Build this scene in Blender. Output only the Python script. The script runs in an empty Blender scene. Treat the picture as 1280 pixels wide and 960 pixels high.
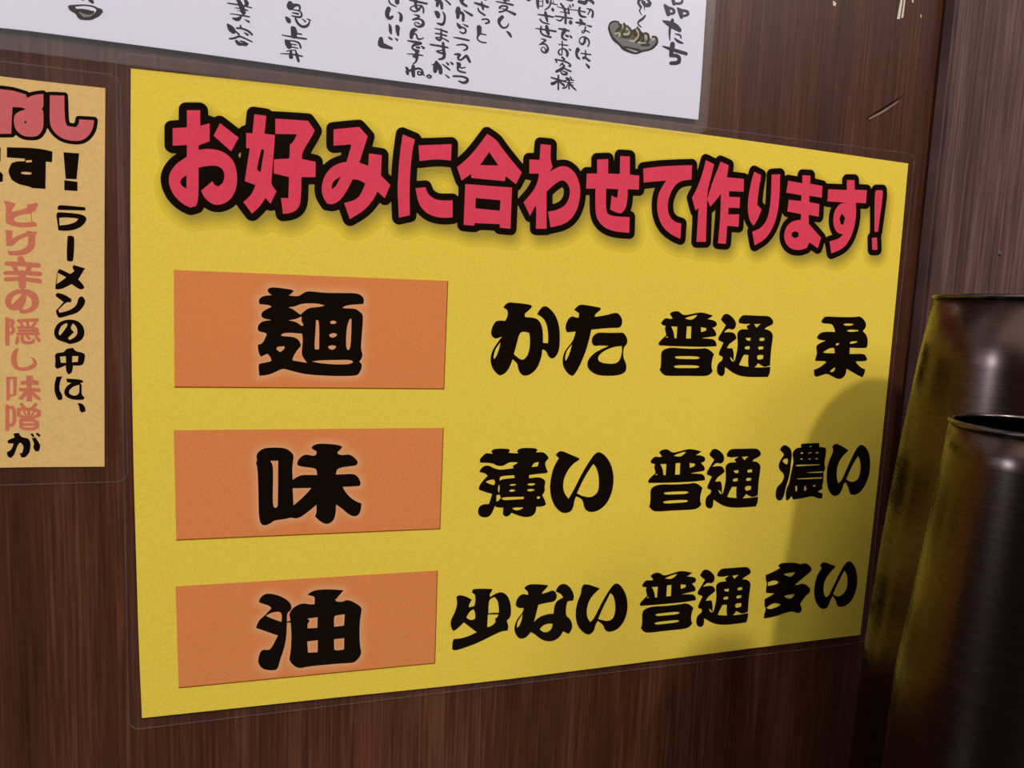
import bpy, bmesh, math
from mathutils import Matrix, Vector
from mathutils.geometry import tessellate_polygon

# ------------------------------------------------------------------ camera, world, lights, exposure
ZC = 1.0                                   # height of the yellow sign's centre above the floor (m)
scene = bpy.context.scene
col = scene.collection
cam_d = bpy.data.cameras.new('camera')
cam_d.sensor_width = 36.0
cam_d.lens = 893.56 * 36.0 / 1280.0
cam_d.clip_start = 0.01
cam = bpy.data.objects.new('camera', cam_d)
col.objects.link(cam)
right, down, fwd = ((0.9567364, -0.2878892, 0.0421344), (0.0076236, -0.1199598, -0.9927495), (0.2908563, 0.9501208, -0.1125751))
cam.matrix_world = Matrix((
    (right[0], -down[0], -fwd[0], -0.100129),
    (right[1], -down[1], -fwd[1], -0.252243),
    (right[2], -down[2], -fwd[2], 0.039118 + ZC),
    (0, 0, 0, 1)))
scene.camera = cam

world = bpy.data.worlds.new('world')
scene.world = world
world.use_nodes = True
world.node_tree.nodes['Background'].inputs['Color'].default_value = (0.92, 0.87, 0.84, 1)
world.node_tree.nodes['Background'].inputs['Strength'].default_value = 1.28

def lamp(name, kind, loc, energy, color, size, target):
    d = bpy.data.lights.new(name, kind)
    d.energy = energy
    d.color = color
    if kind == 'POINT':
        d.shadow_soft_size = size
    else:
        d.shape = 'DISK'
        d.size = size
    o = bpy.data.objects.new(name, d)
    o.location = loc
    o.rotation_euler = (Vector(target) - Vector(loc)).to_track_quat('-Z', 'Y').to_euler()
    col.objects.link(o)
    return o
lamp('ceiling_lamp', 'POINT', (0.22, -0.94, ZC + 1.03), 25.5, (1.0, 0.945, 0.905), 0.04, (0.1, 0, ZC))
lamp('room_fill', 'AREA', (-1.5, -2.7, ZC + 1.6), 10.0, (0.92, 0.95, 1.0), 0.8, (0, 0, ZC))  # unseen fill light, added to lift the shaded areas
lamp('aisle_lamp', 'AREA', (1.6, -2.6, ZC + 1.9), 13.0, (1.0, 0.96, 0.93), 0.9, (0.1, 0, ZC))

lamp('streak_light', 'AREA', (-1.15, -0.16, ZC + 0.40), 4.0, (0.62, 0.76, 1.0), 0.16, (0.13, -0.09, ZC))  # unseen bluish light added to draw the streak on the canisters

scene.view_settings.view_transform = 'Standard'
scene.view_settings.look = 'None'
scene.view_settings.gamma = 1.0
scene.view_settings.use_curve_mapping = False
scene.view_settings.exposure = 0.27
scene.cycles.transparent_max_bounces = 24

# ------------------------------------------------------------------ helpers
def lin(r, g, b):
    f = lambda c: (c / 255) / 12.92 if c <= 10 else ((c / 255 + 0.055) / 1.055) ** 2.4
    return (f(r), f(g), f(b), 1.0)

def plain(name, rgb, rough=0.6, spec=0.3, mottle=0.0, scale=600.0):
    m = bpy.data.materials.new(name)
    m.use_nodes = True
    nt = m.node_tree
    b = nt.nodes['Principled BSDF']
    b.inputs['Roughness'].default_value = rough
    b.inputs['Specular IOR Level'].default_value = spec
    c = lin(*rgb)
    if mottle:
        tc = nt.nodes.new('ShaderNodeTexCoord')
        n = nt.nodes.new('ShaderNodeTexNoise')
        n.inputs['Scale'].default_value = scale
        n.inputs['Detail'].default_value = 3
        r = nt.nodes.new('ShaderNodeValToRGB')
        r.color_ramp.elements[0].position = 0.3
        r.color_ramp.elements[1].position = 0.7
        r.color_ramp.elements[0].color = [v * (1 - mottle) for v in c[:3]] + [1]
        r.color_ramp.elements[1].color = [v * (1 + mottle) for v in c[:3]] + [1]
        nt.links.new(tc.outputs['Object'], n.inputs['Vector'])
        nt.links.new(n.outputs['Fac'], r.inputs['Fac'])
        nt.links.new(r.outputs['Color'], b.inputs['Base Color'])
    else:
        b.inputs['Base Color'].default_value = c
    return m

def film(name, haze, rough=0.16):
    """clear laminating film: mostly see-through, a Fresnel sheen, a little milky haze"""
    m = bpy.data.materials.new(name)
    m.use_nodes = True
    nt = m.node_tree
    nt.nodes.clear()
    out = nt.nodes.new('ShaderNodeOutputMaterial')
    tr = nt.nodes.new('ShaderNodeBsdfTransparent')
    gl = nt.nodes.new('ShaderNodeBsdfGlossy')
    gl.inputs['Roughness'].default_value = rough
    df = nt.nodes.new('ShaderNodeBsdfDiffuse')
    df.inputs['Color'].default_value = (0.8, 0.8, 0.82, 1)
    fr = nt.nodes.new('ShaderNodeFresnel')
    ge = nt.nodes.new('ShaderNodeNewGeometry')          # same thin-sheet reflectance from both faces
    io = nt.nodes.new('ShaderNodeMapRange')
    io.inputs['To Min'].default_value = 1.45
    io.inputs['To Max'].default_value = 1 / 1.45
    nt.links.new(ge.outputs['Backfacing'], io.inputs['Value'])
    nt.links.new(io.outputs[0], fr.inputs['IOR'])
    m1 = nt.nodes.new('ShaderNodeMixShader')
    m1.inputs['Fac'].default_value = haze
    m2 = nt.nodes.new('ShaderNodeMixShader')
    nt.links.new(tr.outputs[0], m1.inputs[1])
    nt.links.new(df.outputs[0], m1.inputs[2])
    nt.links.new(fr.outputs[0], m2.inputs['Fac'])
    nt.links.new(m1.outputs[0], m2.inputs[1])
    nt.links.new(gl.outputs[0], m2.inputs[2])
    nt.links.new(m2.outputs[0], out.inputs['Surface'])
    return m

def wood(name, dark, mid, light, rough=0.42, tilt=0.0, seed=0.0, big=1.0):
    """vertical-grain stained timber"""
    m = bpy.data.materials.new(name)
    m.use_nodes = True
    nt = m.node_tree
    L = nt.links.new
    b = nt.nodes['Principled BSDF']
    tc = nt.nodes.new('ShaderNodeTexCoord')
    def mapping(sx, sz):
        mp = nt.nodes.new('ShaderNodeMapping')
        mp.inputs['Rotation'].default_value = (0, tilt, 0)
        mp.inputs['Scale'].default_value = (sx, 1.0, sz)
        mp.inputs['Location'].default_value = (seed, seed, seed)
        L(tc.outputs['Object'], mp.inputs['Vector'])
        return mp
    def noise(mp, detail, rough_, dist=0.0):
        n = nt.nodes.new('ShaderNodeTexNoise')
        n.inputs['Scale'].default_value = 1.0
        n.inputs['Detail'].default_value = detail
        n.inputs['Roughness'].default_value = rough_
        n.inputs['Distortion'].default_value = dist
        L(mp.outputs[0], n.inputs['Vector'])
        return n
    fine = noise(mapping(900, 22), 3, 0.6)
    band = noise(mapping(75, 2.6), 4, 0.55, 0.4)
    broad = noise(mapping(16 * big, 1.8 * big), 2, 0.5, 0.8)
    def math_(op, a, v):
        n = nt.nodes.new('ShaderNodeMath')
        n.operation = op
        L(a, n.inputs[0])
        if isinstance(v, float):
            n.inputs[1].default_value = v
        else:
            L(v, n.inputs[1])
        return n.outputs[0]
    s = math_('ADD', math_('ADD', math_('MULTIPLY', fine.outputs['Fac'], 0.46), math_('MULTIPLY', band.outputs['Fac'], 0.32)),
              math_('MULTIPLY', broad.outputs['Fac'], 0.22))
    r = nt.nodes.new('ShaderNodeValToRGB')
    e = r.color_ramp.elements
    e[0].position = 0.36; e[0].color = lin(*dark)
    e[1].position = 0.64; e[1].color = lin(*light)
    k = e.new(0.5); k.color = lin(*mid)
    L(s, r.inputs['Fac'])
    L(r.outputs['Color'], b.inputs['Base Color'])
    b.inputs['Roughness'].default_value = rough
    b.inputs['Specular IOR Level'].default_value = 0.36
    bp = nt.nodes.new('ShaderNodeBump')
    bp.inputs['Strength'].default_value = 0.35
    bp.inputs['Distance'].default_value = 0.0004
    L(s, bp.inputs['Height'])
    L(bp.outputs['Normal'], b.inputs['Normal'])
    return m

def link(name, mesh, mats, parent=None):
    o = bpy.data.objects.new(name, mesh)
    col.objects.link(o)
    for m in (mats if isinstance(mats, (list, tuple)) else [mats]):
        mesh.materials.append(m)
    if parent:
        o.parent = parent
        o.matrix_parent_inverse = Matrix.Translation(-parent.location)
    return o

def empty(name, loc, label, cat):
    o = bpy.data.objects.new(name, None)
    o.location = loc
    o.empty_display_size = 0.02
    o['label'] = label
    o['category'] = cat
    col.objects.link(o)
    return o

def box_bm(bm, x0, x1, y0, y1, z0, z1, bevel=0.0):
    r = bmesh.ops.create_cube(bm, size=1.0, matrix=Matrix.Translation(((x0 + x1) / 2, (y0 + y1) / 2, (z0 + z1) / 2)) @ Matrix.Diagonal((x1 - x0, y1 - y0, z1 - z0, 1)))
    if bevel:
        es = list({e for v in r['verts'] for e in v.link_edges})
        bmesh.ops.bevel(bm, geom=es, offset=bevel, segments=2, affect='EDGES')

def mesh_of(bm, name, smooth=False):
    bmesh.ops.recalc_face_normals(bm, faces=bm.faces)
    me = bpy.data.meshes.new(name)
    bm.to_mesh(me)
    bm.free()
    if smooth:
        for p in me.polygons:
            p.use_smooth = True
    return me

def box(name, x0, x1, y0, y1, z0, z1, mat, parent=None, bevel=0.0):
    bm = bmesh.new()
    box_bm(bm, x0, x1, y0, y1, z0, z1, bevel)
    return link(name, mesh_of(bm, name), mat, parent)

# ------------------------------------------------------------------ flat print: outlines on the wall plane, 0.01 mm, origin = sign centre
DATA = """
K heading
P -13293,9451 -12911,9495 -12914,9020 -12639,9129 -12641,8576 -12964,8421 -12965,8285 -12643,8361 -12229,8309 -11931,8058 -11823,7661 -11841,7219 -11993,6860 -12234,6670 -12473,6613 -12651,6681 -12827,6854 -12897,7036 -12559,7358 -12518,7255 -12399,7203 -12262,7309 -12201,7502 -12230,7718 -12361,7830 -12557,7843 -12822,7787 -12969,7730 -12975,6749 -13053,6543 -13212,6480 -13416,6558 -13674,6785 -13815,7081 -13841,7325 -13782,7545 -13607,7806 -13403,7960 -13304,8049 -13301,8399 -13710,8333 -13705,8861 -13297,8935
H -13321,7476 -13324,7062 -13440,7114 -13508,7231 -13467,7358
P -12333,9163 -11780,8777 -12008,8331 -12523,8761
P -11310,9554 -10951,9545 -11005,8983 -10685,8979 -10708,8586 -10790,7468 -10790,7424 -10628,7195 -10812,6795 -10968,6962 -11140,6673 -11379,6431 -11642,6780 -11416,7002 -11313,7233 -11276,7344 -11599,7442 -11557,7748 -11496,8162 -11448,8480 -11557,8482 -11557,8950 -11370,8957
H -11095,8484 -11009,8480 -11070,8109 -11124,7756 -11228,7841 -11204,8033
P -10675,9489 -9661,9538 -9449,9256 -9530,9056 -9841,8514 -9839,8303 -9407,8255 -9408,7764 -9853,7724 -9859,7000 -9920,6736 -10109,6559 -10424,6490 -10489,7001 -10257,7013 -10243,7689 -10711,7762 -10713,8206 -10235,8284 -10219,8731 -10126,8804 -10002,9070 -10673,9012
P -8849,9352 -8020,9519 -7738,9244 -7843,8874 -7999,8369 -7699,8285 -7687,8694 -7260,8683 -7272,8008 -6948,7724 -7128,7268 -7382,7467 -7478,7226 -7805,6800 -8278,6486 -8471,7000 -8077,7144 -7915,7356 -7788,7697 -7989,7798 -8207,7805 -8347,7485 -8571,7104 -8829,6919 -9024,6937 -9189,7185 -9212,7509 -9101,7876 -8878,8156 -8588,8313 -8413,8349 -8271,8896 -8304,8925 -8842,8826
H -8595,7856 -8727,7550 -8869,7421 -8889,7523 -8820,7706
P -6568,9433 -6154,9310 -6256,8768 -6301,7827 -6259,6763 -6636,6653 -6678,7257 -6707,7590 -6680,8461 -6609,9197
P -6025,9124 -4876,9288 -4879,8733 -5387,8731 -5976,8608
P -6090,7690 -5744,7753 -5668,7543 -5452,7390 -5203,7342 -4778,7390 -4758,6806 -5114,6752 -5540,6803 -5862,7017 -6010,7311
P -3622,9764 -3279,9595 -3109,9385 -2720,8974 -2289,8561 -2496,8136 -2881,8382 -2911,8205 -4137,8207 -4149,8344 -4479,8088 -4659,8529 -4256,8895 -3911,9338
H -3525,9151 -3170,8723 -3835,8675
P -4346,7983 -2633,8005 -2630,6559 -3028,6567 -3033,6693 -3956,6663 -3975,6570 -4354,6578
H -3952,7533 -3046,7529 -3053,7164 -3953,7178
P -1634,9618 -1237,9624 -1245,9186 -1136,8858 -1250,8677 -1041,8817 -814,8930 -541,8934 -255,8746 -62,8405 8,8014 -67,7501 -282,7086 -624,6843 -1104,6716 -1233,7267 -886,7351 -582,7533 -426,7834 -420,8158 -549,8362 -709,8434 -863,8385 -1087,8208 -1323,7975 -1256,6654 -1665,6626 -1682,7304 -1727,7443 -1909,7073 -2182,7528 -1843,7931 -1669,8300 -1645,8585 -2009,8551 -2032,9040 -1645,9063
P 588,9292 1028,9349 1060,8830 1531,8858 1506,9511 1899,9527 1942,8873 2333,8872 2351,8357 1895,8333 1901,7876 1838,7575 1681,7430 1499,7438 1223,7528 1248,8044 1482,7975 1502,8299 1013,8280 1040,7587 1126,7373 1360,7295 2038,7315 2059,6735 1478,6733 1020,6849 718,7122 616,7481 587,8244 212,8212 204,8752 618,8790
P 2481,9143 3228,9301 4533,9461 4550,8920 4120,8845 3834,8632 3648,8241 3591,7860 3687,7490 3936,7281 4245,7227 4246,6654 3844,6780 3481,7021 3240,7382 3140,7825 3175,8277 3363,8629 3479,8788 2932,8703 2533,8631
P 5119,9705 5492,9589 5413,9149 5295,8644 5294,8224 5374,6612 4957,6585 4940,7890 4818,7766 4630,8246 4835,8643 5011,9188
P 5767,9714 6144,9612 6103,9150 6877,9149 6902,8664 6240,8624 6258,8417 6758,8435 6777,8017 6277,7994 6281,7738 6780,7776 6796,7292 6274,7295 6280,6592 5916,6592 5943,7659 5889,8502 5712,8257 5467,7969 5294,8224 5476,8926 5660,9399
P 7316,9475 7651,9366 7584,8799 7574,8212 7795,8049 7647,7628 7483,7380 7280,7562 7149,7983 7134,8450 7214,9079
P 8131,9432 8523,9483 8587,8647 8562,7933 8384,7324 8049,6864 7602,6613 7440,7140 7863,7328 8110,7702 8183,8221 8169,8849
P 9580,9540 9967,9559 9990,9242 10594,9198 10615,8734 10002,8764 10029,8510 10526,8469 10551,7962 10053,8005 10091,7645 10468,7347 10761,7123 10639,6690 10199,6907 10096,6672 9813,6557 9373,6563 9061,6769 8934,7082 9012,7448 9259,7682 9686,7777 9682,8002 9008,8062 9029,8525 9628,8518 9614,8748 8887,8791 8925,9268 9613,9225
H 9491,7305 9643,7251 9640,7089 9472,7021 9298,7107 9322,7253
P 11775,9543 12157,9577 12222,9192 12835,9219 12847,8685 12335,8669 12417,8141 12373,7643 12206,7135 11893,6743 11340,6519 11185,7003 11645,7140 11845,7343 11621,7344 11402,7493 11262,7851 11311,8303 11534,8565 11850,8631 10907,8612 10893,9095 11821,9141
H 11678,8184 11849,8017 11811,7727 11678,7742 11582,7956
P 13297,9258 13639,9287 13687,9067 13610,7562 13433,7550 13252,9031
P 13328,7292 13586,7326 13671,6810 13409,6794
K men
P -10899,3996 -10836,4071 -10695,4098 -10187,4055 -10059,4008 -10138,3914 -10217,3844 -9929,3824 -9801,3913 -9672,4002 -9527,4018 -9086,3984 -8525,4003 -8023,4025 -7837,3948 -7750,3815 -7781,3659 -8335,3603 -8484,3502 -8283,3485 -8031,3495 -7877,3381 -7767,3282 -7811,2555 -7837,2104 -7766,1931 -7798,1791 -7881,1668 -7794,1599 -7791,1442 -7874,1266 -7974,1177 -8583,1160 -9284,1180 -9745,1226 -10136,1324 -10394,1405 -10586,1301 -10841,1179 -11143,1142 -11175,1495 -11128,1563 -10875,1600 -10764,1653 -10796,1787 -10892,1886 -11097,1781 -11176,1930 -11192,2180 -11066,2217 -10988,2336 -10910,2538 -10957,2587 -11162,2614 -11209,2729 -11162,2863 -11037,2967 -10769,3009 -11037,3059 -11100,3163 -11038,3298 -10881,3386 -10771,3447 -10834,3504 -11148,3524 -11173,3639 -11102,3757 -10945,3813 -10757,3831 -10867,3915
H -10231,3454 -10022,3486 -9862,3576 -9604,3613 -9278,3616 -9054,3557 -9211,3507 -9537,3471 -9683,3382 -9843,3225 -9924,3272 -10086,3400
H -10228,3020 -10019,3061 -9875,3123 -9826,3158 -9794,3115 -9825,3024 -9743,2891 -9791,2839 -9922,2936 -10019,2983
H -10465,2517 -10401,2586 -10177,2609 -9789,2586 -9761,2367 -9785,2095 -9799,1891 -9733,1756 -9617,1604 -9846,1635 -10090,1681 -10058,1818 -9947,2024 -9834,2145 -9818,2213 -9884,2364 -10015,2462 -10240,2483 -10417,2485
H -10606,2043 -10574,2128 -10351,2150 -10341,2083 -10414,1997 -10494,1951
H -9337,3057 -9272,3059 -9230,2891 -9228,2073 -9294,2065 -9366,2070 -9378,2241 -9350,2717
H -8876,3021 -8777,3069 -8677,3028 -8676,2977 -8775,2939 -8858,2954
H -8903,2577 -8771,2649 -8638,2601 -8670,2525 -8786,2471 -8886,2509
H -8931,2176 -8799,2227 -8665,2189 -8697,2102 -8797,2059 -8904,2098
H -8259,3059 -8210,3146 -8170,3130 -8164,2752 -8187,2131 -8260,2060 -8329,2128 -8340,2403 -8323,2816
H -9454,1651 -9190,1697 -8658,1717 -8154,1733 -8084,1647 -8219,1575 -8656,1561 -9189,1594
K aji
P -11242,-1569 -11153,-1416 -10993,-1315 -10703,-1296 -10313,-1317 -10116,-1454 -10017,-1596 -10054,-1841 -10072,-2086 -10050,-2439 -9879,-2321 -9714,-2273 -9245,-2297 -9264,-2108 -9349,-2042 -9849,-1979 -9926,-1879 -9851,-1705 -9720,-1585 -9587,-1563 -9420,-1609 -9320,-1611 -9261,-1524 -9288,-1442 -9389,-1398 -9446,-1326 -9374,-1240 -9224,-1189 -8888,-1202 -8549,-1243 -8402,-1310 -8462,-1398 -8579,-1520 -8527,-1593 -8339,-1614 -8202,-1582 -8029,-1657 -7888,-1822 -7859,-1913 -7937,-2001 -8195,-2019 -8503,-2065 -8587,-2145 -8609,-2298 -8328,-2296 -8019,-2287 -7861,-2382 -7742,-2621 -7785,-2729 -7976,-2747 -8373,-2745 -8284,-2928 -8073,-3172 -7880,-3307 -7715,-3369 -7724,-3606 -7802,-3786 -7940,-3845 -8133,-3771 -8413,-3503 -8587,-3380 -8600,-3713 -8665,-3946 -8818,-4058 -8954,-4058 -9125,-3959 -9304,-3770 -9247,-3647 -9257,-3358 -9534,-3598 -9767,-3766 -9934,-3823 -10100,-3768 -10265,-3814 -10660,-3848 -10741,-3933 -10920,-4012 -11050,-3988 -11122,-3843 -11155,-3524 -11166,-2648 -11200,-1951 -11255,-1818 -11200,-1743
H -10782,-1760 -10532,-1759 -10531,-3305 -10564,-3392 -10629,-3407 -10688,-3333 -10702,-3015 -10684,-1930
H -10051,-2739 -9435,-2750 -9574,-2934 -9839,-3191 -10020,-3344
K abura
P -11148,-6739 -11109,-6597 -10994,-6480 -10846,-6445 -10615,-6492 -10348,-6623 -10146,-6787 -10051,-6978 -10077,-7123 -10210,-7214 -10208,-7517 -10222,-8107 -10303,-8544 -10436,-8939 -10501,-9230 -10602,-9286 -10837,-9259 -11037,-9170 -11153,-8972 -11163,-8823 -11104,-8571 -11005,-8471 -10806,-8521 -10706,-8428 -10508,-8005 -10675,-7933 -10974,-7783 -11222,-7671 -11222,-7587 -11124,-7377 -10976,-7263 -10729,-6993 -10795,-6896 -10977,-6819
H -10910,-7251 -10745,-7156 -10545,-7130 -10412,-7167 -10377,-7317 -10393,-7518 -10544,-7449 -10727,-7359
P -10242,-7532 -10074,-7499 -10073,-7573 -10242,-7569
P -10043,-7071 -9875,-6956 -9673,-6893 -9434,-6965 -9280,-6970 -9272,-6712 -9351,-6661 -9533,-6609 -9404,-6498 -9200,-6440 -8717,-6459 -8281,-6539 -8401,-6671 -8573,-6881 -8502,-6943 -8292,-6961 -8170,-6896 -7976,-6968 -7761,-7118 -7623,-7263 -7664,-7524 -7703,-7938 -7680,-8666 -7611,-8923 -7654,-9091 -7812,-9266 -7937,-9310 -8434,-9281 -9134,-9272 -9514,-9274 -9754,-9315 -9943,-9219 -10114,-8993 -10115,-8862 -10066,-8569 -10054,-7901 -10108,-7378 -10143,-7265
H -9514,-7477 -9171,-7463 -9174,-7855 -9511,-7842 -9512,-7674 -9438,-7569
H -8606,-7496 -8530,-7446 -8232,-7435 -8250,-7856 -8594,-7873
H -9516,-8327 -9155,-8318 -9157,-8770 -9485,-8750
H -8595,-8337 -8236,-8335 -8237,-8761 -8441,-8778 -8575,-8745
K kata
P -2778,3741 -2633,3928 -2356,3926 -1727,3883 -1675,3802 -1790,3674 -1953,3530 -1924,3416 -1558,3406 -1383,3319 -1260,3115 -1202,2837 -1184,2488 -996,2478 -977,2610 -1021,2982 -1109,3259 -1266,3439 -1467,3533 -1377,3712 -1237,3847 -1089,3839 -883,3684 -698,3459 -564,3089 -524,2716 -522,2292 -600,2055 -718,1920 -842,1909 -945,1977 -1056,2210 -1197,2240 -1217,1949 -1347,1571 -1557,1333 -1798,1237 -1971,1282 -2102,1467 -2146,1699 -2337,1858 -2422,1602 -2557,1368 -2744,1250 -2865,1262 -3063,1454 -3168,1683 -3186,1912 -3117,2189 -2871,2561 -2780,2678 -3014,2580 -3160,2668 -3213,2826 -3152,3055 -3019,3264 -2686,3253 -2597,3415 -2597,3643
H -2115,2835 -1948,2885 -1751,2845 -1693,2638 -1700,2266 -1761,2009 -1900,1843 -2046,1850 -2297,2035 -2216,2393
H -2829,2471 -2858,2263 -2964,1939 -3055,1846 -3074,1960 -3000,2237
P -12,3754 178,3968 509,3948 1052,3875 1072,3805 837,3607 852,3522 1302,3599 1712,3724 1874,3644 2004,3433 1979,3240 1881,3131 1644,3133 1126,3084 727,3034 682,2748 558,2221 335,1644 125,1282 -1,1257 -213,1421 -352,1657 -381,1917 -297,2226 26,2612 93,2945 -243,2902 -325,3026 -311,3238 -197,3453 -50,3519 3,3483 181,3466 197,3631
H -26,2455 -79,2207 -188,1897 -261,1834 -281,2014 -208,2252
P 763,2679 832,2823 1006,2938 1343,2933 1866,2948 2050,2968 2191,2837 2273,2645 2215,2474 2113,2399 2112,2011 2261,1770 2293,1527 2180,1379 1867,1287 1236,1280 918,1363 674,1553 627,1744 702,1961 972,2206 1479,2433 1165,2450 882,2409 788,2512
H 2031,2446 2059,2253 2009,1961 1913,1813 1732,1747 1364,1756 1125,1824 1055,1943 1133,2113 1383,2286 1742,2415
K futsu
P 4006,3740 4088,3829 4305,3876 4441,3834 4629,3703 5046,3797 5334,3859 5585,3836 5934,3749 5848,3678 5695,3601 5972,3571 6115,3495 6156,3396 6086,3302 5951,3270 6100,3134 6167,2995 6118,2925 5754,2884 5508,2837 5851,2826 6083,2792 6196,2653 6197,2532 5605,2487 4255,2487 3637,2505 3595,2590 3667,2690 3914,2913 3829,3166 3865,3273 3710,3299 3652,3376 3738,3515 3864,3586 3999,3551 4151,3568 4078,3664
H 4681,3598 4920,3693 5221,3752 5169,3663 5020,3558 4841,3552
H 4108,3265 4374,3261 4374,2799 4284,2805 4235,3040
H 4795,3282 4997,3288 5012,2812 4801,2810
H 5427,3274 5679,3242 5665,3141 5456,3075
H 3877,2825 3983,2868 4000,2821
P 3735,2239 3867,2360 4170,2438 4797,2400 5519,2416 5699,2448 5935,2365 6118,2207 6073,2085 6028,1801 6068,1598 6119,1538 6037,1415 5839,1311 4927,1321 4034,1299 3850,1389 3719,1546 3765,1646 3758,1923
H 4353,2073 4462,2103 5362,2112 5480,2054 5394,1992 4874,1991 4404,1994
H 4337,1694 4467,1744 5346,1749 5486,1703 5423,1638 4902,1630 4410,1623
P 6313,3602 6411,3806 6569,3852 6761,3778 6963,3604 7038,3445 7013,3302 6905,3206 6667,3263 6496,3097 6912,3125 7064,2992 7100,2859 6968,2754 6769,2627 6690,2463 6947,2468 7035,2266 7037,1980 7192,1819 7531,1742 8253,1691 8820,1741 8828,1511 8749,1322 8434,1306 7809,1299 7376,1348 7035,1468 6761,1649 6664,1688 6682,1484 6624,1340 6486,1318 6338,1418 6285,1601 6325,1846 6523,1971 6520,2114 6343,2171 6321,2272 6508,2681 6269,2776 6258,2897 6381,3082 6563,3389 6389,3524
H 6862,2100 6959,2061 7052,1919 6947,1938
P 7126,3609 7209,3734 7341,3827 7815,3816 8531,3829 8684,3744 8795,3604 8758,3479 8479,3368 8391,3283 8635,3249 8820,3089 8820,2841 8788,2426 8800,1803 8636,1738 8490,1736 8212,1877 8085,1688 7772,1704 7722,1992 7726,2206 7511,2214 7410,2028 7294,1738 7053,1796 7140,2146 7194,2596 7103,3082 7209,3207 7346,3252 7606,3251 7524,3371 7703,3486 7375,3456 7160,3497
H 7871,3471 8179,3489 8003,3333
H 7520,2898 7756,2917 7758,2794 7601,2790
H 8179,2887 8280,2939 8426,2914 8412,2810 8221,2793
H 7519,2501 7574,2564 7750,2568 7752,2445 7563,2433
H 8151,2516 8218,2579 8412,2563 8397,2459 8207,2435
H 8136,2165 8227,2229 8435,2212 8435,2067 8223,2013 8161,2062
K yawa
P 11141,3681 11226,3831 11344,3911 12062,3902 12917,3932 13069,3980 13292,3881 13475,3672 13469,3500 13329,3345 13561,3179 13666,2879 13626,2639 13363,2611 12730,2619 12751,2348 13392,2374 13583,2334 13713,2140 13643,2052 13114,2034 13236,1893 13466,1744 13658,1703 13631,1484 13540,1351 13346,1415 12955,1585 12677,1711 12652,1472 12539,1319 12337,1252 12096,1315 11714,1483 11537,1459 11166,1335 11033,1389 10990,1645 11276,1734 11583,1974 11526,2024 11027,2016 11006,2113 11082,2348 11009,2559 11020,2686 11260,2819 11457,2888 11071,2920 10994,3024 11095,3174 11313,3265 11902,3269 11833,3428 11684,3614 11251,3600
H 12278,3599 12402,3650 12821,3638 12725,3562 12414,3544
H 12489,3342 12639,3402 13113,3381 13067,3328 12653,3282
H 12705,2833 12802,2900 13118,2899 13021,2828 12737,2782
H 11986,2752 12058,2805 12163,2790 12119,2721 12029,2689
H 11383,2397 11599,2529 11797,2598 11928,2579 11978,2367 11515,2357
H 11818,1570 11899,1679 12072,1759 12059,1638 11965,1550
K usui
P -3452,-1885 -3338,-1745 -3198,-1639 -2956,-1682 -3017,-1586 -2939,-1503 -2673,-1484 -2356,-1504 -2280,-1563 -2349,-1647 -2177,-1675 -1955,-1679 -2022,-1606 -1914,-1488 -1593,-1480 -1267,-1500 -1199,-1574 -1260,-1660 -984,-1651 -827,-1751 -734,-1899 -887,-2066 -827,-2262 -742,-2436 -791,-2483 -1094,-2489 -1493,-2536 -1488,-2657 -1138,-2619 -933,-2675 -810,-2801 -856,-2995 -817,-3169 -926,-3337 -815,-3513 -754,-3713 -878,-3782 -1142,-3781 -1148,-3968 -1267,-4135 -1516,-4182 -1820,-4109 -2125,-3972 -2219,-4090 -2366,-4117 -2479,-4005 -2455,-3763 -2726,-3736 -2787,-3676 -2866,-3890 -2957,-4055 -3149,-4119 -3370,-4050 -3448,-3888 -3408,-3673 -3219,-3585 -3024,-3593 -2918,-3212 -3188,-3130 -3433,-3026 -3437,-2906 -3301,-2696 -3116,-2511 -3216,-2413 -3434,-2359 -3414,-2265 -3275,-2126 -3083,-2117 -2885,-2231 -2664,-2300 -2249,-2263 -2127,-2252 -2156,-2155 -2011,-2077 -1964,-2030 -2260,-2008 -2404,-2077 -2548,-2159 -2792,-2138 -2942,-2030 -3424,-2004
H -3179,-2748 -3061,-2670 -2868,-2662 -2815,-2760 -2849,-2879 -3006,-2835
H -2605,-2536 -2090,-2518 -2061,-2625 -2527,-2649 -2646,-2717 -2650,-2621
H -2696,-2932 -2655,-2861 -2623,-3031 -2652,-3174 -2694,-3100
H -2745,-3267 -2624,-3248 -2570,-3370 -2663,-3488 -2736,-3509
H -2261,-2899 -2174,-2853 -2000,-2869 -2023,-2916 -2171,-2926
H -2262,-3102 -2165,-3057 -2015,-3091 -2062,-3148 -2210,-3157
H -1552,-2884 -1429,-2844 -1226,-2875 -1274,-2932 -1474,-2950
H -1552,-3103 -1418,-3064 -1240,-3104 -1313,-3160 -1489,-3169
H -2544,-3396 -2448,-3351 -1654,-3367 -1675,-3454 -2048,-3464 -2468,-3471
H -1150,-3412 -1076,-3365 -998,-3418 -1055,-3479 -1122,-3467
H -2108,-3802 -2010,-3768 -1660,-3783 -1757,-3867 -1980,-3891
H -1408,-2223 -1316,-2055 -1126,-2036 -1168,-2205
P -460,-1783 -375,-1663 -224,-1617 145,-1772 516,-1928 520,-1992 269,-2144 75,-2385 -64,-2677 -100,-2972 -43,-3271 162,-3518 329,-3235 703,-2452 1039,-1915 1212,-1720 1369,-1698 1618,-1853 1851,-2158 1993,-2539 2034,-2944 1979,-3347 1815,-3746 1562,-3989 1275,-4102 1007,-4075 840,-3932 770,-3627 631,-3496 471,-3440 403,-3637 388,-3837 295,-4033 64,-4097 -147,-4038 -391,-3803 -563,-3449 -635,-3052 -606,-2611 -500,-2198 -326,-1908
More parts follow.
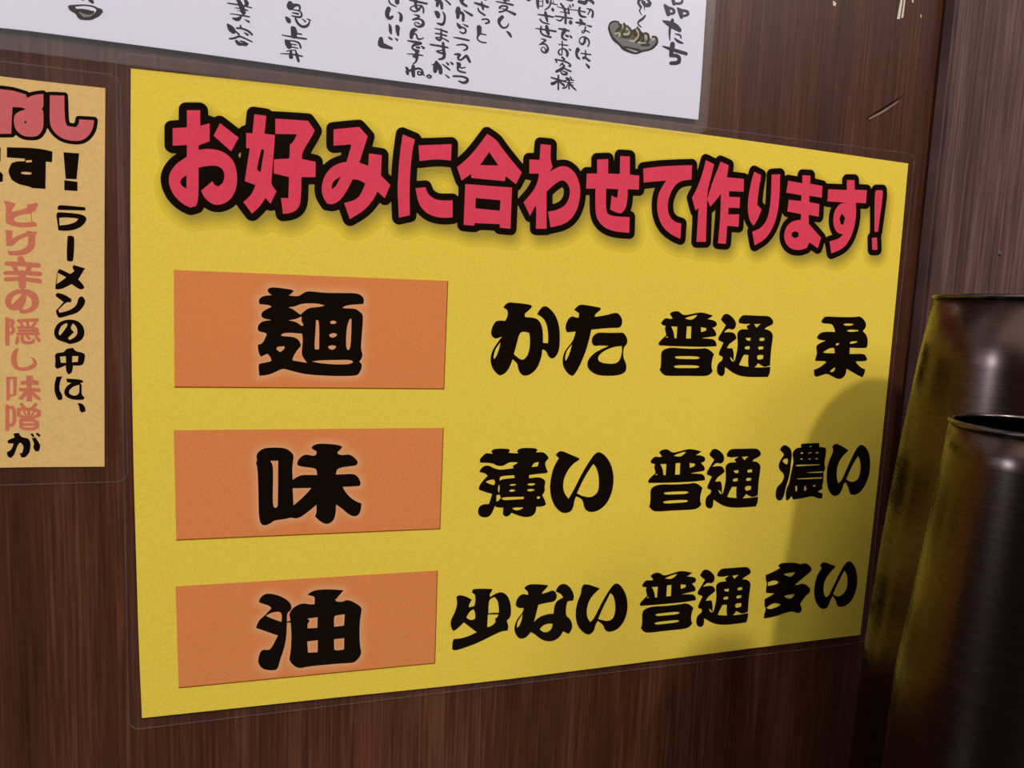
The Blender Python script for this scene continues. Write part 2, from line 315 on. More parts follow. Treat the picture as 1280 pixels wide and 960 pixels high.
H 1118,-2175 1246,-2293 1372,-2621 1412,-3024 1385,-3274 1235,-3445 1000,-3501 706,-3424 501,-3316 676,-2899 913,-2458
K koi
P 9645,-1784 9705,-1634 9848,-1563 10057,-1640 10197,-1773 10269,-1992 10250,-2296 10248,-2777 10182,-3125 10090,-3473 10061,-3691 10007,-3909 9840,-4012 9670,-3918 9600,-3718 9630,-3413 9768,-3286 9928,-3117 9967,-2856 9733,-2675 9630,-2498 9669,-2282 9865,-1983 9781,-1895
H 9818,-2264 9908,-2158 10059,-2161 10098,-2293 10060,-2422 9929,-2375
P 10263,-1926 10444,-1713 10696,-1696 10680,-1543 10857,-1524 11603,-1514 11632,-1691 11910,-1709 12007,-1786 12002,-2073 11968,-2471 12061,-2606 11999,-2760 11957,-2848 12001,-2916 11983,-3094 12024,-3229 11960,-3361 12006,-3541 11758,-3666 12031,-3765 12026,-3967 11845,-3991 11516,-3844 11006,-3927 10523,-3974 10430,-3816 10294,-3987 10167,-3991 10117,-3737 10120,-3518 10246,-3259 10282,-2865 10365,-2430 10372,-2256
H 10693,-1914 10794,-1894 10826,-1960 10725,-1975
H 11081,-1943 11257,-1903 11251,-1947 11110,-1975
H 11465,-1921 11620,-1910 11615,-1959 11480,-1965
H 10720,-2168 10822,-2170 10819,-2231 10726,-2229
H 11132,-2186 11245,-2180 11240,-2232 11137,-2230
H 11494,-2185 11607,-2179 11603,-2232 11499,-2229
H 11101,-1650 11229,-1640 11222,-1674 11115,-1681
H 10496,-2468 10697,-2438 11757,-2457 11734,-2487 11217,-2505 10551,-2514
H 11093,-2792 11506,-2777 11932,-2767 11928,-2825 11252,-2828
H 10632,-3051 11273,-3027 11924,-3025 11905,-3091 11280,-3094 10687,-3084
H 10579,-3380 10665,-3370 10687,-3582 10615,-3624
H 11030,-3418 11103,-3376 11174,-3556 11051,-3618
H 11467,-3388 11594,-3361 11626,-3416 11525,-3444
P 12302,-1703 12395,-1585 12550,-1561 12856,-1691 13168,-1852 13149,-1919 12977,-2049 12789,-2268 12686,-2534 12658,-2846 12715,-3161 12818,-3322 12977,-3215 13183,-2681 13481,-2015 13660,-1705 13839,-1618 14037,-1689 14255,-1919 14390,-2215 14450,-2625 14439,-2988 14324,-3395 14115,-3707 13914,-3859 13647,-3895 13476,-3820 13395,-3590 13201,-3303 13099,-3354 13061,-3578 12939,-3822 12735,-3914 12516,-3851 12302,-3596 12183,-3234 12138,-2831 12168,-2387 12401,-1882
H 13722,-2133 13838,-2293 13930,-2611 13919,-2973 13812,-3219 13578,-3302 13356,-3250 13211,-3155 13317,-2910 13485,-2509
K sukunai
P -4150,-7122 -4037,-7054 -3803,-7121 -3547,-7278 -3656,-7488 -3641,-7578 -3438,-7537 -3403,-7361 -3425,-7092 -3557,-6993 -3521,-6877 -3317,-6864 -2754,-6920 -2779,-7025 -2864,-7137 -2830,-7230 -2598,-7099 -2360,-7070 -2143,-7226 -2009,-7538 -1964,-7875 -1984,-8116 -2129,-8254 -2041,-8475 -2082,-8654 -2294,-8645 -2649,-8780 -3235,-9024 -3701,-9157 -4107,-9252 -4237,-9191 -4246,-8921 -4193,-8777 -3948,-8784 -3600,-8717 -3310,-8595 -3825,-8157 -4078,-8401 -4221,-8459 -4312,-8319 -4350,-8049 -4187,-7738 -4101,-7391
H -3733,-7957 -3606,-7730 -3462,-7671 -3398,-7808 -3389,-8048 -3505,-8097 -3653,-8054
H -2883,-7405 -2798,-7292 -2651,-7256 -2526,-7405 -2465,-7710 -2458,-7892 -2686,-7871 -2876,-7885
H -2892,-7925 -2473,-7963 -2510,-8068 -2604,-8120 -2563,-8244 -2695,-8383 -2901,-8442
P -1487,-6995 -1341,-6855 -972,-6865 -503,-6949 -530,-7033 -709,-7190 -735,-7279 -520,-7235 -305,-7160 -156,-7264 -100,-7484 -218,-7647 -561,-7661 -869,-7714 -919,-7967 -1010,-8388 -783,-8194 -413,-8122 -224,-8139 -198,-7784 -94,-7608 153,-7505 50,-7342 -176,-7232 -93,-7024 91,-6927 315,-6994 518,-7225 630,-7513 574,-7663 352,-7676 299,-7857 301,-8261 487,-8402 617,-8664 579,-8911 458,-9037 294,-8946 228,-8908 82,-9144 -165,-9275 -481,-9255 -771,-9090 -935,-8919 -1126,-8808 -1272,-8978 -1454,-9052 -1641,-8990 -1792,-8743 -1815,-8496 -1707,-8202 -1503,-7976 -1462,-7797 -1665,-7780 -1791,-7678 -1798,-7526 -1687,-7293 -1507,-7217 -1309,-7275 -1327,-7140
H -1500,-8038 -1520,-8280 -1630,-8544 -1703,-8556 -1701,-8324
H -758,-8720 -640,-8577 -424,-8517 -234,-8553 -256,-8737 -406,-8878 -626,-8856
P 900,-7194 987,-7033 1213,-7044 1712,-7257 1464,-7456 1283,-7691 1186,-8027 1208,-8405 1370,-8621 1525,-8497 1814,-7861 2171,-7262 2358,-7087 2559,-7134 2814,-7470 2960,-7863 2990,-8311 2864,-8747 2616,-9044 2289,-9140 2052,-9066 1936,-8788 1695,-8607 1606,-8757 1558,-9037 1337,-9174 1103,-9056 827,-8747 706,-8297 742,-7802 910,-7381
H 2172,-7494 2310,-7587 2408,-7880 2446,-8263 2384,-8544 2193,-8666 1925,-8610 1710,-8527 1862,-8117
K ooi
P 10049,-6893 10191,-6777 10525,-6781 10995,-6822 11212,-6905 11416,-6850 11635,-6933 11830,-7130 11802,-7265 11532,-7452 11019,-7816 11205,-7840 11356,-7782 11628,-7863 11862,-8074 11852,-8235 11629,-8379 11375,-8727 11504,-8946 11467,-9104 11289,-9158 10985,-9016 10550,-9092 10045,-9207 9561,-9232 9546,-9071 9622,-8805 9518,-8614 9512,-8342 9747,-8248 9991,-8132 9552,-8074 9535,-7892 9560,-7623 9478,-7460 9459,-7256 9844,-7149 10161,-6991
H 9624,-7763 9609,-7604 9931,-7516 10146,-7622 10104,-7710 9801,-7754
H 9643,-8752 9738,-8678 10033,-8553 10378,-8665 10208,-8764 9805,-8843
H 10371,-7299 10572,-7246 10961,-7251 10871,-7381 10696,-7450
H 10498,-8309 10673,-8246 11038,-8252 10972,-8371 10799,-8462
P 12242,-7020 12371,-6877 12589,-6920 13096,-7125 13001,-7234 12804,-7406 12618,-7670 12541,-7942 12566,-8269 12713,-8537 12869,-8480 13001,-8210 13305,-7534 13576,-7042 13780,-6916 13982,-6999 14206,-7271 14346,-7657 14390,-8131 14301,-8549 14116,-8865 13859,-9032 13588,-9066 13388,-8992 13306,-8750 13088,-8498 12999,-8677 12938,-8860 12850,-9039 12666,-9084 12442,-9004 12195,-8703 12063,-8321 12051,-7858 12162,-7406 12360,-7166
H 13586,-7368 13737,-7496 13828,-7806 13839,-8135 13730,-8385 13528,-8533 13310,-8539 13105,-8405 13254,-8043
K nashi
P -17043,9464 -16665,9497 -16671,8774 -16606,8628 -16385,8614 -16301,8713 -16286,8855 -15887,8874 -15916,8652 -16015,8436 -16183,8263 -16395,8203 -16697,8223 -16901,8342 -17034,8531 -17070,8730
P -18461,9490 -18329,9481 -17998,9485 -17855,9453 -17666,9414 -17628,9318 -17463,9426 -17213,9481 -17212,9117 -17271,9035 -17227,8990 -17227,8561 -17289,8377 -17407,8238 -17589,8206 -17769,8213 -17934,8333 -17995,8527 -17988,8753 -17906,8874 -17679,8988 -17767,9028 -18013,9012 -18047,8621 -18071,8244 -18371,8212 -18504,8198
H -17723,8632 -17695,8660 -17667,8633 -17679,8587 -17713,8578
K masu
P -18195,7847 -17644,7890 -17280,7888 -17018,7838 -17038,7529 -17199,7527 -17232,6728 -17587,6723 -17631,6758 -17947,6807 -18101,6921 -18174,7092 -18170,7219 -18086,7404 -17949,7468 -17746,7487 -17744,7563 -18204,7557
H -17722,7515 -17563,7543 -17565,7479 -17713,7452
H -17857,7159 -17732,7188 -17574,7172 -17598,7119 -17735,7101 -17847,7117
P -16729,7849 -16309,7857 -16398,7085 -16690,7072
P -16726,7030 -16376,7009 -16382,6735 -16734,6731
P -18562,7798 -18351,7819 -18371,7427 -18575,7420
P -18584,7156 -18407,7147 -18321,7054 -18332,6850 -18417,6817 -18596,6802
K ramen
P -16908,6253 -16854,6285 -16191,6269 -16175,6170 -16911,6134 -16934,6183
P -16969,5951 -16941,6052 -16841,6072 -16340,6058 -16197,6008 -16145,5912 -16221,5765 -16350,5636 -16568,5540 -16855,5512 -16926,5535 -16947,5813
H -16892,5897 -16702,5931 -16380,5914 -16436,5810 -16636,5716 -16887,5670
P -16692,5311 -16662,5381 -16536,5382 -16494,5324 -16536,4635 -16591,4603 -16699,4613 -16722,4685
P -16968,4308 -16920,4359 -16814,4316 -16636,4224 -16525,4311 -16577,4430 -16539,4501 -16232,4420 -16384,4135 -16422,4072 -16280,3895 -16264,3813 -16338,3761 -16429,3785 -16607,3920 -16864,3753 -17044,3737 -17049,3818 -16997,4185
H -16970,4247 -16747,4116 -16894,3987 -17011,3901
P -17029,3615 -16975,3638 -16760,3566 -16618,3449 -16639,3354 -16729,3363 -16803,3319 -16988,3107 -16954,3027 -16699,3097 -16477,3270 -16435,3519 -16325,3556 -16236,3445 -16276,3278 -16446,3045 -16703,2954 -16959,2862 -17012,2902 -17061,3084 -17017,3127 -16838,3358 -17049,3533
P -17126,2399 -17083,2589 -16951,2755 -16735,2832 -16497,2813 -16332,2667 -16279,2450 -16326,2258 -16464,2129 -16706,2057 -16772,2099 -16966,2160 -17083,2238
H -16982,2484 -16906,2648 -16762,2718 -16740,2654 -16839,2488 -16962,2322 -16999,2375
H -16595,2712 -16501,2607 -16472,2417 -16557,2279 -16703,2193 -16750,2247 -16577,2442 -16671,2547 -16634,2657
P -17120,1722 -17047,1789 -16856,1809 -16805,1919 -16613,1950 -16543,1843 -16327,1803 -16281,1711 -16335,1435 -16457,1394 -16626,1403 -16655,1182 -16753,1115 -16823,1208 -16828,1400 -17060,1287 -17130,1340 -17100,1559
H -16979,1670 -16821,1689 -16816,1482 -16960,1480
H -16643,1693 -16474,1696 -16493,1515 -16648,1501
P -17090,1040 -16922,1059 -16998,904 -17029,629 -16937,464 -16950,326 -17061,309 -17151,518 -17158,793
P -16828,988 -16394,965 -16348,882 -16446,843 -16398,799 -16415,466 -16334,410 -16360,327 -16603,310 -16819,381 -16911,547 -16834,740 -16687,852 -16807,878
H -16471,798 -16468,521 -16600,437 -16744,492 -16766,603 -16642,742
P -16533,215 -16411,215 -16317,76 -16319,-47 -16418,-91 -16489,-7 -16473,76
K piri
P -18333,6277 -18230,6293 -18009,6225 -18099,6101 -18137,5981 -17929,6036 -17718,6150 -17733,6228 -17610,6257 -17522,6295 -17452,6301 -17429,6232 -17480,6169 -17493,6069 -17600,6022 -17619,5961 -17608,5745 -17487,5695 -17496,5603 -17770,5544 -18047,5548 -18252,5620 -18302,5656 -18282,5970 -18270,6127
H -18092,5769 -18003,5874 -17793,5948 -17636,5960 -17633,5724 -17836,5681 -18043,5694
P -18319,5439 -18137,5432 -18121,5394 -18145,5195 -17933,5328 -17757,5399 -17773,5457 -17476,5438 -17540,5315 -17540,5036 -17652,4830 -17900,4704 -18247,4696 -18277,4832 -18070,4825 -17824,4919 -17732,5064 -17725,5302 -17955,5188 -18134,4979 -18307,4968 -18296,5303
P -18393,3375 -18318,3538 -18141,3666 -17930,3716 -17685,3687 -17530,3553 -17482,3352 -17541,3147 -17686,3020 -17918,2951 -18022,2988 -18036,3088 -18125,3044 -18298,3078 -18381,3195
H -18240,3281 -18182,3464 -18022,3571 -17935,3555 -18080,3368 -18207,3222
H -17813,3520 -17692,3425 -17681,3223 -17808,3097 -17949,3091 -17855,3297
P -18177,1889 -18075,1907 -18127,1702 -18143,1487 -18092,1326 -17907,1318 -17741,1413 -17692,1495 -17780,1655 -17642,1604 -17590,1442 -17650,1306 -17863,1211 -18096,1208 -18254,1324 -18303,1538 -18264,1753
P -18434,1026 -18148,1029 -18175,460 -18353,405 -18379,297 -18449,297
H -18336,946 -18252,947 -18267,487 -18350,487
P -17914,1069 -17727,1071 -17731,952 -17568,899 -17571,779 -17759,789 -17762,691 -17541,681 -17530,572 -17718,560 -17535,380 -17538,287 -17677,352 -17754,461 -17774,270 -17915,270 -17909,461 -18030,308 -18146,352 -17976,570 -18115,596 -18112,688 -17902,690 -17899,787 -18063,786 -18059,895 -17895,923
P -17945,3703 -17966,3711 -17987,3726 -18003,3746 -18012,3767 -18017,3795 -18022,3944 -18029,3946 -18337,3909 -18358,3914 -18379,3927 -18390,3942 -18398,3963 -18399,3984 -18393,4007 -18378,4026 -18358,4039 -18337,4044 -18022,4067 -18016,4075 -18010,4124 -18022,4128 -18351,4101 -18372,4106 -18393,4121 -18406,4145 -18409,4166 -18404,4187 -18395,4201 -18380,4215 -18365,4222 -18141,4237 -18129,4243 -18176,4343 -18180,4362 -18178,4383 -18183,4386 -18309,4385 -18337,4393 -18357,4411 -18368,4439 -18365,4467 -18353,4488 -18337,4501 -18316,4508 -18015,4521 -18012,4523 -18030,4565 -18034,4586 -18032,4614 -18025,4635 -18008,4661 -17988,4677 -17966,4687 -17938,4691 -17896,4681 -17875,4667 -17859,4649 -17848,4628 -17825,4530 -17819,4522 -17483,4515 -17458,4509 -17437,4495 -17418,4467 -17413,4439 -17420,4409 -17440,4383 -17462,4371 -17483,4366 -17644,4374 -17696,4257 -17448,4257 -17427,4248 -17406,4229 -17395,4208 -17391,4187 -17396,4159 -17408,4138 -17427,4121 -17455,4111 -17805,4130 -17819,4130 -17826,4124 -17819,4066 -17469,4042 -17441,4035 -17420,4020 -17404,3998 -17398,3977 -17400,3949 -17408,3928 -17427,3908 -17448,3897 -17469,3893 -17819,3943 -17824,3788 -17834,3753 -17854,3727 -17882,3708 -17910,3701
H -17998,4250 -17994,4245 -17987,4245 -17952,4270 -17917,4279 -17889,4274 -17854,4252 -17840,4251 -17789,4376 -17791,4382 -18043,4387 -18046,4383
P -18001,-643 -18121,-566 -18134,-554 -18141,-538 -18134,-300 -18127,-285 -18113,-272 -18092,-265 -18064,-265 -18056,-258 -18162,-208 -18176,-197 -18185,-181 -18188,-160 -18183,-6 -18191,22 -18188,43 -18176,61 -18155,73 -18057,74 -18046,78 -18098,148 -18106,169 -18105,190 -18100,204 -18088,218 -18071,228 -18043,230 -18015,215 -17936,78 -17931,74 -17805,74 -17714,218 -17686,231 -17658,227 -17642,218 -17630,202 -17624,183 -17626,162 -17637,142 -17694,71 -17694,64 -17560,1 -17547,-13 -17539,-34 -17543,-174 -17553,-197 -17574,-213 -17721,-279 -17616,-348 -17599,-370 -17596,-391 -17603,-545 -17610,-559 -17623,-571 -17749,-646
H -18000,-174 -17980,-178 -17971,-174 -18023,-69 -18025,-55 -18020,-41 -18008,-29 -17994,-27 -17980,-29 -17969,-41 -17922,-139 -17921,-160 -17930,-174 -17917,-178 -17913,-174 -17910,-26 -18083,-27 -18087,-132
H -17968,-545 -17777,-547 -17705,-503 -17721,-498 -18036,-495 -18041,-496 -18034,-503
H -17759,-412 -17705,-412 -17770,-368 -18029,-365 -18038,-370 -18039,-405 -18036,-409
H -17760,-174 -17756,-178 -17742,-179 -17644,-133 -17641,-76 -17644,-71 -17700,-45 -17703,-48 -17702,-69
H -17820,-174 -17812,-178 -17803,-174 -17814,-153 -17813,-146 -17757,-41 -17749,-29 -17739,-27 -17813,-27 -17816,-34
P -17882,2030 -17924,2036 -17976,2059 -17992,2073 -18018,2129 -18023,2150 -18016,2269 -18012,2283 -18001,2297 -18008,2302 -18092,2300 -18113,2306 -18125,2318 -18132,2332 -18133,2353 -18127,2370 -18113,2383 -18092,2390 -17616,2404 -17612,2409 -17623,2413 -18050,2400 -18074,2409 -18089,2430 -18090,2451 -18078,2472 -18057,2483 -17693,2494 -17677,2500 -17700,2507 -18064,2496 -18085,2501 -18099,2514 -18106,2535 -18102,2556 -18092,2569 -18071,2578 -18008,2581 -18003,2584 -18034,2661 -18037,2682 -18043,2688 -18064,2689 -18078,2696 -18097,2717 -18102,2738 -18098,2759 -18083,2780 -18057,2792 -17567,2841 -17539,2836 -17525,2827 -17512,2808 -17508,2787 -17513,2766 -17525,2750 -17539,2740 -17576,2731 -17565,2710 -17567,2687 -17640,2577 -17546,2543 -17525,2521 -17522,2507 -17523,2409 -17521,2402 -17500,2381 -17495,2353 -17504,2334 -17518,2321 -17532,2315 -17574,2311 -17561,2297 -17483,2178 -17478,2157 -17482,2136 -17500,2115 -17525,2107 -17546,2110 -17567,2126 -17644,2262 -17641,2290 -17626,2311 -17798,2307 -17805,2304 -17751,2241 -17742,2220 -17744,2199 -17752,2185 -17770,2172 -17784,2169 -17805,2172 -17819,2181 -17876,2248 -17887,2276 -17879,2304 -17938,2303 -17942,2297 -17931,2283 -17926,2269 -17926,2164 -17917,2141 -17896,2131 -17840,2126 -17756,2133 -17728,2144 -17696,2199 -17686,2208 -17672,2212 -17647,2206 -17631,2185 -17629,2171 -17646,2094 -17665,2070 -17735,2035 -17840,2027
H -17771,2591 -17763,2588 -17714,2591 -17714,2612 -17708,2626 -17641,2724 -17651,2726 -17777,2714 -17781,2710 -17767,2612
H -17918,2584 -17854,2585 -17847,2589 -17861,2703 -17958,2696 -17921,2605
P -18470,-658 -18484,-652 -18498,-639 -18508,-608 -18484,127 -18478,148 -18468,162 -18449,174 -18428,176 -18407,171 -18395,162 -18379,133 -18372,129 -18281,128 -18260,119 -18244,99 -18197,-48 -18205,-321 -18209,-342 -18262,-489 -18288,-508 -18397,-524 -18401,-608 -18407,-631 -18421,-648 -18435,-657 -18449,-660
H -18395,-419 -18344,-415 -18340,-412 -18305,-314 -18297,-62 -18324,22 -18330,30 -18379,30 -18381,22
P -18393,1973 -18408,1982 -18421,1996 -18430,2024 -18405,2794 -18399,2815 -18386,2833 -18365,2845 -18344,2848 -18323,2843 -18309,2835 -18296,2822 -18286,2801 -18211,2795 -18191,2787 -18176,2771 -18152,2724 -18147,2710 -18148,2689 -18189,2612 -18189,2577 -18188,2570 -18145,2507 -18142,2430 -18153,2402 -18232,2312 -18260,2306 -18281,2314 -18295,2331 -18300,2325 -18313,2010 -18325,1989 -18344,1974 -18365,1968
H -18297,2374 -18295,2371 -18238,2451 -18240,2479 -18274,2530 -18280,2549 -18283,2633 -18259,2689 -18267,2694 -18288,2693 -18289,2689
P -18148,2023 -18169,2045 -18174,2073 -18127,2248 -18120,2265 -18106,2278 -18092,2283 -18071,2282 -18057,2275 -18044,2262 -18038,2234 -18078,2052 -18091,2031 -18106,2021 -18127,2017
K ga
P -18394,-904 -18276,-861 -18296,-729 -18155,-715 -18089,-853 -17902,-883 -17844,-1023 -17867,-1299 -17990,-1491 -18108,-1488 -18151,-1349 -18081,-1350 -18027,-1130 -18117,-1018 -18189,-1072 -18293,-1401 -18390,-1499 -18482,-1452 -18491,-1314 -18358,-1234 -18305,-1043 -18445,-1040 -18466,-957
P -17807,-885 -17712,-858 -17622,-1026 -17577,-1138 -17630,-1304 -17725,-1302 -17792,-1162 -17742,-1080
P -17851,-746 -17779,-736 -17735,-830 -17783,-857
P -17708,-737 -17637,-721 -17568,-805 -17617,-849
K hand1
P -11849,12289 -11905,12305 -11969,12353 -11974,12360 -11974,12374 -11961,12386 -11898,12387 -11856,12395 -11821,12407 -11772,12436 -11747,12458 -11747,12465 -12024,12472 -12031,12475 -12036,12486 -12031,12496 -12024,12498 -11821,12507 -11654,12507 -11667,12509 -11693,12535 -11716,12592 -11821,12605 -11824,12612 -11822,12619 -11814,12624 -11728,12619 -11744,12662 -11877,12668 -11891,12675 -11891,12689 -11884,12694 -11758,12696 -11779,12756 -11786,12762 -12101,12766 -12115,12774 -12117,12794 -12101,12806 -11905,12811 -11807,12809 -11803,12815 -11863,12940 -11866,12955 -11864,12976 -11851,12997 -11835,13009 -11814,13013 -11793,13009 -11776,12997 -11712,12920 -11640,12801 -11618,12797 -11600,12836 -11598,12850 -11601,12871 -11623,12934 -11619,12962 -11611,12977 -11590,12991 -11569,12995 -11548,12990 -11527,12972 -11483,12913 -11475,12892 -11474,12871 -11485,12822 -11498,12801 -11514,12787 -11387,12773 -11377,12766 -11374,12752 -11380,12742 -11394,12737 -11527,12749 -11613,12752 -11587,12689 -11499,12678 -11492,12674 -11485,12661 -11489,12647 -11499,12642 -11576,12647 -11573,12612 -11560,12605 -11554,12591 -11557,12584 -11569,12577 -11574,12549 -11583,12533 -11604,12514 -11620,12507 -11457,12499 -11443,12493 -11438,12486 -11437,12465 -11443,12457 -11457,12451 -11674,12462 -11708,12360 -11751,12314 -11779,12298 -11828,12289
P -12038,11708 -12056,11716 -12064,11730 -12061,11751 -12052,11762 -11947,11791 -11880,11821 -11800,11871 -11775,11877 -11793,11886 -11856,11949 -11891,11911 -11912,11900 -11940,11897 -11975,11907 -12052,11954 -12070,11975 -12110,12052 -12111,12094 -12121,12115 -12127,12157 -12122,12172 -12101,12182 -12059,12172 -12038,12160 -12017,12160 -11996,12155 -11919,12104 -11899,12080 -11859,12003 -11744,11931 -11736,11912 -11739,11898 -11751,11880 -11764,11877 -11695,11879 -11373,11759 -11362,11751 -11358,11737 -11366,11723 -11373,11718 -11387,11718 -11709,11823 -11779,11812 -11849,11764 -11926,11729
P -11765,11561 -11829,11590 -11841,11604 -11882,11674 -11887,11688 -11886,11709 -11877,11724 -11863,11734 -11842,11736 -11828,11731 -11772,11695 -11716,11665 -11667,11664 -11634,11667 -11730,11689 -11742,11695 -11750,11716 -11742,11730 -11730,11737 -11604,11726 -11548,11703 -11531,11688 -11505,11688 -11489,11674 -11487,11660 -11499,11637 -11520,11602 -11541,11587 -11604,11574 -11667,11585 -11702,11583 -11737,11562
P -11394,11924 -11492,12006 -11562,12039 -11660,12061 -11737,12067 -11842,12055 -11858,12066 -11862,12087 -11856,12100 -11842,12108 -11744,12125 -11741,12129 -11752,12171 -11751,12185 -11737,12201 -11716,12201 -11702,12188 -11681,12126 -11674,12122 -11548,12104 -11449,12059 -11359,11981 -11349,11968 -11347,11947 -11359,11929 -11373,11922
P -11527,11897 -11625,11965 -11630,11975 -11626,11989 -11611,11994 -11506,11974 -11485,11963 -11474,11940 -11475,11926 -11481,11912 -11499,11898
P -11492,12289 -11602,12367 -11606,12374 -11604,12383 -11590,12389 -11471,12360 -11457,12354 -11444,12332 -11444,12318 -11449,12304 -11471,12289
K hand2
P -9835,12369 -9919,12384 -9999,12433 -10056,12496 -10108,12608 -10111,12622 -10109,12636 -10099,12650 -10085,12657 -10199,12680 -10211,12692 -10212,12699 -10206,12712 -10192,12717 -10052,12715 -9982,12720 -9940,12729 -9920,12748 -9917,12776 -9925,12811 -9940,12839 -9947,12845 -9996,12864 -10150,12868 -10171,12881 -10206,12862 -10248,12857 -10283,12867 -10311,12887 -10346,12944 -10351,12965 -10351,12993 -10315,13091 -10301,13112 -10283,13127 -10248,13138 -10227,13137 -10206,13130 -10178,13109 -10157,13071 -10115,13082 -10052,13089 -9989,13090 -9940,13066 -9926,13051 -9912,12993 -9918,12944 -9938,12895 -9908,12881 -9868,12832 -9852,12783 -9861,12720 -9898,12680 -9912,12671 -9975,12653 -10045,12653 -10055,12650 -9993,12545 -9944,12496 -9891,12464 -9842,12456 -9779,12475 -9737,12499 -9702,12535 -9681,12566 -9665,12615 -9659,12622 -9659,12629 -9738,12664 -9743,12671 -9739,12685 -9730,12688 -9618,12671 -9600,12657 -9597,12643 -9602,12629 -9611,12620 -9628,12615 -9628,12552 -9643,12503 -9680,12440 -9744,12394
H -10147,12909 -9989,12906 -9983,12916 -9978,12958 -9982,12986 -9989,13005 -10003,13011 -10038,13008 -10080,12988 -10128,12937
P -10136,12011 -10178,12030 -10486,12054 -10500,12061 -10503,12069 -10497,12083 -10486,12087 -10213,12085 -10208,12090 -10223,12300 -10220,12349 -10215,12363 -10206,12375 -10185,12385 -10115,12385 -10094,12377 -10073,12361 -10058,12342 -10026,12272 -10020,12244 -10021,12216 -10017,12209 -9884,12203 -9870,12196 -9865,12188 -9866,12167 -9884,12154 -10024,12154 -10030,12090 -10024,12084 -9737,12085 -9716,12076 -9708,12062 -9713,12041 -9730,12029 -10066,12026 -10101,12011
P -9989,11304 -10003,11313 -10012,11327 -10055,11439 -10066,11488 -10073,11497 -10143,11501 -10148,11495 -10137,11439 -10144,11411 -10157,11392 -10171,11381 -10206,11371 -10241,11380 -10255,11390 -10269,11411 -10276,11439 -10266,11495 -10269,11502 -10521,11486 -10532,11495 -10533,11509 -10521,11519 -10262,11548 -10255,11558 -10248,11608 -10346,11578 -10360,11586 -10362,11600 -10358,11607 -10220,11658 -10143,11675 -10087,11680 -10066,11688 -10051,11677 -9992,11544 -9856,11530 -9842,11524 -9834,11509 -9841,11488 -9856,11481 -9970,11488 -9932,11341 -9940,11320 -9954,11307 -9968,11302
H -10157,11551 -10080,11548 -10077,11551 -10087,11642 -10094,11648 -10173,11628
P -10290,11676 -10311,11686 -10332,11705 -10386,11789 -10403,11845 -10405,11866 -10402,11887 -10404,11936 -10388,11956 -10367,11960 -10325,11950 -10150,11964 -10038,11959 -9961,11933 -9905,11873 -9877,11761 -9884,11740 -9898,11730 -9912,11729 -9926,11734 -9936,11747 -9965,11845 -9996,11881 -10052,11906 -10150,11916 -10241,11911 -10244,11908 -10213,11880 -10199,11851 -10045,11854 -10031,11847 -10026,11838 -10031,11818 -10045,11810 -10192,11814 -10185,11773 -10178,11769 -9996,11754 -9985,11747 -9981,11733 -9989,11719 -10003,11715 -10185,11731 -10206,11699 -10227,11683 -10255,11674
P -10283,12453 -10304,12461 -10339,12487 -10357,12510 -10377,12552 -10381,12587 -10390,12608 -10396,12636 -10388,12653 -10374,12657 -10346,12651 -10332,12643 -10290,12639 -10241,12606 -10220,12580 -10213,12559 -10210,12517 -10215,12489 -10227,12472 -10241,12461 -10262,12453
P -10024,12754 -10178,12775 -10187,12783 -10189,12797 -10185,12805 -10171,12812 -9989,12816 -9975,12808 -9967,12797 -9964,12783 -9968,12769 -9975,12760 -9989,12752
P -9786,12558 -9870,12633 -9874,12643 -9868,12657 -9856,12661 -9849,12658 -9753,12608 -9745,12587 -9751,12570 -9765,12559
P -9905,13262 -9912,13267 -9917,13280 -9912,13293 -9905,13298 -9786,13317 -9772,13315 -9763,13301 -9767,13287 -9779,13279
P -10374,13180 -10388,13196 -10390,13210 -10383,13231 -10367,13241 -10353,13243 -10304,13228 -10289,13217 -10288,13196 -10302,13182 -10360,13175
P -10031,13200 -10094,13241 -10098,13252 -10094,13262 -10087,13267 -10073,13265 -10010,13224 -10008,13210 -10013,13203 -10024,13198
K hand3
P -7355,12108 -7418,12133 -7446,12152 -7467,12180 -7476,12215 -7471,12285 -7460,12334 -7432,12418 -7411,12447 -7397,12456 -7376,12462 -7355,12461 -7334,12453 -7320,12442 -7308,12425 -7285,12327 -7278,12274 -6998,12189 -6979,12173 -6972,12152 -6976,12131 -6984,12118 -6998,12108 -7012,12105 -7334,12105
P -7117,13026 -7180,13042 -7230,13090 -7242,13111 -7265,13195 -7258,13286 -7212,13405 -7187,13433 -7166,13444 -7145,13447 -7117,13443 -7096,13432 -7078,13412 -7067,13384 -7068,13349 -7108,13244 -7114,13202 -7110,13160 -7100,13139 -7089,13134 -7040,13179 -7019,13187 -6998,13185 -6984,13176 -6973,13160 -6970,13146 -6979,13118 -7040,13050 -7089,13029
P -6823,12556 -6842,12572 -6888,12670 -6905,12747 -6903,12824 -6913,12852 -6914,12873 -6900,12899 -6872,12912 -6823,12915 -6791,12901 -6770,12873 -6753,12824 -6752,12803 -6770,12698 -6771,12586 -6777,12572 -6788,12560 -6802,12555
P -6886,13550 -6907,13559 -6921,13569 -6941,13601 -6945,13622 -6948,13755 -6942,13783 -6921,13810 -6893,13825 -6865,13828 -6844,13824 -6823,13813 -6808,13797 -6797,13776 -6793,13755 -6790,13622 -6800,13587 -6823,13562 -6851,13549
P -6753,13017 -6781,13035 -6790,13048 -6796,13069 -6782,13160 -6781,13244 -6795,13267 -6856,13307 -6854,13321 -6844,13326 -6753,13317 -6704,13285 -6667,13216 -6660,13139 -6686,13048 -6697,13032 -6711,13022 -6732,13016
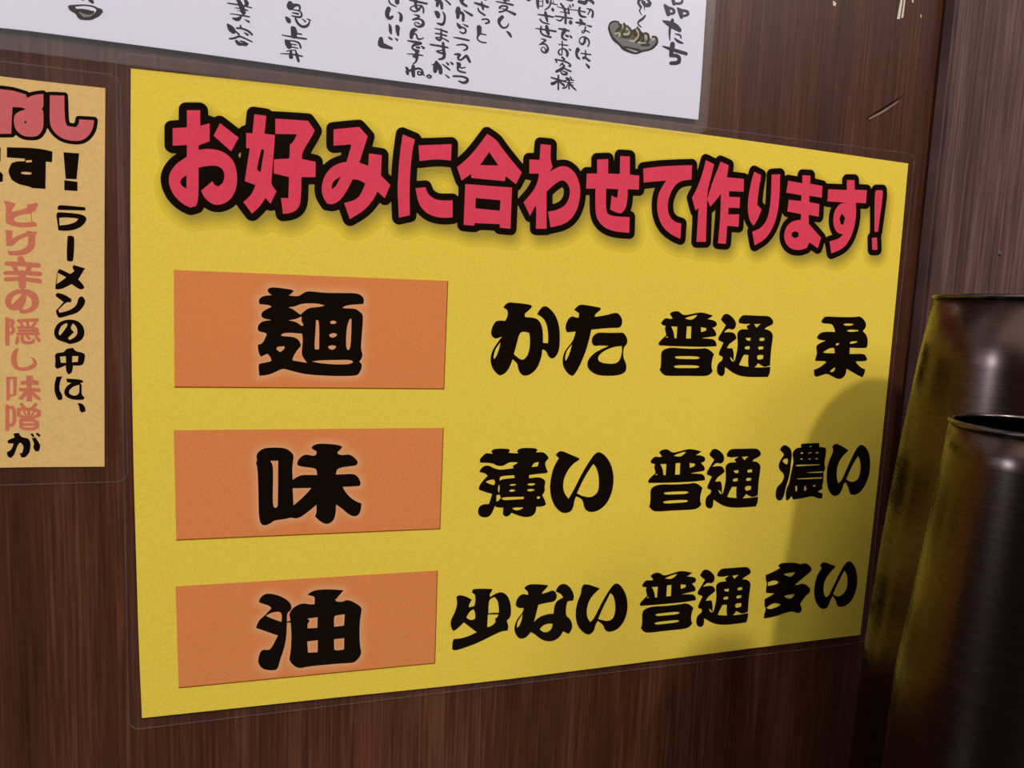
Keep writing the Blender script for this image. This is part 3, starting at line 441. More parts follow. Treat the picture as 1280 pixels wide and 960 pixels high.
P -7047,12571 -7063,12579 -7106,12642 -7126,12712 -7128,12852 -7135,12894 -7131,12902 -7117,12911 -7103,12906 -7049,12866 -7018,12796 -7012,12670 -7014,12593 -7026,12576
P -6935,13467 -7054,13492 -7123,13531 -7153,13580 -7165,13629 -7152,13685 -7145,13694 -7131,13698 -7117,13689 -7112,13636 -7098,13601 -7075,13568 -7033,13544 -6891,13503 -6883,13489 -6885,13475 -6891,13468 -6907,13462
P -7061,12402 -7103,12427 -7139,12474 -7142,12488 -7133,12502 -7117,12503 -7061,12489 -7033,12477 -6990,12446 -6985,12425 -6991,12411 -6998,12404 -7012,12399
P -6858,12403 -6922,12467 -6924,12481 -6914,12491 -6900,12492 -6823,12472 -6807,12460 -6801,12446 -6801,12432 -6811,12411 -6830,12399 -6844,12398
P -6760,13757 -6766,13762 -6767,13774 -6760,13782 -6753,13783 -6620,13795 -6611,13790 -6609,13783 -6613,13772 -6620,13768
K hand4
P -6276,11304 -6303,11319 -6316,11340 -6349,11452 -6354,11487 -6360,11490 -6409,11466 -6415,11459 -6416,11403 -6421,11382 -6437,11364 -6458,11355 -6479,11356 -6500,11368 -6513,11389 -6516,11417 -6540,11438 -6546,11452 -6542,11477 -6522,11494 -6522,11515 -6533,11564 -6560,11599 -6560,11613 -6549,11623 -6472,11619 -6451,11603 -6416,11546 -6360,11573 -6354,11578 -6340,11683 -6326,11704 -6306,11718 -6302,11725 -6312,11739 -6306,11753 -6243,11809 -6221,11858 -6210,11928 -6213,11935 -6276,11947 -6304,11959 -6316,11970 -6325,11991 -6322,12005 -6283,12027 -6297,12030 -6500,12027 -6515,12033 -6517,12047 -6507,12056 -6241,12083 -6234,12084 -6231,12089 -6239,12124 -6240,12152 -6315,12187 -6356,12229 -6364,12250 -6366,12299 -6332,12356 -6320,12369 -6263,12404 -6274,12411 -6500,12439 -6514,12453 -6513,12467 -6507,12476 -6493,12482 -6318,12492 -6206,12494 -6038,12490 -6011,12474 -6000,12453 -6001,12425 -6017,12403 -6031,12395 -6052,12392 -6073,12375 -6220,12330 -6276,12301 -6298,12278 -6299,12271 -6297,12264 -6276,12247 -6234,12234 -6122,12227 -6101,12221 -6082,12201 -6076,12173 -6087,12147 -6115,12125 -6110,12089 -5968,12078 -5954,12068 -5953,12047 -5961,12038 -5975,12034 -6101,12032 -6107,12026 -6106,12005 -6120,11921 -6157,11830 -6207,11767 -6287,11725 -6255,11717 -6231,11697 -6221,11676 -6218,11634 -6213,11630 -6129,11656 -6045,11656 -6024,11650 -5975,11617 -5931,11564 -5911,11501 -5916,11473 -5913,11466 -5881,11438 -5879,11417 -5890,11403 -5905,11400 -5947,11427 -5961,11418 -6024,11393 -6080,11389 -6136,11411 -6146,11424 -6160,11473 -6134,11536 -6122,11543 -6066,11548 -6003,11519 -6000,11522 -6020,11557 -6052,11582 -6115,11585 -6215,11550 -6208,11347 -6218,11326 -6234,11311 -6255,11303
H -6078,11445 -6045,11450 -6023,11466 -6024,11473 -6073,11497 -6094,11494 -6098,11466 -6094,11456
P -6332,13397 -6381,13411 -6433,13440 -6442,13454 -6456,13496 -6452,13510 -6423,13552 -6360,13592 -6304,13615 -6313,13706 -6318,13713 -6479,13732 -6491,13748 -6486,13763 -6472,13769 -6315,13776 -6311,13780 -6306,13853 -6300,13874 -6290,13889 -6276,13900 -6248,13907 -6227,13903 -6213,13896 -6199,13881 -6192,13867 -6189,13846 -6199,13779 -5877,13764 -5863,13759 -5852,13748 -5847,13734 -5850,13713 -5863,13700 -5877,13695 -6206,13704 -6211,13699 -6210,13657 -6206,13647 -6178,13654 -6108,13662 -6073,13656 -6059,13667 -6045,13669 -6024,13657 -6018,13636 -5972,13594 -5948,13524 -5962,13419 -5975,13400 -5996,13395 -6010,13402 -6018,13412 -6020,13426 -6015,13517 -6030,13559 -6045,13574 -6052,13576 -6080,13530 -6107,13496 -6105,13475 -6115,13463 -6143,13457 -6186,13419 -6248,13394 -6318,13394
H -6319,13447 -6262,13450 -6216,13475 -6235,13489 -6277,13538 -6292,13573 -6297,13575 -6346,13555 -6387,13524 -6400,13496 -6393,13482 -6360,13459
H -6168,13545 -6157,13540 -6107,13608 -6178,13609 -6192,13606 -6197,13601 -6193,13587
P -6143,12921 -6206,12934 -6262,12966 -6298,13020 -6290,13066 -6241,13098 -6192,13103 -6101,13079 -6088,13062 -6087,13048 -6094,13034 -6108,13025 -6129,13027 -6199,13065 -6234,13063 -6255,13047 -6255,13030 -6234,13005 -6192,12989 -6136,12991 -6094,13011 -6056,13048 -6034,13090 -6033,13118 -6052,13146 -6094,13174 -6164,13177 -6332,13120 -6355,13125 -6367,13146 -6360,13169 -6206,13255 -6177,13279 -6311,13309 -6319,13314 -6321,13321 -6318,13328 -6311,13333 -6171,13344 -6109,13328 -6092,13307 -6091,13286 -6110,13251 -6127,13237 -6122,13232 -6080,13233 -6003,13207 -5949,13160 -5939,13146 -5926,13062 -5933,13041 -5968,12983 -5982,12972 -6052,12932 -6129,12919
P -6395,12528 -6411,12537 -6423,12550 -6433,12579 -6438,12698 -6415,12782 -6404,12803 -6353,12869 -6335,12880 -6276,12903 -6248,12902 -6220,12887 -6185,12877 -6167,12859 -6166,12845 -6172,12831 -6199,12814 -6220,12806 -6231,12796 -6243,12782 -6265,12740 -6262,12737 -6220,12740 -6185,12709 -6158,12663 -6143,12614 -6129,12596 -6115,12589 -6073,12594 -5954,12644 -5940,12640 -5934,12628 -5940,12613 -6052,12544 -6122,12525 -6164,12540 -6180,12551 -6208,12593 -6216,12642 -6227,12670 -6241,12688 -6262,12686 -6295,12663 -6317,12565 -6329,12544 -6346,12531 -6360,12525
P -5758,11338 -5835,11379 -5841,11403 -5835,11422 -5781,11473 -5765,11480 -5716,11486 -5653,11455 -5642,11438 -5636,11403 -5637,11389 -5645,11375 -5695,11336 -5744,11333
H -5747,11389 -5737,11385 -5723,11388 -5709,11403 -5730,11420 -5751,11421 -5775,11403
P -6122,12250 -6206,12262 -6221,12278 -6223,12292 -6219,12306 -6199,12320 -6108,12335 -6087,12330 -6075,12320 -6067,12306 -6065,12285 -6069,12271 -6080,12258 -6094,12250
P -5954,12256 -5973,12264 -6043,12327 -6049,12348 -6040,12362 -6031,12367 -6017,12367 -5926,12345 -5913,12334 -5901,12306 -5909,12278 -5926,12262
K hand5
P -5436,11983 -5452,12001 -5449,12022 -5436,12033 -5329,12078 -5300,12113 -5291,12148 -5292,12176 -5408,12195 -5471,12210 -5522,12232 -5532,12246 -5531,12260 -5506,12290 -5436,12310 -5324,12332 -5333,12400 -5338,12404 -5723,12416 -5735,12421 -5744,12430 -5749,12442 -5747,12456 -5737,12471 -5716,12478 -5338,12474 -5341,12547 -5336,12568 -5326,12582 -5310,12593 -5296,12597 -5275,12595 -5255,12582 -5242,12561 -5230,12470 -5226,12464 -5114,12455 -5098,12442 -5094,12421 -5101,12407 -5121,12397 -5219,12400 -5206,12323 -5180,12225 -5181,12134 -5213,12050 -5289,11998 -5422,11981
H -5414,12260 -5310,12253 -5306,12260 -5312,12281 -5317,12286 -5422,12267
P -5373,11524 -5396,11539 -5410,11560 -5429,11676 -5436,11682 -5487,11574 -5497,11560 -5513,11548 -5541,11541 -5569,11547 -5590,11563 -5603,11588 -5612,11714 -5604,11777 -5653,11788 -5662,11798 -5663,11812 -5653,11822 -5588,11833 -5574,11875 -5548,11910 -5541,11932 -5530,11945 -5513,11954 -5485,11955 -5465,11945 -5453,11931 -5443,11906 -5339,11826 -5328,11812 -5289,11735 -5285,11714 -5277,11588 -5283,11560 -5298,11539 -5324,11523 -5352,11519
P -5422,12589 -5492,12607 -5562,12656 -5568,12666 -5570,12680 -5553,12715 -5541,12723 -5450,12734 -5403,12736 -5401,12793 -5408,12799 -5422,12800 -5569,12803 -5583,12812 -5588,12827 -5583,12841 -5569,12850 -5401,12859 -5398,12939 -5408,12944 -5450,12951 -5590,12960 -5603,12974 -5600,12988 -5583,12995 -5443,12997 -5401,12993 -5391,13016 -5373,13025 -5352,13016 -5345,12990 -5342,12988 -5163,12958 -5149,12952 -5139,12939 -5136,12918 -5148,12897 -5163,12889 -5177,12889 -5338,12930 -5331,12852 -5177,12829 -5161,12820 -5154,12799 -5163,12778 -5184,12770 -5324,12791 -5329,12785 -5325,12736 -5233,12710 -5100,12658 -5090,12652 -5082,12638 -5086,12615 -5100,12604 -5114,12603 -5247,12661 -5324,12686 -5345,12631 -5352,12621 -5401,12592
H -5465,12673 -5429,12670 -5415,12676 -5409,12687 -5415,12693 -5480,12687 -5481,12680
P -5380,13616 -5401,13628 -5413,13646 -5438,13772 -5450,13796 -5485,13701 -5499,13681 -5520,13670 -5541,13670 -5563,13681 -5578,13702 -5580,13751 -5575,13842 -5625,13867 -5633,13884 -5626,13898 -5618,13902 -5562,13914 -5548,13970 -5534,13987 -5520,13995 -5499,13997 -5477,13989 -5463,13975 -5450,13941 -5368,13891 -5358,13877 -5330,13814 -5318,13653 -5324,13638 -5338,13623 -5359,13614
P -5408,13099 -5520,13133 -5534,13149 -5535,13163 -5527,13179 -5513,13188 -5394,13184 -5359,13192 -5338,13206 -5317,13247 -5302,13324 -5299,13387 -5308,13443 -5324,13492 -5359,13557 -5358,13569 -5345,13576 -5269,13527 -5234,13471 -5219,13394 -5220,13310 -5234,13219 -5263,13149 -5303,13109 -5317,13102 -5387,13095
P -5506,13315 -5527,13328 -5546,13352 -5572,13387 -5601,13443 -5622,13520 -5619,13534 -5611,13541 -5541,13559 -5506,13556 -5485,13545 -5443,13510 -5419,13478 -5412,13436 -5433,13345 -5443,13330 -5464,13316 -5485,13312
P -5051,11685 -5219,11790 -5310,11859 -5316,11868 -5312,11882 -5296,11885 -5191,11843 -5114,11802 -5017,11735 -5005,11714 -5011,11693 -5030,11681
P -5093,13793 -5107,13798 -5198,13872 -5345,13976 -5352,13982 -5352,13996 -5338,14000 -5226,13956 -5156,13918 -5065,13854 -5053,13835 -5055,13814 -5072,13796
P -5072,11427 -5197,11525 -5201,11539 -5193,11553 -5177,11556 -5044,11492 -5033,11483 -5024,11462 -5030,11441 -5051,11426
P -4967,11882 -5039,11959 -5042,11973 -5032,11987 -5016,11989 -4925,11956 -4906,11938 -4901,11910 -4912,11889 -4925,11879 -4939,11875
P -5107,11846 -5122,11854 -5180,11931 -5182,11945 -5171,11959 -5156,11960 -5072,11923 -5059,11910 -5053,11882 -5062,11861 -5083,11847
K hand6
P -4647,13338 -4668,13353 -4678,13375 -4675,13508 -4684,13550 -4696,13561 -4717,13566 -4740,13564 -4757,13438 -4766,13420 -4780,13406 -4801,13396 -4829,13396 -4854,13410 -4870,13431 -4875,13452 -4879,13557 -4902,13592 -4906,13613 -4903,13634 -4911,13648 -4912,13662 -4906,13675 -4885,13697 -4886,13732 -4878,13761 -4857,13787 -4836,13799 -4815,13804 -4794,13804 -4757,13788 -4738,13767 -4721,13732 -4720,13711 -4731,13676 -4703,13672 -4633,13650 -4619,13638 -4582,13592 -4565,13508 -4579,13375 -4589,13354 -4605,13341 -4626,13335
P -4360,12028 -4381,12044 -4486,12188 -4500,12179 -4572,12108 -4647,12060 -4717,12051 -4759,12065 -4777,12080 -4800,12129 -4799,12150 -4789,12199 -4783,12213 -4787,12219 -4885,12218 -4904,12234 -4905,12255 -4899,12264 -4885,12273 -4738,12310 -4717,12308 -4675,12284 -4657,12262 -4655,12234 -4664,12213 -4704,12164 -4716,12136 -4715,12122 -4703,12116 -4670,12122 -4623,12157 -4549,12247 -4500,12288 -4479,12296 -4451,12292 -4410,12269 -4373,12220 -4302,12087 -4300,12059 -4312,12038 -4332,12026
P -4528,11309 -4591,11313 -4717,11368 -4729,11380 -4730,11401 -4724,11410 -4710,11416 -4584,11393 -4528,11401 -4479,11432 -4458,11457 -4455,11471 -4472,11488 -4549,11514 -4668,11520 -4906,11491 -4921,11499 -4931,11513 -4933,11534 -4927,11547 -4906,11561 -4668,11584 -4542,11583 -4430,11561 -4374,11524 -4360,11507 -4355,11492 -4352,11436 -4356,11415 -4397,11359 -4412,11345 -4493,11310
P -4549,11666 -4675,11672 -4752,11700 -4766,11710 -4795,11772 -4803,11828 -4803,11842 -4795,11870 -4798,11919 -4819,11968 -4815,11989 -4802,12003 -4787,12008 -4710,12007 -4689,12000 -4668,11985 -4654,11965 -4646,11940 -4646,11884 -4657,11849 -4654,11847 -4493,11884 -4475,11877 -4472,11870 -4473,11856 -4486,11844 -4640,11798 -4661,11804 -4675,11832 -4717,11810 -4728,11786 -4717,11763 -4661,11740 -4472,11722 -4463,11716 -4455,11702 -4455,11688 -4465,11672 -4486,11664
P -4549,13829 -4633,13848 -4690,13879 -4703,13888 -4759,13949 -4789,14012 -4789,14075 -4783,14124 -4777,14138 -4759,14162 -4738,14178 -4703,14190 -4661,14187 -4626,14169 -4599,14138 -4588,14103 -4590,14068 -4618,14019 -4637,13998 -4635,13991 -4621,13963 -4591,13935 -4503,13900 -4488,13886 -4483,13872 -4485,13851 -4500,13832 -4521,13825
P -4654,12939 -4738,12978 -4745,12997 -4741,13011 -4731,13019 -4717,13021 -4640,12996 -4598,13001 -4570,13019 -4557,13039 -4558,13074 -4570,13095 -4605,13118 -4647,13124 -4668,13119 -4688,13095 -4710,13084 -4738,13083 -4759,13092 -4815,13150 -4839,13193 -4854,13256 -4850,13270 -4843,13275 -4829,13277 -4766,13257 -4730,13235 -4675,13181 -4647,13181 -4591,13172 -4535,13150 -4521,13139 -4492,13102 -4486,13088 -4485,13025 -4521,12969 -4584,12937 -4640,12936
P -4591,12387 -4599,12402 -4597,12416 -4592,12423 -4500,12495 -4490,12521 -4500,12542 -4528,12559 -4591,12569 -4675,12564 -4822,12530 -4836,12535 -4841,12542 -4843,12556 -4839,12563 -4829,12570 -4689,12621 -4591,12638 -4500,12628 -4444,12597 -4427,12577 -4407,12528 -4405,12514 -4412,12493 -4440,12451 -4456,12437 -4570,12384
P -4416,12731 -4773,12755 -4941,12773 -4953,12780 -4955,12794 -4951,12801 -4941,12805 -4766,12816 -4633,12814 -4402,12795 -4381,12785 -4373,12773 -4372,12759 -4377,12745 -4388,12734
P -4339,13548 -4458,13598 -4535,13640 -4633,13710 -4636,13725 -4630,13732 -4619,13733 -4430,13677 -4304,13631 -4292,13620 -4285,13606 -4285,13578 -4304,13555 -4318,13548
P -4472,13177 -4640,13250 -4646,13256 -4645,13270 -4633,13276 -4451,13247 -4431,13228 -4428,13214 -4431,13200 -4441,13186 -4451,13179
K hand7
P -3945,12742 -4029,12761 -4085,12788 -4125,12834 -4130,12848 -4140,12897 -4128,12974 -4127,13016 -4150,13233 -4142,13261 -4127,13284 -4106,13302 -4078,13313 -4043,13314 -4015,13304 -3994,13289 -3974,13261 -3966,13226 -3973,13065 -3798,13049 -3782,13037 -3784,13018 -3798,13009 -3992,13016 -4013,12988 -4043,12968 -4057,12946 -4075,12897 -4074,12862 -4050,12831 -4008,12810 -3938,12795 -3875,12789 -3791,12799 -3777,12794 -3769,12785 -3769,12764 -3784,12750 -3868,12737
P -3952,13803 -3964,13814 -4001,13882 -4015,13928 -4099,13942 -4260,13977 -4276,13996 -4277,14010 -4270,14024 -4260,14032 -4246,14035 -4085,14032 -4036,14026 -4028,14031 -4032,14066 -4029,14080 -4016,14094 -4001,14098 -3987,14094 -3978,14087 -3945,14019 -3938,14013 -3756,13975 -3742,13968 -3732,13954 -3729,13933 -3741,13912 -3756,13904 -3903,13916 -3907,13912 -3911,13821 -3917,13811 -3931,13802
P -3854,13378 -3864,13387 -3869,13401 -3861,13422 -3776,13457 -3760,13471 -3757,13478 -3763,13492 -3791,13513 -3840,13517 -3966,13480 -3980,13485 -3990,13499 -3991,13513 -3984,13527 -3973,13535 -3847,13571 -3777,13572 -3714,13546 -3683,13506 -3678,13492 -3688,13443 -3695,13429 -3749,13394 -3840,13376
P -3882,13631 -4043,13692 -4113,13747 -4121,13758 -4152,13849 -4144,13870 -4127,13877 -4108,13870 -4064,13795 -4015,13761 -3854,13695 -3843,13674 -3846,13653 -3861,13636
P -3875,14142 -3973,14150 -3987,14158 -3989,14178 -3973,14190 -3840,14188 -3826,14179 -3822,14171 -3826,14150 -3840,14141
K hand8
P -2823,13805 -3012,13877 -3131,13914 -3151,13898 -3222,13859 -3355,13815 -3376,13814 -3390,13823 -3398,13842 -3396,13856 -3384,13870 -3243,13907 -3205,13933 -3278,13954 -3283,13968 -3275,13982 -3264,13985 -3166,13974 -3145,13998 -3128,14031 -3131,14036 -3145,14040 -3243,14033 -3285,14016 -3294,14010 -3320,13955 -3334,13944 -3348,13940 -3369,13941 -3390,13955 -3400,13975 -3398,14003 -3390,14015 -3334,14071 -3257,14093 -3138,14102 -3075,14091 -3057,14073 -3048,14031 -3051,14010 -3076,13968 -3072,13961 -2795,13904 -2781,13899 -2767,13888 -2759,13877 -2754,13856 -2761,13828 -2772,13814 -2788,13804 -2809,13802
P -3250,13322 -3321,13359 -3386,13429 -3422,13499 -3427,13562 -3422,13590 -3383,13662 -3292,13744 -3271,13755 -3250,13758 -3229,13753 -3208,13739 -3194,13716 -3191,13695 -3201,13661 -3274,13576 -3300,13534 -3308,13513 -3299,13471 -3264,13418 -3222,13390 -3180,13383 -3136,13394 -3089,13425 -3061,13457 -3019,13538 -3005,13540 -2994,13527 -3008,13436 -3047,13379 -3110,13336 -3166,13320 -3180,13317
P -2949,14115 -3299,14142 -3502,14149 -3514,14157 -3518,14171 -3511,14185 -3495,14190 -3222,14196 -3229,14240 -3369,14243 -3383,14252 -3387,14269 -3383,14276 -3369,14284 -3236,14286 -3241,14325 -3236,14346 -3215,14368 -3187,14375 -3161,14367 -3145,14351 -3138,14332 -3131,14282 -3019,14281 -3003,14269 -3004,14248 -3019,14237 -3124,14238 -3130,14234 -3131,14199 -3124,14193 -2886,14184 -2863,14171 -2856,14157 -2855,14143 -2859,14129 -2872,14115 -2893,14110
P -2921,13063 -2935,13072 -3046,13184 -3093,13226 -3097,13247 -3089,13261 -3068,13268 -2984,13254 -2920,13205 -2873,13100 -2875,13086 -2886,13069 -2900,13062
P -2368,14359 -2403,14375 -2452,14430 -2455,14444 -2445,14462 -2431,14467 -2417,14464 -2372,14416 -2347,14408 -2319,14414 -2300,14430 -2282,14479 -2270,14492 -2249,14495 -2235,14486 -2229,14465 -2245,14402 -2254,14388 -2284,14364 -2298,14358 -2347,14353
P -2942,14339 -2963,14341 -2975,14353 -2975,14367 -2963,14379 -2865,14383 -2851,14379 -2841,14367 -2843,14346 -2858,14334
K hand9
P -1483,13252 -1672,13271 -1777,13302 -1848,13358 -1877,13435 -1877,13477 -1882,13480 -2029,13483 -2040,13491 -2043,13505 -2029,13518 -1875,13529 -1872,13533 -1865,13596 -1854,13610 -1833,13618 -1812,13614 -1797,13596 -1794,13582 -1797,13540 -1791,13534 -1679,13539 -1688,13610 -1683,13638 -1672,13654 -1658,13667 -1623,13678 -1595,13673 -1568,13652 -1525,13542 -1273,13542 -1259,13539 -1245,13526 -1240,13505 -1249,13484 -1266,13473 -1504,13475 -1508,13470 -1507,13449 -1492,13386 -1492,13372 -1504,13348 -1532,13330 -1441,13323 -1422,13309 -1415,13288 -1421,13267 -1434,13254 -1448,13250
H -1635,13337 -1567,13332 -1559,13337 -1574,13348 -1637,13413 -1665,13474 -1672,13477 -1801,13477 -1803,13449 -1787,13400 -1749,13366 -1658,13338
P -1686,12700 -1763,12735 -1804,12784 -1810,12798 -1812,12861 -1784,12904 -1721,12937 -1665,12927 -1616,12876 -1602,12846 -1595,12848 -1593,12854 -1587,12903 -1601,12945 -1637,12988 -1700,13005 -1826,12969 -1854,12952 -1868,12953 -1876,12959 -1883,12980 -1868,13001 -1701,13141 -1711,13148 -1808,13169 -1816,13176 -1817,13190 -1805,13203 -1665,13204 -1651,13201 -1616,13179 -1608,13169 -1604,13155 -1608,13134 -1693,13061 -1689,13057 -1616,13048 -1606,13043 -1540,12987 -1499,12910 -1496,12826 -1532,12755 -1609,12703
H -1685,12770 -1672,12769 -1654,12777 -1649,12819 -1659,12854 -1686,12894 -1714,12902 -1756,12879 -1768,12847 -1761,12819 -1734,12791
P -1980,14153 -1991,14163 -2043,14275 -2060,14366 -2056,14513 -2053,14527 -2043,14543 -2028,14555 -2008,14561 -1987,14558 -1966,14545 -1955,14527 -1943,14443 -1938,14436 -1833,14445 -1826,14450 -1826,14541 -1817,14555 -1798,14555 -1790,14541 -1789,14261 -1794,14254 -1805,14249 -1917,14244 -1931,14247 -1933,14177 -1938,14163 -1959,14149
H -1930,14282 -1924,14276 -1826,14286 -1826,14417 -1931,14413 -1938,14416
P -1623,13770 -1640,13785 -1700,13888 -1723,13946 -1728,13949 -1973,13952 -1989,13967 -1986,13988 -1979,13995 -1966,13999 -1742,14013 -1738,14016 -1744,14072 -1741,14093 -1721,14119 -1693,14128 -1665,14121 -1649,14107 -1616,14022 -1609,14014 -1392,14004 -1378,14001 -1365,13988 -1361,13967 -1371,13949 -1385,13941 -1591,13946 -1593,13939 -1571,13799 -1576,13785 -1588,13772 -1602,13767
P -1721,14141 -1735,14148 -1741,14156 -1740,14177 -1630,14259 -1585,14317 -1558,14387 -1545,14457 -1545,14583 -1541,14597 -1532,14606 -1511,14609 -1501,14604 -1492,14590 -1480,14464 -1482,14443 -1476,14437 -1434,14436 -1435,14534 -1428,14548 -1420,14549 -1410,14541 -1399,14436 -1392,14432 -1259,14424 -1244,14415 -1243,14394 -1259,14382 -1486,14394 -1494,14366 -1530,14282 -1585,14219 -1707,14145
P -1665,14379 -1688,14394 -1703,14422 -1722,14562 -1717,14583 -1707,14597 -1693,14607 -1672,14613 -1644,14607 -1623,14587 -1574,14443 -1581,14408 -1602,14385 -1630,14374
P -1742,13700 -1833,13727 -1846,13736 -1902,13806 -1909,13820 -1909,13834 -1903,13845 -1882,13858 -1868,13857 -1854,13848 -1798,13782 -1728,13759 -1525,13742 -1516,13736 -1509,13722 -1512,13708 -1518,13701 -1532,13696
P -1427,14149 -1448,14158 -1476,14184 -1485,14198 -1489,14219 -1486,14240 -1473,14261 -1452,14275 -1427,14279 -1399,14272 -1380,14254 -1367,14219 -1363,14198 -1369,14177 -1385,14157 -1406,14148
K hand10
P -1093,11527 -1107,11539 -1113,11557 -1125,11781 -1128,11786 -1170,11742 -1226,11700 -1303,11667 -1324,11663 -1345,11666 -1362,11676 -1375,11690 -1383,11711 -1384,11732 -1376,11753 -1364,11767 -1345,11778 -1275,11799 -1232,11823 -1174,11865 -1184,11871 -1380,11906 -1391,11914 -1398,11928 -1396,11942 -1387,11953 -1366,11958 -1135,11932 -1136,12040 -1121,12060 -1100,12065 -1079,12057 -1068,12040 -1059,11921 -876,11893 -870,11907 -862,11915 -777,11928 -818,11956 -829,11977 -823,12005 -813,12016 -799,12023 -778,12023 -715,12006 -694,12010 -680,12008 -660,11991 -652,11944 -627,11949 -671,12040 -666,12061 -645,12069 -628,12061 -568,11989 -554,11957 -498,11964 -481,11956 -477,11942 -484,11930 -491,11926 -652,11907 -650,11872 -645,11868 -519,11882 -505,11878 -500,11865 -511,11851 -611,11837 -609,11830 -568,11786 -561,11784 -512,11796 -498,11789 -496,11774 -502,11767 -537,11753 -477,11702 -379,11637 -371,11620 -379,11604 -386,11600 -400,11599 -512,11642 -582,11693 -617,11732 -640,11725 -644,11718 -640,11627 -644,11613 -652,11604 -666,11598 -687,11600 -701,11613 -705,11627 -715,11775 -736,11683 -785,11630 -799,11622 -904,11593 -925,11594 -942,11613 -943,11627 -936,11641 -925,11649 -820,11679 -784,11711 -743,11811 -719,11816 -722,11820 -729,11817 -764,11819 -771,11824 -778,11839 -792,11825 -806,11822 -981,11842 -989,11837 -841,11760 -826,11739 -826,11711 -834,11696 -848,11684 -862,11679 -883,11680 -1051,11790 -1054,11781 -1043,11550 -1051,11535 -1065,11525 -1079,11523
H -773,11851 -771,11848 -764,11854 -722,11861 -722,11893 -736,11897 -828,11886 -792,11879 -778,11865
P -939,13794 -960,13808 -972,13832 -981,13997 -988,13999 -994,13993 -1079,13877 -1163,13845 -1282,13890 -1290,13902 -1287,13916 -1279,13923 -1268,13924 -1163,13906 -1115,13930 -1063,13993 -1065,13996 -1093,13997 -1324,13985 -1344,13993 -1353,14007 -1350,14028 -1331,14043 -985,14056 -988,14161 -989,14168 -995,14172 -1142,14173 -1151,14175 -1159,14182 -1159,14196 -1149,14204 -1009,14208 -1038,14287 -1051,14305 -1268,14322 -1282,14328 -1286,14336 -1282,14350 -1268,14354 -1086,14344 -1082,14350 -1163,14426 -1173,14441 -1172,14469 -1163,14483 -1149,14492 -1128,14494 -1114,14488 -1016,14411 -960,14341 -883,14338 -876,14343 -875,14385 -863,14399 -848,14404 -834,14402 -820,14391 -806,14339 -603,14340 -589,14329 -591,14315 -603,14307 -799,14303 -802,14301 -787,14210 -771,14197 -771,14182 -799,14152 -820,14144 -841,14148 -862,14170 -890,14171 -894,14168 -889,14063 -885,14056 -680,14054 -659,14042 -654,14021 -660,14007 -680,13995 -883,13997 -876,13839 -878,13825 -890,13806 -904,13796 -918,13792
H -901,14210 -867,14210 -872,14287 -876,14301 -883,14290 -934,14280 -912,14224
P -932,12060 -997,12089 -1044,12173 -1159,12117 -1177,12111 -1198,12114 -1213,12124 -1224,12138 -1229,12159 -1225,12180 -1212,12197 -1037,12304 -967,12360 -949,12383 -950,12390 -988,12408 -1037,12361 -1065,12342 -1079,12342 -1088,12355 -1072,12389 -1038,12432 -1048,12446 -1044,12460 -1030,12467 -1009,12464 -974,12501 -960,12506 -944,12502 -933,12488 -932,12474 -940,12460 -938,12453 -911,12449 -897,12442 -860,12397 -854,12376 -867,12334 -862,12328 -736,12289 -624,12262 -610,12254 -601,12236 -601,12222 -610,12207 -624,12199 -638,12198 -750,12225 -890,12276 -897,12274 -958,12222 -953,12218 -813,12216 -764,12195 -750,12184 -742,12166 -746,12117 -750,12103 -764,12086 -827,12057
H -919,12131 -855,12140 -827,12152 -841,12159 -953,12185 -961,12194 -962,12208 -967,12214 -1000,12194 -960,12143 -953,12138
P -827,12703 -841,12713 -852,12733 -854,12747 -848,12803 -855,12838 -870,12873 -898,12908 -939,12939 -974,12943 -988,12775 -978,12754 -981,12744 -988,12736 -1065,12716 -1079,12718 -1128,12736 -1164,12775 -1172,12789 -1173,12852 -1139,12908 -1079,12956 -1030,12977 -1028,12985 -1031,13041 -1037,13069 -1149,13067 -1162,13076 -1164,13090 -1161,13097 -1149,13104 -1044,13112 -1040,13118 -1050,13216 -1043,13230 -1030,13238 -1009,13236 -995,13223 -981,13116 -799,13128 -785,13123 -775,13111 -776,13090 -792,13075 -974,13070 -978,13062 -974,12992 -925,12996 -848,12975 -789,12936 -747,12873 -734,12803 -761,12726 -771,12712 -792,12700 -813,12698
H -1070,12775 -1058,12770 -1028,12775 -1026,12922 -1030,12927 -1055,12915 -1092,12880 -1109,12838 -1107,12810 -1086,12783
P -904,13250 -995,13261 -1052,13300 -1065,13313 -1071,13328 -1082,13405 -1070,13489 -1037,13580 -1171,13587 -1184,13596 -1191,13613 -1188,13629 -1177,13640 -1163,13644 -1009,13648 -974,13669 -939,13673 -911,13665 -876,13640 -771,13627 -754,13615 -748,13601 -748,13587 -757,13573 -767,13566 -778,13563 -869,13569 -877,13552 -960,13440 -981,13391 -984,13356 -967,13334 -848,13303 -830,13286 -830,13265 -848,13247
P -673,12368 -736,12379 -748,12390 -751,12404 -745,12418 -712,12439 -722,12453 -757,12476 -855,12504 -981,12522 -1177,12533 -1183,12530 -1157,12481 -1156,12467 -1161,12453 -1169,12446 -1191,12442 -1209,12453 -1265,12544 -1270,12558 -1267,12572 -1257,12586 -1240,12592 -1212,12585 -981,12587 -939,12584 -936,12586 -1016,12635 -1031,12656 -1032,12677 -1020,12698 -1002,12707 -981,12707 -876,12642 -868,12628 -866,12607 -872,12593 -888,12579 -834,12571 -736,12540 -659,12497 -628,12453 -623,12425 -642,12383 -659,12371
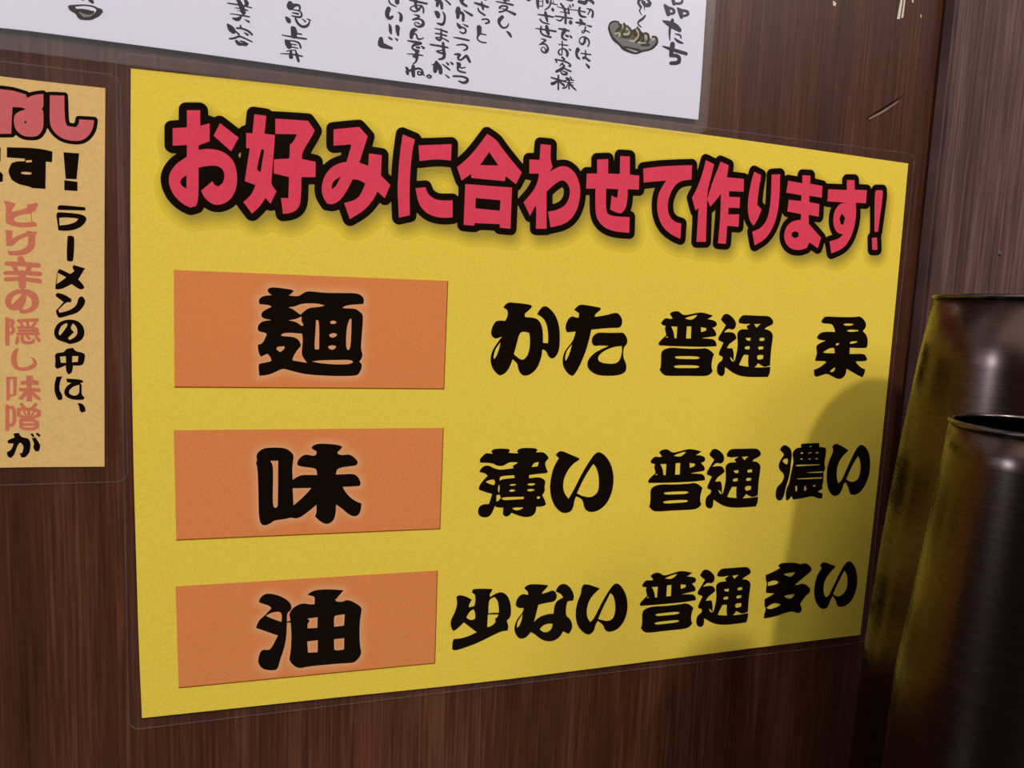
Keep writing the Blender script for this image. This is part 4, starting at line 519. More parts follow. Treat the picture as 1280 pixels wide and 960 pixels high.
P -792,14587 -1044,14615 -1058,14621 -1067,14630 -1072,14644 -1071,14658 -1062,14672 -1044,14681 -932,14662 -862,14664 -785,14677 -757,14688 -739,14728 -729,14734 -715,14734 -697,14721 -675,14672 -671,14651 -677,14630 -694,14613 -750,14587
P -757,13815 -778,13827 -794,13846 -810,13888 -807,13909 -793,13937 -771,13955 -743,13963 -715,13961 -685,13944 -666,13916 -662,13895 -671,13860 -687,13832 -707,13818 -729,13812
P -841,13370 -904,13398 -918,13409 -925,13433 -921,13447 -911,13459 -897,13465 -883,13465 -806,13453 -783,13440 -775,13426 -772,13405 -775,13391 -784,13377 -799,13367 -813,13363
P -708,13356 -766,13419 -763,13447 -743,13462 -722,13461 -659,13433 -642,13412 -640,13384 -652,13363 -680,13350
P -778,14375 -792,14387 -829,14455 -826,14476 -813,14488 -799,14489 -785,14483 -738,14427 -731,14413 -733,14392 -743,14379 -757,14372
P -687,14430 -704,14448 -721,14504 -712,14525 -701,14533 -687,14537 -673,14534 -659,14524 -637,14462 -640,14448 -652,14433 -666,14427
P -687,12921 -701,12926 -760,12964 -768,12978 -764,12992 -757,12999 -743,13001 -673,12989 -659,12980 -650,12964 -652,12943 -666,12926
K hand11
P -48,13146 -53,13154 -55,13168 -21,13259 -19,13308 -34,13359 -68,13399 -104,13417 -109,13329 -113,13315 -145,13245 -202,13190 -223,13181 -286,13175 -350,13217 -384,13266 -399,13329 -379,13392 -328,13452 -265,13489 -181,13507 -104,13495 -17,13448 29,13392 49,13308 37,13238 -9,13154 -27,13140
H -279,13252 -257,13259 -224,13301 -210,13343 -211,13441 -216,13445 -251,13442 -300,13416 -338,13364 -347,13329 -335,13289 -307,13262
P -244,14553 -475,14576 -496,14589 -510,14610 -514,14631 -511,14652 -492,14680 -461,14693 -251,14692 -242,14701 -183,14806 -160,14827 -139,14832 -114,14827 -95,14813 -83,14790 -55,14793 57,14769 113,14739 131,14715 136,14666 132,14645 113,14623 85,14616 62,14624 36,14650 15,14662 -83,14704 -97,14714 -104,14712 -138,14624 -180,14575 -209,14555
P -328,14111 -398,14133 -416,14148 -468,14217 -489,14309 -608,14315 -620,14323 -623,14330 -621,14344 -608,14353 -482,14352 -464,14442 -454,14459 -433,14472 -412,14474 -398,14470 -375,14449 -369,14428 -380,14358 -377,14351 -195,14348 -179,14344 -169,14330 -168,14316 -174,14305 -195,14294 -387,14302 -377,14256 -342,14214 -293,14192 -153,14181 -143,14176 -135,14162 -139,14141 -153,14130 -300,14107
P 64,12655 -6,12668 -61,12699 -111,12739 -146,12709 -188,12697 -202,12702 -235,12748 -227,12783 -216,12797 -167,12814 -142,12818 -132,12874 -139,12880 -286,12881 -299,12888 -303,12895 -301,12916 -286,12925 -136,12930 -143,13035 -136,13049 -125,13055 -111,13053 -101,13042 -69,12929 92,12932 106,12929 119,12916 121,12902 113,12885 99,12878 -55,12878 -59,12874 -70,12804 -68,12797 85,12723 98,12713 106,12692 99,12671 85,12659
P -335,12677 -405,12691 -426,12702 -474,12755 -504,12839 -512,12923 -483,13042 -460,13070 -426,13085 -391,13084 -363,13071 -341,13049 -330,13021 -329,12993 -335,12972 -393,12895 -399,12860 -385,12804 -364,12769 -301,12727 -292,12713 -291,12699 -300,12682 -314,12675
P -412,13804 -422,13812 -423,13826 -374,13875 -531,13887 -552,13902 -557,13924 -548,13945 -531,13955 -398,13959 -393,13966 -415,14001 -418,14029 -405,14057 -384,14074 -349,14078 -321,14065 -251,13963 -181,13962 -163,13952 -152,13938 -148,13924 -148,13903 -160,13882 -174,13871 -195,13866 -321,13871 -398,13807
P 57,14161 41,14176 33,14197 55,14316 49,14358 33,14386 8,14401 2,14400 3,14386 -2,14372 -76,14240 -90,14230 -104,14232 -115,14246 -114,14260 -60,14400 -51,14414 -153,14428 -160,14435 -163,14449 -153,14465 1,14475 78,14449 125,14393 131,14379 144,14309 124,14190 113,14171 99,14160 78,14156
P -272,13581 -292,13588 -298,13595 -313,13637 -313,13651 -272,13693 -207,13714 -201,13819 -188,13840 -174,13847 -160,13847 -146,13842 -132,13822 -141,13728 -139,13721 -90,13717 15,13674 26,13658 19,13637 1,13629 -104,13670 -146,13673 -188,13605 -244,13576
H -268,13623 -258,13619 -251,13622 -223,13644 -217,13658 -223,13663 -251,13657 -273,13637
P 29,12418 8,12431 -85,12538 -89,12559 -84,12573 -76,12582 -62,12587 -41,12584 78,12515 92,12500 101,12468 92,12440 78,12426 64,12418 50,12415
P 22,13832 -125,13864 -138,13875 -140,13889 -125,13902 64,13901 78,13891 85,13879 88,13861 83,13847 71,13833 57,13828
K hand12
P 3290,12974 3262,12996 3250,13024 3253,13059 3269,13084 3283,13095 3304,13103 3535,13147 3575,13178 3578,13213 3567,13241 3549,13257 3486,13267 3297,13242 3248,13255 3227,13275 3218,13297 3220,13482 3150,13496 2919,13567 2905,13584 2912,13605 2926,13612 3164,13607 3227,13602 3230,13605 3240,13724 3252,13759 3269,13780 3297,13799 3325,13808 3353,13808 3381,13800 3402,13788 3422,13766 3434,13745 3441,13710 3432,13591 3435,13584 3941,13526 3969,13516 3985,13500 3999,13465 3993,13430 3969,13402 3934,13391 3409,13449 3395,13395 3402,13393 3486,13404 3591,13396 3612,13390 3675,13357 3696,13342 3712,13318 3744,13234 3744,13206 3727,13115 3714,13087 3696,13069 3584,13005 3325,12969
P 3206,13828 3196,13843 3162,13962 3143,14080 3131,14221 3139,14298 3136,14305 3003,14367 2982,14384 2865,14452 2855,14473 2863,14492 2877,14499 3010,14510 3045,14517 3192,14514 3213,14578 3225,14599 3248,14617 3283,14623 3304,14617 3318,14608 3339,14578 3342,14543 3328,14501 3367,14492 3493,14446 3521,14430 3657,14312 3672,14284 3675,14249 3667,14221 3647,14196 3619,14180 3591,14175 3416,14215 3252,14263 3241,14214 3233,14081 3232,13976 3242,13843 3234,13829 3227,13825
P 3605,14655 3584,14669 3572,14683 3516,14788 3501,14809 3459,14893 3448,14935 3437,14949 3419,14991 3419,15012 3430,15033 3444,15043 3465,15046 3507,15040 3528,15031 3563,15033 3591,15024 3626,15003 3794,15021 3899,14993 3920,14981 3936,14956 3957,14879 3953,14851 3941,14833 3864,14770 3703,14721 3698,14718 3688,14683 3677,14669 3661,14657 3633,14650
H 3694,14823 3703,14822 3815,14858 3837,14879 3840,14886 3830,14893 3780,14910 3689,14910 3687,14907 3696,14872
P 3066,14662 3031,14676 3006,14704 2910,14907 2899,14949 2884,14970 2869,15005 2864,15026 2868,15047 2877,15061 2898,15075 2926,15076 2968,15062 2989,15050 3031,15043 3052,15034 3080,15014 3248,15007 3339,14962 3353,14950 3362,14935 3375,14851 3373,14830 3360,14809 3311,14763 3290,14750 3164,14717 3157,14712 3143,14689 3122,14672 3094,14662
H 3156,14809 3248,14839 3264,14858 3260,14872 3213,14905 3150,14920 3144,14914 3150,14890
P 3262,15075 3237,15089 3220,15110 3147,15299 3143,15320 3146,15341 3156,15362 3171,15379 3192,15391 3220,15396 3248,15390 3269,15376 3288,15348 3346,15200 3535,15232 3575,15264 3590,15362 3599,15383 3612,15395 3633,15402 3654,15398 3673,15383 3681,15369 3683,15348 3661,15217 3647,15199 3584,15152 3556,15140 3381,15113 3360,15116 3335,15089 3318,15078 3290,15071
P 3724,13780 3591,13785 3493,13823 3479,13833 3395,13924 3391,13934 3393,13948 3409,13960 3423,13959 3521,13921 3773,13842 3788,13822 3789,13808 3784,13794 3766,13780
P 3654,13962 3640,13976 3620,14039 3612,14046 3577,14061 3416,14071 3402,14080 3398,14088 3402,14109 3416,14117 3591,14128 3668,14097 3677,14088 3683,14074 3698,13983 3691,13969 3682,13962 3668,13958
K plategrey
P 740,13939 750,14062 915,14183 1090,14173 1184,14065 1354,13876 1717,13713 2292,13640 2457,13849 2636,13874 2721,13700 2622,13562 2418,13394 2101,13304 1895,13183 1646,13196 1323,13275 1228,13384 956,13545
K platefoot
P 1423,13350 1673,13323 1960,13269 1858,13209 1644,13226
K noodle
P 971,13851 1198,14128 1372,14138 1514,14113 1664,13982 1868,14103 2057,13946 2305,13966 2388,13808 2292,13640 1974,13595 1649,13673 1300,13624 1017,13675
K curl
P 2117,13554 1585,13575 1571,13578 1559,13589 1556,13603 1560,13617 1578,13629 1753,13635 1770,13659 1875,13764 1905,13834 1905,13904 1886,13942 1823,13971 1805,13988 1800,14002 1801,14016 1816,14038 1830,14045 1851,14045 1944,14009 1958,13995 1990,13918 1982,13806 1935,13715 1852,13638 1858,13632 2299,13610 2313,13606 2324,13596 2328,13582 2327,13568 2320,13557 2306,13548
P 1312,13748 1298,13758 1290,13778 1292,13792 1305,13809 1319,13815 1470,13841 1515,13869 1538,13918 1537,13960 1522,13982 1471,13939 1445,13935 1424,13945 1411,13960 1406,13974 1407,13995 1417,14012 1501,14078 1522,14080 1578,14060 1590,14044 1620,13988 1624,13974 1621,13897 1582,13820 1571,13809 1494,13766 1333,13746
P 2257,13670 2243,13683 2239,13701 2264,13792 2264,13802 2257,13818 2217,13729 2201,13710 2180,13704 2159,13708 2138,13729 2134,13750 2184,13883 2201,13899 2236,13918 2257,13924 2285,13915 2330,13869 2337,13855 2342,13799 2340,13785 2296,13680 2278,13668
P 1347,13932 1326,13940 1314,13960 1331,14058 1326,14065 1315,14058 1270,13988 1256,13976 1235,13973 1221,13978 1207,13992 1201,14009 1205,14030 1259,14114 1304,14142 1319,14146 1368,14132 1382,14124 1392,14107 1403,14065 1380,13953 1368,13937
P 1137,13665 1124,13680 1121,13701 1149,13750 1147,13757 1137,13764 1116,13765 1046,13729 1018,13727 997,13740 987,13757 987,13778 998,13799 1011,13807 1102,13839 1158,13836 1214,13801 1222,13785 1229,13750 1225,13729 1175,13666 1158,13660
P 2495,13714 2473,13722 2456,13743 2452,13764 2460,13788 2544,13859 2572,13866 2593,13859 2607,13845 2615,13827 2614,13806 2608,13792 2526,13722 2509,13715
K plateline
P 1739,13157 1557,13181 1382,13220 1266,13277 1221,13340 1144,13394 1011,13454 906,13529 836,13614 780,13711 705,13886 706,13907 714,13921 719,14026 773,14116 861,14180 955,14210 969,14211 1116,14204 1135,14187 1137,14173 1132,14159 1228,14113 1239,14103 1255,14047 1255,14033 1222,13956 1167,13886 1054,13795 1032,13794 1011,13808 1003,13830 1009,13851 1116,13944 1158,13995 1182,14047 1179,14055 1172,14060 1109,14084 1097,14096 1090,14117 1099,14145 969,14151 885,14124 815,14073 778,14012 774,13921 857,13756 913,13676 974,13613 1067,13541 1186,13469 1272,13410 1326,13362 1354,13349 1366,13382 1389,13390 1732,13379 1907,13367 2075,13342 2096,13330 2180,13361 2355,13409 2474,13473 2551,13557 2609,13627 2649,13683 2656,13739 2629,13809 2593,13835 2481,13840 2463,13858 2461,13872 2467,13887 2488,13900 2614,13915 2635,13909 2702,13865 2712,13851 2750,13753 2741,13648 2682,13564 2609,13487 2516,13407 2376,13342 2201,13295 2068,13243 1956,13180 1837,13152
H 1796,13235 1830,13229 1928,13246 1961,13263 1968,13270 1732,13298 1410,13326 1578,13278 1718,13247
P 1375,13659 1291,13690 1245,13753 1239,13767 1240,13781 1259,13858 1332,13949 1346,14012 1295,14138 1295,14159 1307,14180 1319,14187 1340,14191 1355,14187 1371,14173 1420,14026 1420,14012 1396,13920 1323,13830 1310,13781 1333,13747 1382,13730 1480,13735 1543,13770 1587,13837 1594,13886 1571,13942 1536,13991 1452,14059 1447,14082 1459,14104 1473,14111 1494,14109 1589,14054 1643,13991 1655,13965 1676,13992 1767,14032 1789,14033 1811,14019 1832,13977 1835,13963 1813,13886 1821,13879 1872,13867 1892,13851 1898,13837 1898,13816 1893,13802 1882,13788 1865,13779 1851,13777 1760,13786 1742,13795 1724,13816 1710,13872 1711,13893 1719,13914 1683,13917 1678,13914 1681,13886 1663,13802 1592,13713 1494,13666
P 1816,13540 1804,13550 1796,13564 1794,13578 1797,13592 1916,13718 1952,13795 1962,13879 1937,13963 1837,14089 1834,14110 1840,14124 1851,14133 1872,14138 1893,14127 2019,14013 2054,13938 2068,13956 2089,13964 2110,13961 2131,13943 2185,13774 2179,13697 2177,13683 2167,13669 2096,13611 2082,13606 2068,13607 2050,13620 2043,13641 2047,13657 2101,13711 2103,13718 2104,13760 2068,13861 2059,13760 2001,13655 1853,13543 1837,13537
P 2068,13479 2050,13494 2043,13515 2047,13538 2065,13557 2273,13592 2278,13599 2257,13614 2249,13641 2254,13662 2292,13732 2297,13788 2287,13858 2264,13891 2187,13914 2174,13921 2164,13935 2160,13956 2173,13980 2194,13990 2313,13972 2327,13962 2378,13900 2401,13788 2387,13697 2320,13606 2320,13602 2369,13606 2397,13598 2410,13585 2417,13571 2418,13550 2413,13536 2397,13518 2376,13510 2089,13475
K steam
P 2007,14535 1912,14635 1903,14649 1885,14698 1885,14712 1927,14775 1927,14782 1802,14915 1796,14936 1801,15027 1806,15041 1817,15055 1944,15167 1958,15175 1979,15178 2007,15167 2019,15153 2025,15139 2024,15111 2003,15083 2035,15077 2056,15053 2091,15061 2112,15054 2139,15027 2146,15013 2147,14999 2140,14976 2182,14990 2252,15027 2126,15124 2115,15139 2112,15160 2122,15181 2140,15193 2161,15193 2324,15097 2375,15034 2382,15013 2381,14992 2371,14966 2362,14922 2348,14901 2329,14886 2238,14845 2126,14848 2123,14845 2123,14747 2119,14740 2105,14736 2093,14747 2077,14860 2014,14907 2000,14950 1994,14957 1972,14959 1958,14969 1952,14978 1949,14992 1953,15006 1964,15020 1979,15027 1980,15062 1902,14995 1901,14957 2000,14853 2011,14831 2011,14810 2006,14796 1993,14781 1973,14768 1973,14747 1942,14698 1954,14663 2034,14558 2028,14539 2021,14535
P 1993,14115 1895,14171 1886,14180 1851,14229 1852,14292 1902,14365 1986,14431 2050,14488 2140,14586 2154,14591 2168,14589 2186,14572 2187,14551 2119,14427 2049,14357 1958,14301 1921,14264 1918,14257 1915,14243 1930,14215 2021,14163 2032,14152 2035,14138 2028,14120 2014,14112
K bowlgrey
P -16324,11921 -16146,11969 -15988,11961 -15810,11956 -15852,11821 -15973,11729 -16132,11716 -16209,11811
K bowlline
P -16162,11698 -16183,11704 -16197,11713 -16239,11755 -16248,11769 -16263,11811 -16309,11854 -16337,11868 -16372,11878 -16428,11913 -16445,11930 -16471,11979 -16476,12007 -16468,12035 -16442,12060 -16162,12124 -16015,12144 -15875,12148 -15763,12132 -15672,12087 -15644,12093 -15616,12090 -15592,12077 -15574,12057 -15560,12018 -15561,11993 -15568,11979 -15588,11961 -15623,11902 -15686,11843 -15854,11729 -15938,11708 -16050,11696 -16127,11693
H -15805,11923 -15798,11919 -15750,11986 -15732,12035 -15734,12042 -15784,12081 -15875,12103 -16015,12103 -16155,12079 -16296,12035 -16253,11982 -16197,11996 -16106,12008 -16029,12010 -15952,12006 -15854,11990 -15805,12000 -15792,11993 -15786,11979
H -16080,11783 -16057,11780 -15959,11799 -15900,11818 -15875,11835 -15807,11909 -15812,11915 -15861,11884 -15952,11857 -16043,11864 -16120,11895 -16183,11901 -16204,11897 -16206,11895 -16190,11876 -16141,11842 -16106,11806 -16092,11785
P -16106,12243 -16155,12268 -16169,12294 -16172,12322 -16164,12350 -16147,12371 -16120,12386 -16092,12389 -16071,12384 -16050,12371 -16028,12329 -16024,12301 -16033,12273 -16050,12254 -16078,12242
P -15847,12195 -15882,12219 -15924,12237 -15938,12252 -15942,12280 -15937,12294 -15924,12306 -15903,12313 -15847,12311 -15826,12301 -15800,12280 -15791,12252 -15795,12210 -15805,12197 -15819,12191 -15833,12190
K mark
P -13272,12726 -13290,12740 -13295,12761 -13286,12779 -13265,12789 -12908,12826 -12894,12824 -12884,12817 -12874,12796 -12880,12775 -12901,12762
K panel1
P -13719,4501 -4841,4591 -4859,720 -13734,730
K panel2
P -13772,-668 -4835,-684 -4841,-4471 -13731,-4387
K panel3
P -13771,-5965 -4891,-6041 -4871,-9679 -13707,-9580
K yellow
P -14850,10500 -12222,10544 -9293,10587 -5860,10631 -2124,10680 1635,10666 5732,10642 10218,10581 14850,10500 14924,5946 14957,521 14947,-5124 14850,-10500 9968,-10531 5620,-10580 1607,-10619 -2108,-10652 -5558,-10624 -8769,-10568 -11894,-10537 -14850,-10500 -14912,-7780 -14940,-4875 -14969,-2183 -14974,438 -14964,3246 -14936,5980 -14895,8285
K white
P 4621,32539 4621,15539 4656,12796 4633,11149 1119,11124 -2144,11107 -5599,11129 -8791,11134 -11510,11171 -14052,11186 -16223,11190 -18273,11184 -19473,11034 -19473,32539
K left
P -36568,9851 -18317,9851 -16990,9838 -15568,9850 -15714,4086 -15819,-1843 -17408,-1813 -18702,-1792 -36568,-1792
K scratch
P 12620,12127 12606,12139 12600,12158 12606,12178 12620,12190 13621,12839 13915,13019 14354,13271 14363,13274 14371,13271 14375,13257 14370,13250 13937,12963 13373,12571 13089,12387 12655,12131 12641,12125
K scratchhi
P 12677,12083 12660,12091 12650,12105 12650,12126 12663,12143 13128,12399 13468,12605 14049,12983 14063,12989 14082,12980 14086,12966 14077,12949 13510,12541 13160,12323 12698,12088
K chips
P 13704,17046 13805,17062 13739,16206 13609,16186
P 13866,17071 13931,17081 13909,16294 13816,16249
P 14272,17135 14354,17148 14350,16927 14280,16948
P 10393,16407 10555,16341 10530,16216 10413,16228
P 14778,16487 14831,16558 14832,16400
K nail
P 20021,7110 20257,7124 20337,6914 20107,6865
K heading_edge
P -11453,6208 -11513,6238 -11553,6273 -11824,6631 -11853,6677 -11873,6669 -11929,6611 -11993,6561 -12073,6507 -12173,6454 -12253,6425 -12333,6405 -12413,6395 -12533,6398 -12613,6415 -12673,6438 -12813,6513 -12859,6411 -12893,6371 -12933,6341 -13153,6253 -13213,6245 -13273,6253 -13413,6305 -13506,6351 -13653,6454 -13741,6531 -13816,6611 -13877,6691 -13937,6791 -14015,6971 -14056,7131 -14068,7291 -14063,7371 -14045,7471 -14029,7531 -13989,7631 -13948,7711 -13873,7831 -13753,7977 -13619,8091 -13633,8105 -13733,8099 -13813,8121 -13881,8171 -13912,8211 -13931,8251 -13945,8331 -13940,8871 -13935,8911 -13922,8951 -13893,9002 -13853,9044 -13813,9070 -13753,9091 -13533,9131 -13527,9471 -13514,9531 -13481,9591 -13433,9640 -13373,9672 -13313,9685 -12933,9729 -12873,9727 -12819,9711 -12753,9669 -12719,9631 -12696,9591 -12676,9511 -12673,9366 -12593,9360 -12513,9327 -12493,9335 -12433,9375 -12373,9394 -12313,9397 -12253,9384 -12193,9352 -11773,9059 -11728,9111 -11693,9141 -11653,9164 -11593,9182 -11583,9191 -11545,9571 -11532,9631 -11513,9673 -11473,9724 -11433,9755 -11373,9781 -11313,9789 -10913,9777 -10839,9751 -10773,9702 -10693,9723 -9673,9773 -9613,9768 -9573,9756 -9527,9731 -9482,9691 -9257,9391 -9226,9331 -9214,9251 -9223,9191 -9288,9031 -9378,8851 -9524,8591 -9560,8511 -9353,8483 -9293,8460 -9253,8432 -9215,8391 -9192,8351 -9174,8291 -9171,8211 -9166,8191 -9153,8188 -9053,8293 -8984,8351 -8898,8411 -8733,8498 -8613,8544 -8604,8551 -8588,8611 -8593,8633 -8813,8592 -8893,8596 -8933,8609 -8974,8631 -9013,8664 -9047,8711 -9065,8751 -9077,8811 -9084,9351 -9071,9431 -9039,9491 -9013,9521 -8973,9552 -8893,9583 -8053,9752 -7993,9753 -7953,9745 -7913,9729 -7860,9691 -7573,9411 -7529,9351 -7507,9291 -7505,9211 -7580,8931 -7573,8926 -7213,8913 -7173,8901 -7133,8881 -7093,8848 -7063,8811 -7035,8751 -7025,8691 -7034,8111 -6933,8024 -6928,8031 -6915,8351 -6888,8751 -6824,9331 -6795,9491 -6781,9531 -6741,9591 -6693,9632 -6613,9663 -6533,9665 -6074,9531 -6033,9512 -5993,9481 -5953,9432 -5933,9389 -5913,9377 -4913,9520 -4853,9522 -4793,9507 -4753,9488 -4708,9451 -4673,9405 -4650,9351 -4641,9291 -4643,8891 -4633,8870 -4473,9024 -4308,9211 -4073,9523 -3793,9926 -3753,9960 -3713,9981 -3633,9999 -3573,9994 -3533,9981 -3333,9883 -3206,9811 -3113,9742 -3039,9671 -2883,9491 -2693,9287 -2273,8871 -2260,8891 -2267,9031 -2261,9091 -2239,9151 -2212,9191 -2153,9242 -2093,9267 -1893,9284 -1879,9291 -1867,9651 -1840,9731 -1794,9791 -1733,9832 -1653,9853 -1233,9859 -1153,9843 -1095,9811 -1039,9751 -1013,9695 -1002,9631 -1002,9271 -992,9191 -973,9114 -833,9152 -733,9166 -613,9166 -493,9143 -413,9115 -333,9076 -230,9011 -133,8929 -33,8813 31,8911 67,8943 107,8966 167,8984 347,9001 367,9008 353,9291 356,9331 375,9391 399,9431 427,9463 467,9493 507,9513 567,9526 1007,9583 1087,9576 1127,9562 1167,9538 1197,9511 1228,9471 1257,9411 1267,9286 1275,9391 1272,9531 1293,9611 1327,9664 1367,9701 1407,9724 1467,9743 1907,9762 1987,9745 2047,9709 2098,9651 2130,9571 2163,9111 2227,9107 2248,9111 2248,9171 2256,9211 2273,9251 2299,9291 2347,9336 2387,9358 2427,9372 2847,9461 3147,9516 3767,9604 4507,9694 4567,9693 4627,9676 4687,9638 4729,9591 4750,9551 4763,9511 4774,9331 4787,9289 4894,9771 4927,9840 4987,9899 5027,9921 5067,9934 5147,9938 5547,9818 5607,9886 5667,9926 5727,9945 5807,9945 6227,9832 6267,9812 6307,9781 6347,9730 6376,9651 6378,9591 6361,9391 6367,9385 6887,9384 6967,9366 7027,9330 7042,9351 7094,9551 7125,9611 7187,9671 7227,9692 7287,9708 7347,9708 7387,9699 7727,9588 7795,9551 7836,9511 7872,9451 7886,9371 7830,8851 7815,8551 7812,8331 7927,8243 7935,8251 7941,8311 7939,8611 7907,9258 7890,9371 7897,9451 7918,9531 7958,9591 8007,9632 8087,9663 8507,9718 8567,9714 8647,9683 8707,9629 8732,9591 8748,9551 8761,9451 8767,9442 8827,9482 8907,9502 9327,9478 9349,9491 9347,9571 9373,9651 9420,9711 9478,9751 9527,9769 9567,9774 9987,9793 10047,9779 10087,9760 10127,9730 10160,9691 10182,9651 10196,9611 10210,9471 10227,9461 10647,9427 10687,9414 10727,9392 10807,9314 10887,9330 11547,9363 11557,9371 11541,9531 11545,9591 11557,9631 11578,9671 11635,9731 11687,9761 11747,9776 12167,9812 12227,9801 12267,9784 12314,9751 12350,9711 12372,9671 12385,9631 12417,9451 12427,9437 12827,9454 12887,9448 12947,9425 12987,9398 13027,9354 13047,9319 13067,9306 13087,9363 13119,9411 13167,9454 13227,9482 13287,9493 13627,9521 13667,9520 13707,9511 13754,9491 13787,9468 13827,9426 13864,9351 13899,9191 13908,9011 13904,8791 13845,7551 13834,7491 13805,7431 13905,6831 13903,6771 13892,6731 13873,6691 13847,6655 13787,6606 13727,6582 13387,6560 13327,6574 13267,6607 13223,6651 13190,6711 13175,6771 13093,7291 13101,7351 13125,7411 13155,7451 13204,7491 13067,8603 13056,8571 13007,8513 12967,8483 12927,8464 12867,8451 12627,8443 12611,8431 12633,8231 12639,8071 12624,7811 12600,7651 12537,7391 12484,7231 12433,7111 12370,6991 12280,6851 12184,6731 12087,6639 11927,6522 11747,6430 11427,6301 11367,6285 11307,6286 11247,6303 11187,6340 11142,6391 11114,6451 10967,6912 10947,6917 10866,6631 10847,6582 10827,6550 10787,6508 10747,6481 10707,6465 10627,6455 10567,6466 10327,6581 10307,6570 10267,6512 10227,6478 10187,6456 10027,6391 9887,6349 9767,6331 9647,6324 9527,6326 9387,6345 9267,6378 9127,6444 9028,6511 8959,6571 8867,6676 8799,6791 8758,6891 8734,6991 8721,7131 8730,7251 8756,7371 8799,7491 8853,7591 8927,7690 9012,7771 9068,7811 9047,7823 8947,7836 8887,7861 8828,7911 8798,7951 8787,7981 8759,7811 8724,7651 8671,7471 8618,7331 8531,7151 8460,7031 8367,6902 8252,6771 8147,6675 8002,6571 7707,6403 7667,6387 7607,6378 7547,6384 7481,6411 7427,6455 7390,6511 7211,7091 7206,7151 7211,7191 7224,7231 7245,7271 7110,7431 7045,7551 7027,7598 7022,7571 7030,7271 7008,7191 6967,7131 6907,7085 6827,7059 6527,7058 6514,7051 6514,6571 6492,6491 6447,6427 6407,6395 6367,6374 6287,6357 5887,6359 5827,6375 5767,6411 5728,6451 5707,6485 5689,6531 5682,6571 5700,7511 5696,7751 5687,7862 5621,7791 5559,7751 5555,7731 5609,6611 5601,6551 5586,6511 5562,6471 5524,6431 5487,6406 5427,6383 4967,6350 4887,6361 4827,6389 4779,6431 4741,6491 4724,6551 4709,7551 4641,7611 4603,7671 4414,8151 4397,8211 4396,8271 4411,8331 4581,8671 4567,8684 4367,8650 4247,8618 4147,8571 4087,8526 4007,8431 3933,8291 3876,8131 3848,7991 3844,7891 3857,7771 3896,7651 3937,7591 3987,7546 4067,7503 4127,7487 4307,7454 4362,7431 4392,7411 4431,7371 4456,7331 4472,7291 4480,7231 4477,6611 4457,6551 4415,6491 4364,6451 4287,6423 4227,6420 4187,6427 3947,6502 3787,6564 3587,6669 3467,6750 3369,6831 3307,6893 3206,7011 3127,7128 3067,7240 3012,7371 2974,7491 2952,7591 2926,7751 2918,7871 2918,7991 2928,8131 2952,8271 2986,8391 3009,8451 3014,8471 3007,8476 2607,8406 2585,8391 2582,8311 2561,8251 2527,8201 2487,8165 2447,8142 2407,8128 2147,8110 2133,8091 2130,7931 2121,7811 2094,7651 2064,7551 2130,7531 2193,7491 2242,7431 2266,7371 2272,7331 2294,6731 2279,6651 2259,6611 2228,6571 2167,6527 2087,6502 1727,6499 1547,6506 1387,6524 1267,6545 1127,6580 987,6632 867,6694 757,6771 667,6852 582,6951 507,7069 454,7191 426,7291 400,7431 382,7591 362,7971 347,7987 247,7979 225,7971 213,7791 193,7651 161,7511 117,7371 68,7251 -5,7111 -73,7010 -173,6894 -291,6791 -373,6734 -493,6667 -613,6614 -773,6561 -1053,6486 -1093,6481 -1153,6443 -1213,6423 -1673,6391 -1753,6408 -1813,6443 -1857,6491 -1880,6531 -1893,6571 -1899,6611 -1906,6831 -1913,6838 -1973,6847 -2013,6863 -2057,6891 -2093,6927 -2393,7423 -2395,6551 -2400,6511 -2421,6451 -2465,6391 -2520,6351 -2593,6327 -3073,6336 -3133,6356 -3173,6381 -3204,6411 -3233,6451 -3773,6434 -3833,6383 -3873,6359 -3953,6336 -4393,6347 -4453,6365 -4493,6389 -4551,6451 -4572,6491 -4584,6531 -4593,6638 -4633,6607 -4693,6580 -4933,6542 -5053,6531 -5173,6530 -5413,6551 -5573,6590 -5673,6626 -5773,6676 -5893,6757 -5973,6825 -6013,6867 -6026,6851 -6026,6731 -6043,6671 -6080,6611 -6133,6565 -6193,6537 -6573,6427 -6613,6419 -6673,6421 -6733,6439 -6793,6478 -6837,6531 -6863,6591 -6870,6631 -6907,7151 -6913,7173 -6922,7151 -6973,7091 -7013,7063 -7073,7039 -7133,7033 -7193,7042 -7253,7068 -7293,7098 -7408,6931 -7500,6811 -7610,6691 -7718,6591 -7876,6471 -8153,6287 -8233,6255 -8313,6253 -8373,6271 -8410,6291 -8473,6354 -8501,6411 -8633,6763 -8653,6764 -8713,6734 -8793,6706 -8913,6692 -9093,6712 -9153,6740 -9193,6773 -9316,6951 -9385,7091 -9411,7171 -9430,7271 -9439,7391 -9433,7511 -9453,7524 -9613,7507 -9620,7491 -9627,7111 -9637,6971 -9653,6851 -9671,6771 -9710,6671 -9770,6571 -9818,6511 -9873,6459 -9965,6391 -10073,6338 -10193,6300 -10393,6257 -10473,6260 -10513,6273 -10553,6294 -10593,6327 -10626,6371 -10651,6431 -10673,6584 -10681,6591 -10693,6593 -10753,6568 -10813,6560 -10873,6568 -10913,6583 -10933,6574 -11073,6407 -11213,6265 -11253,6233 -11297,6211 -11353,6198 -11413,6199
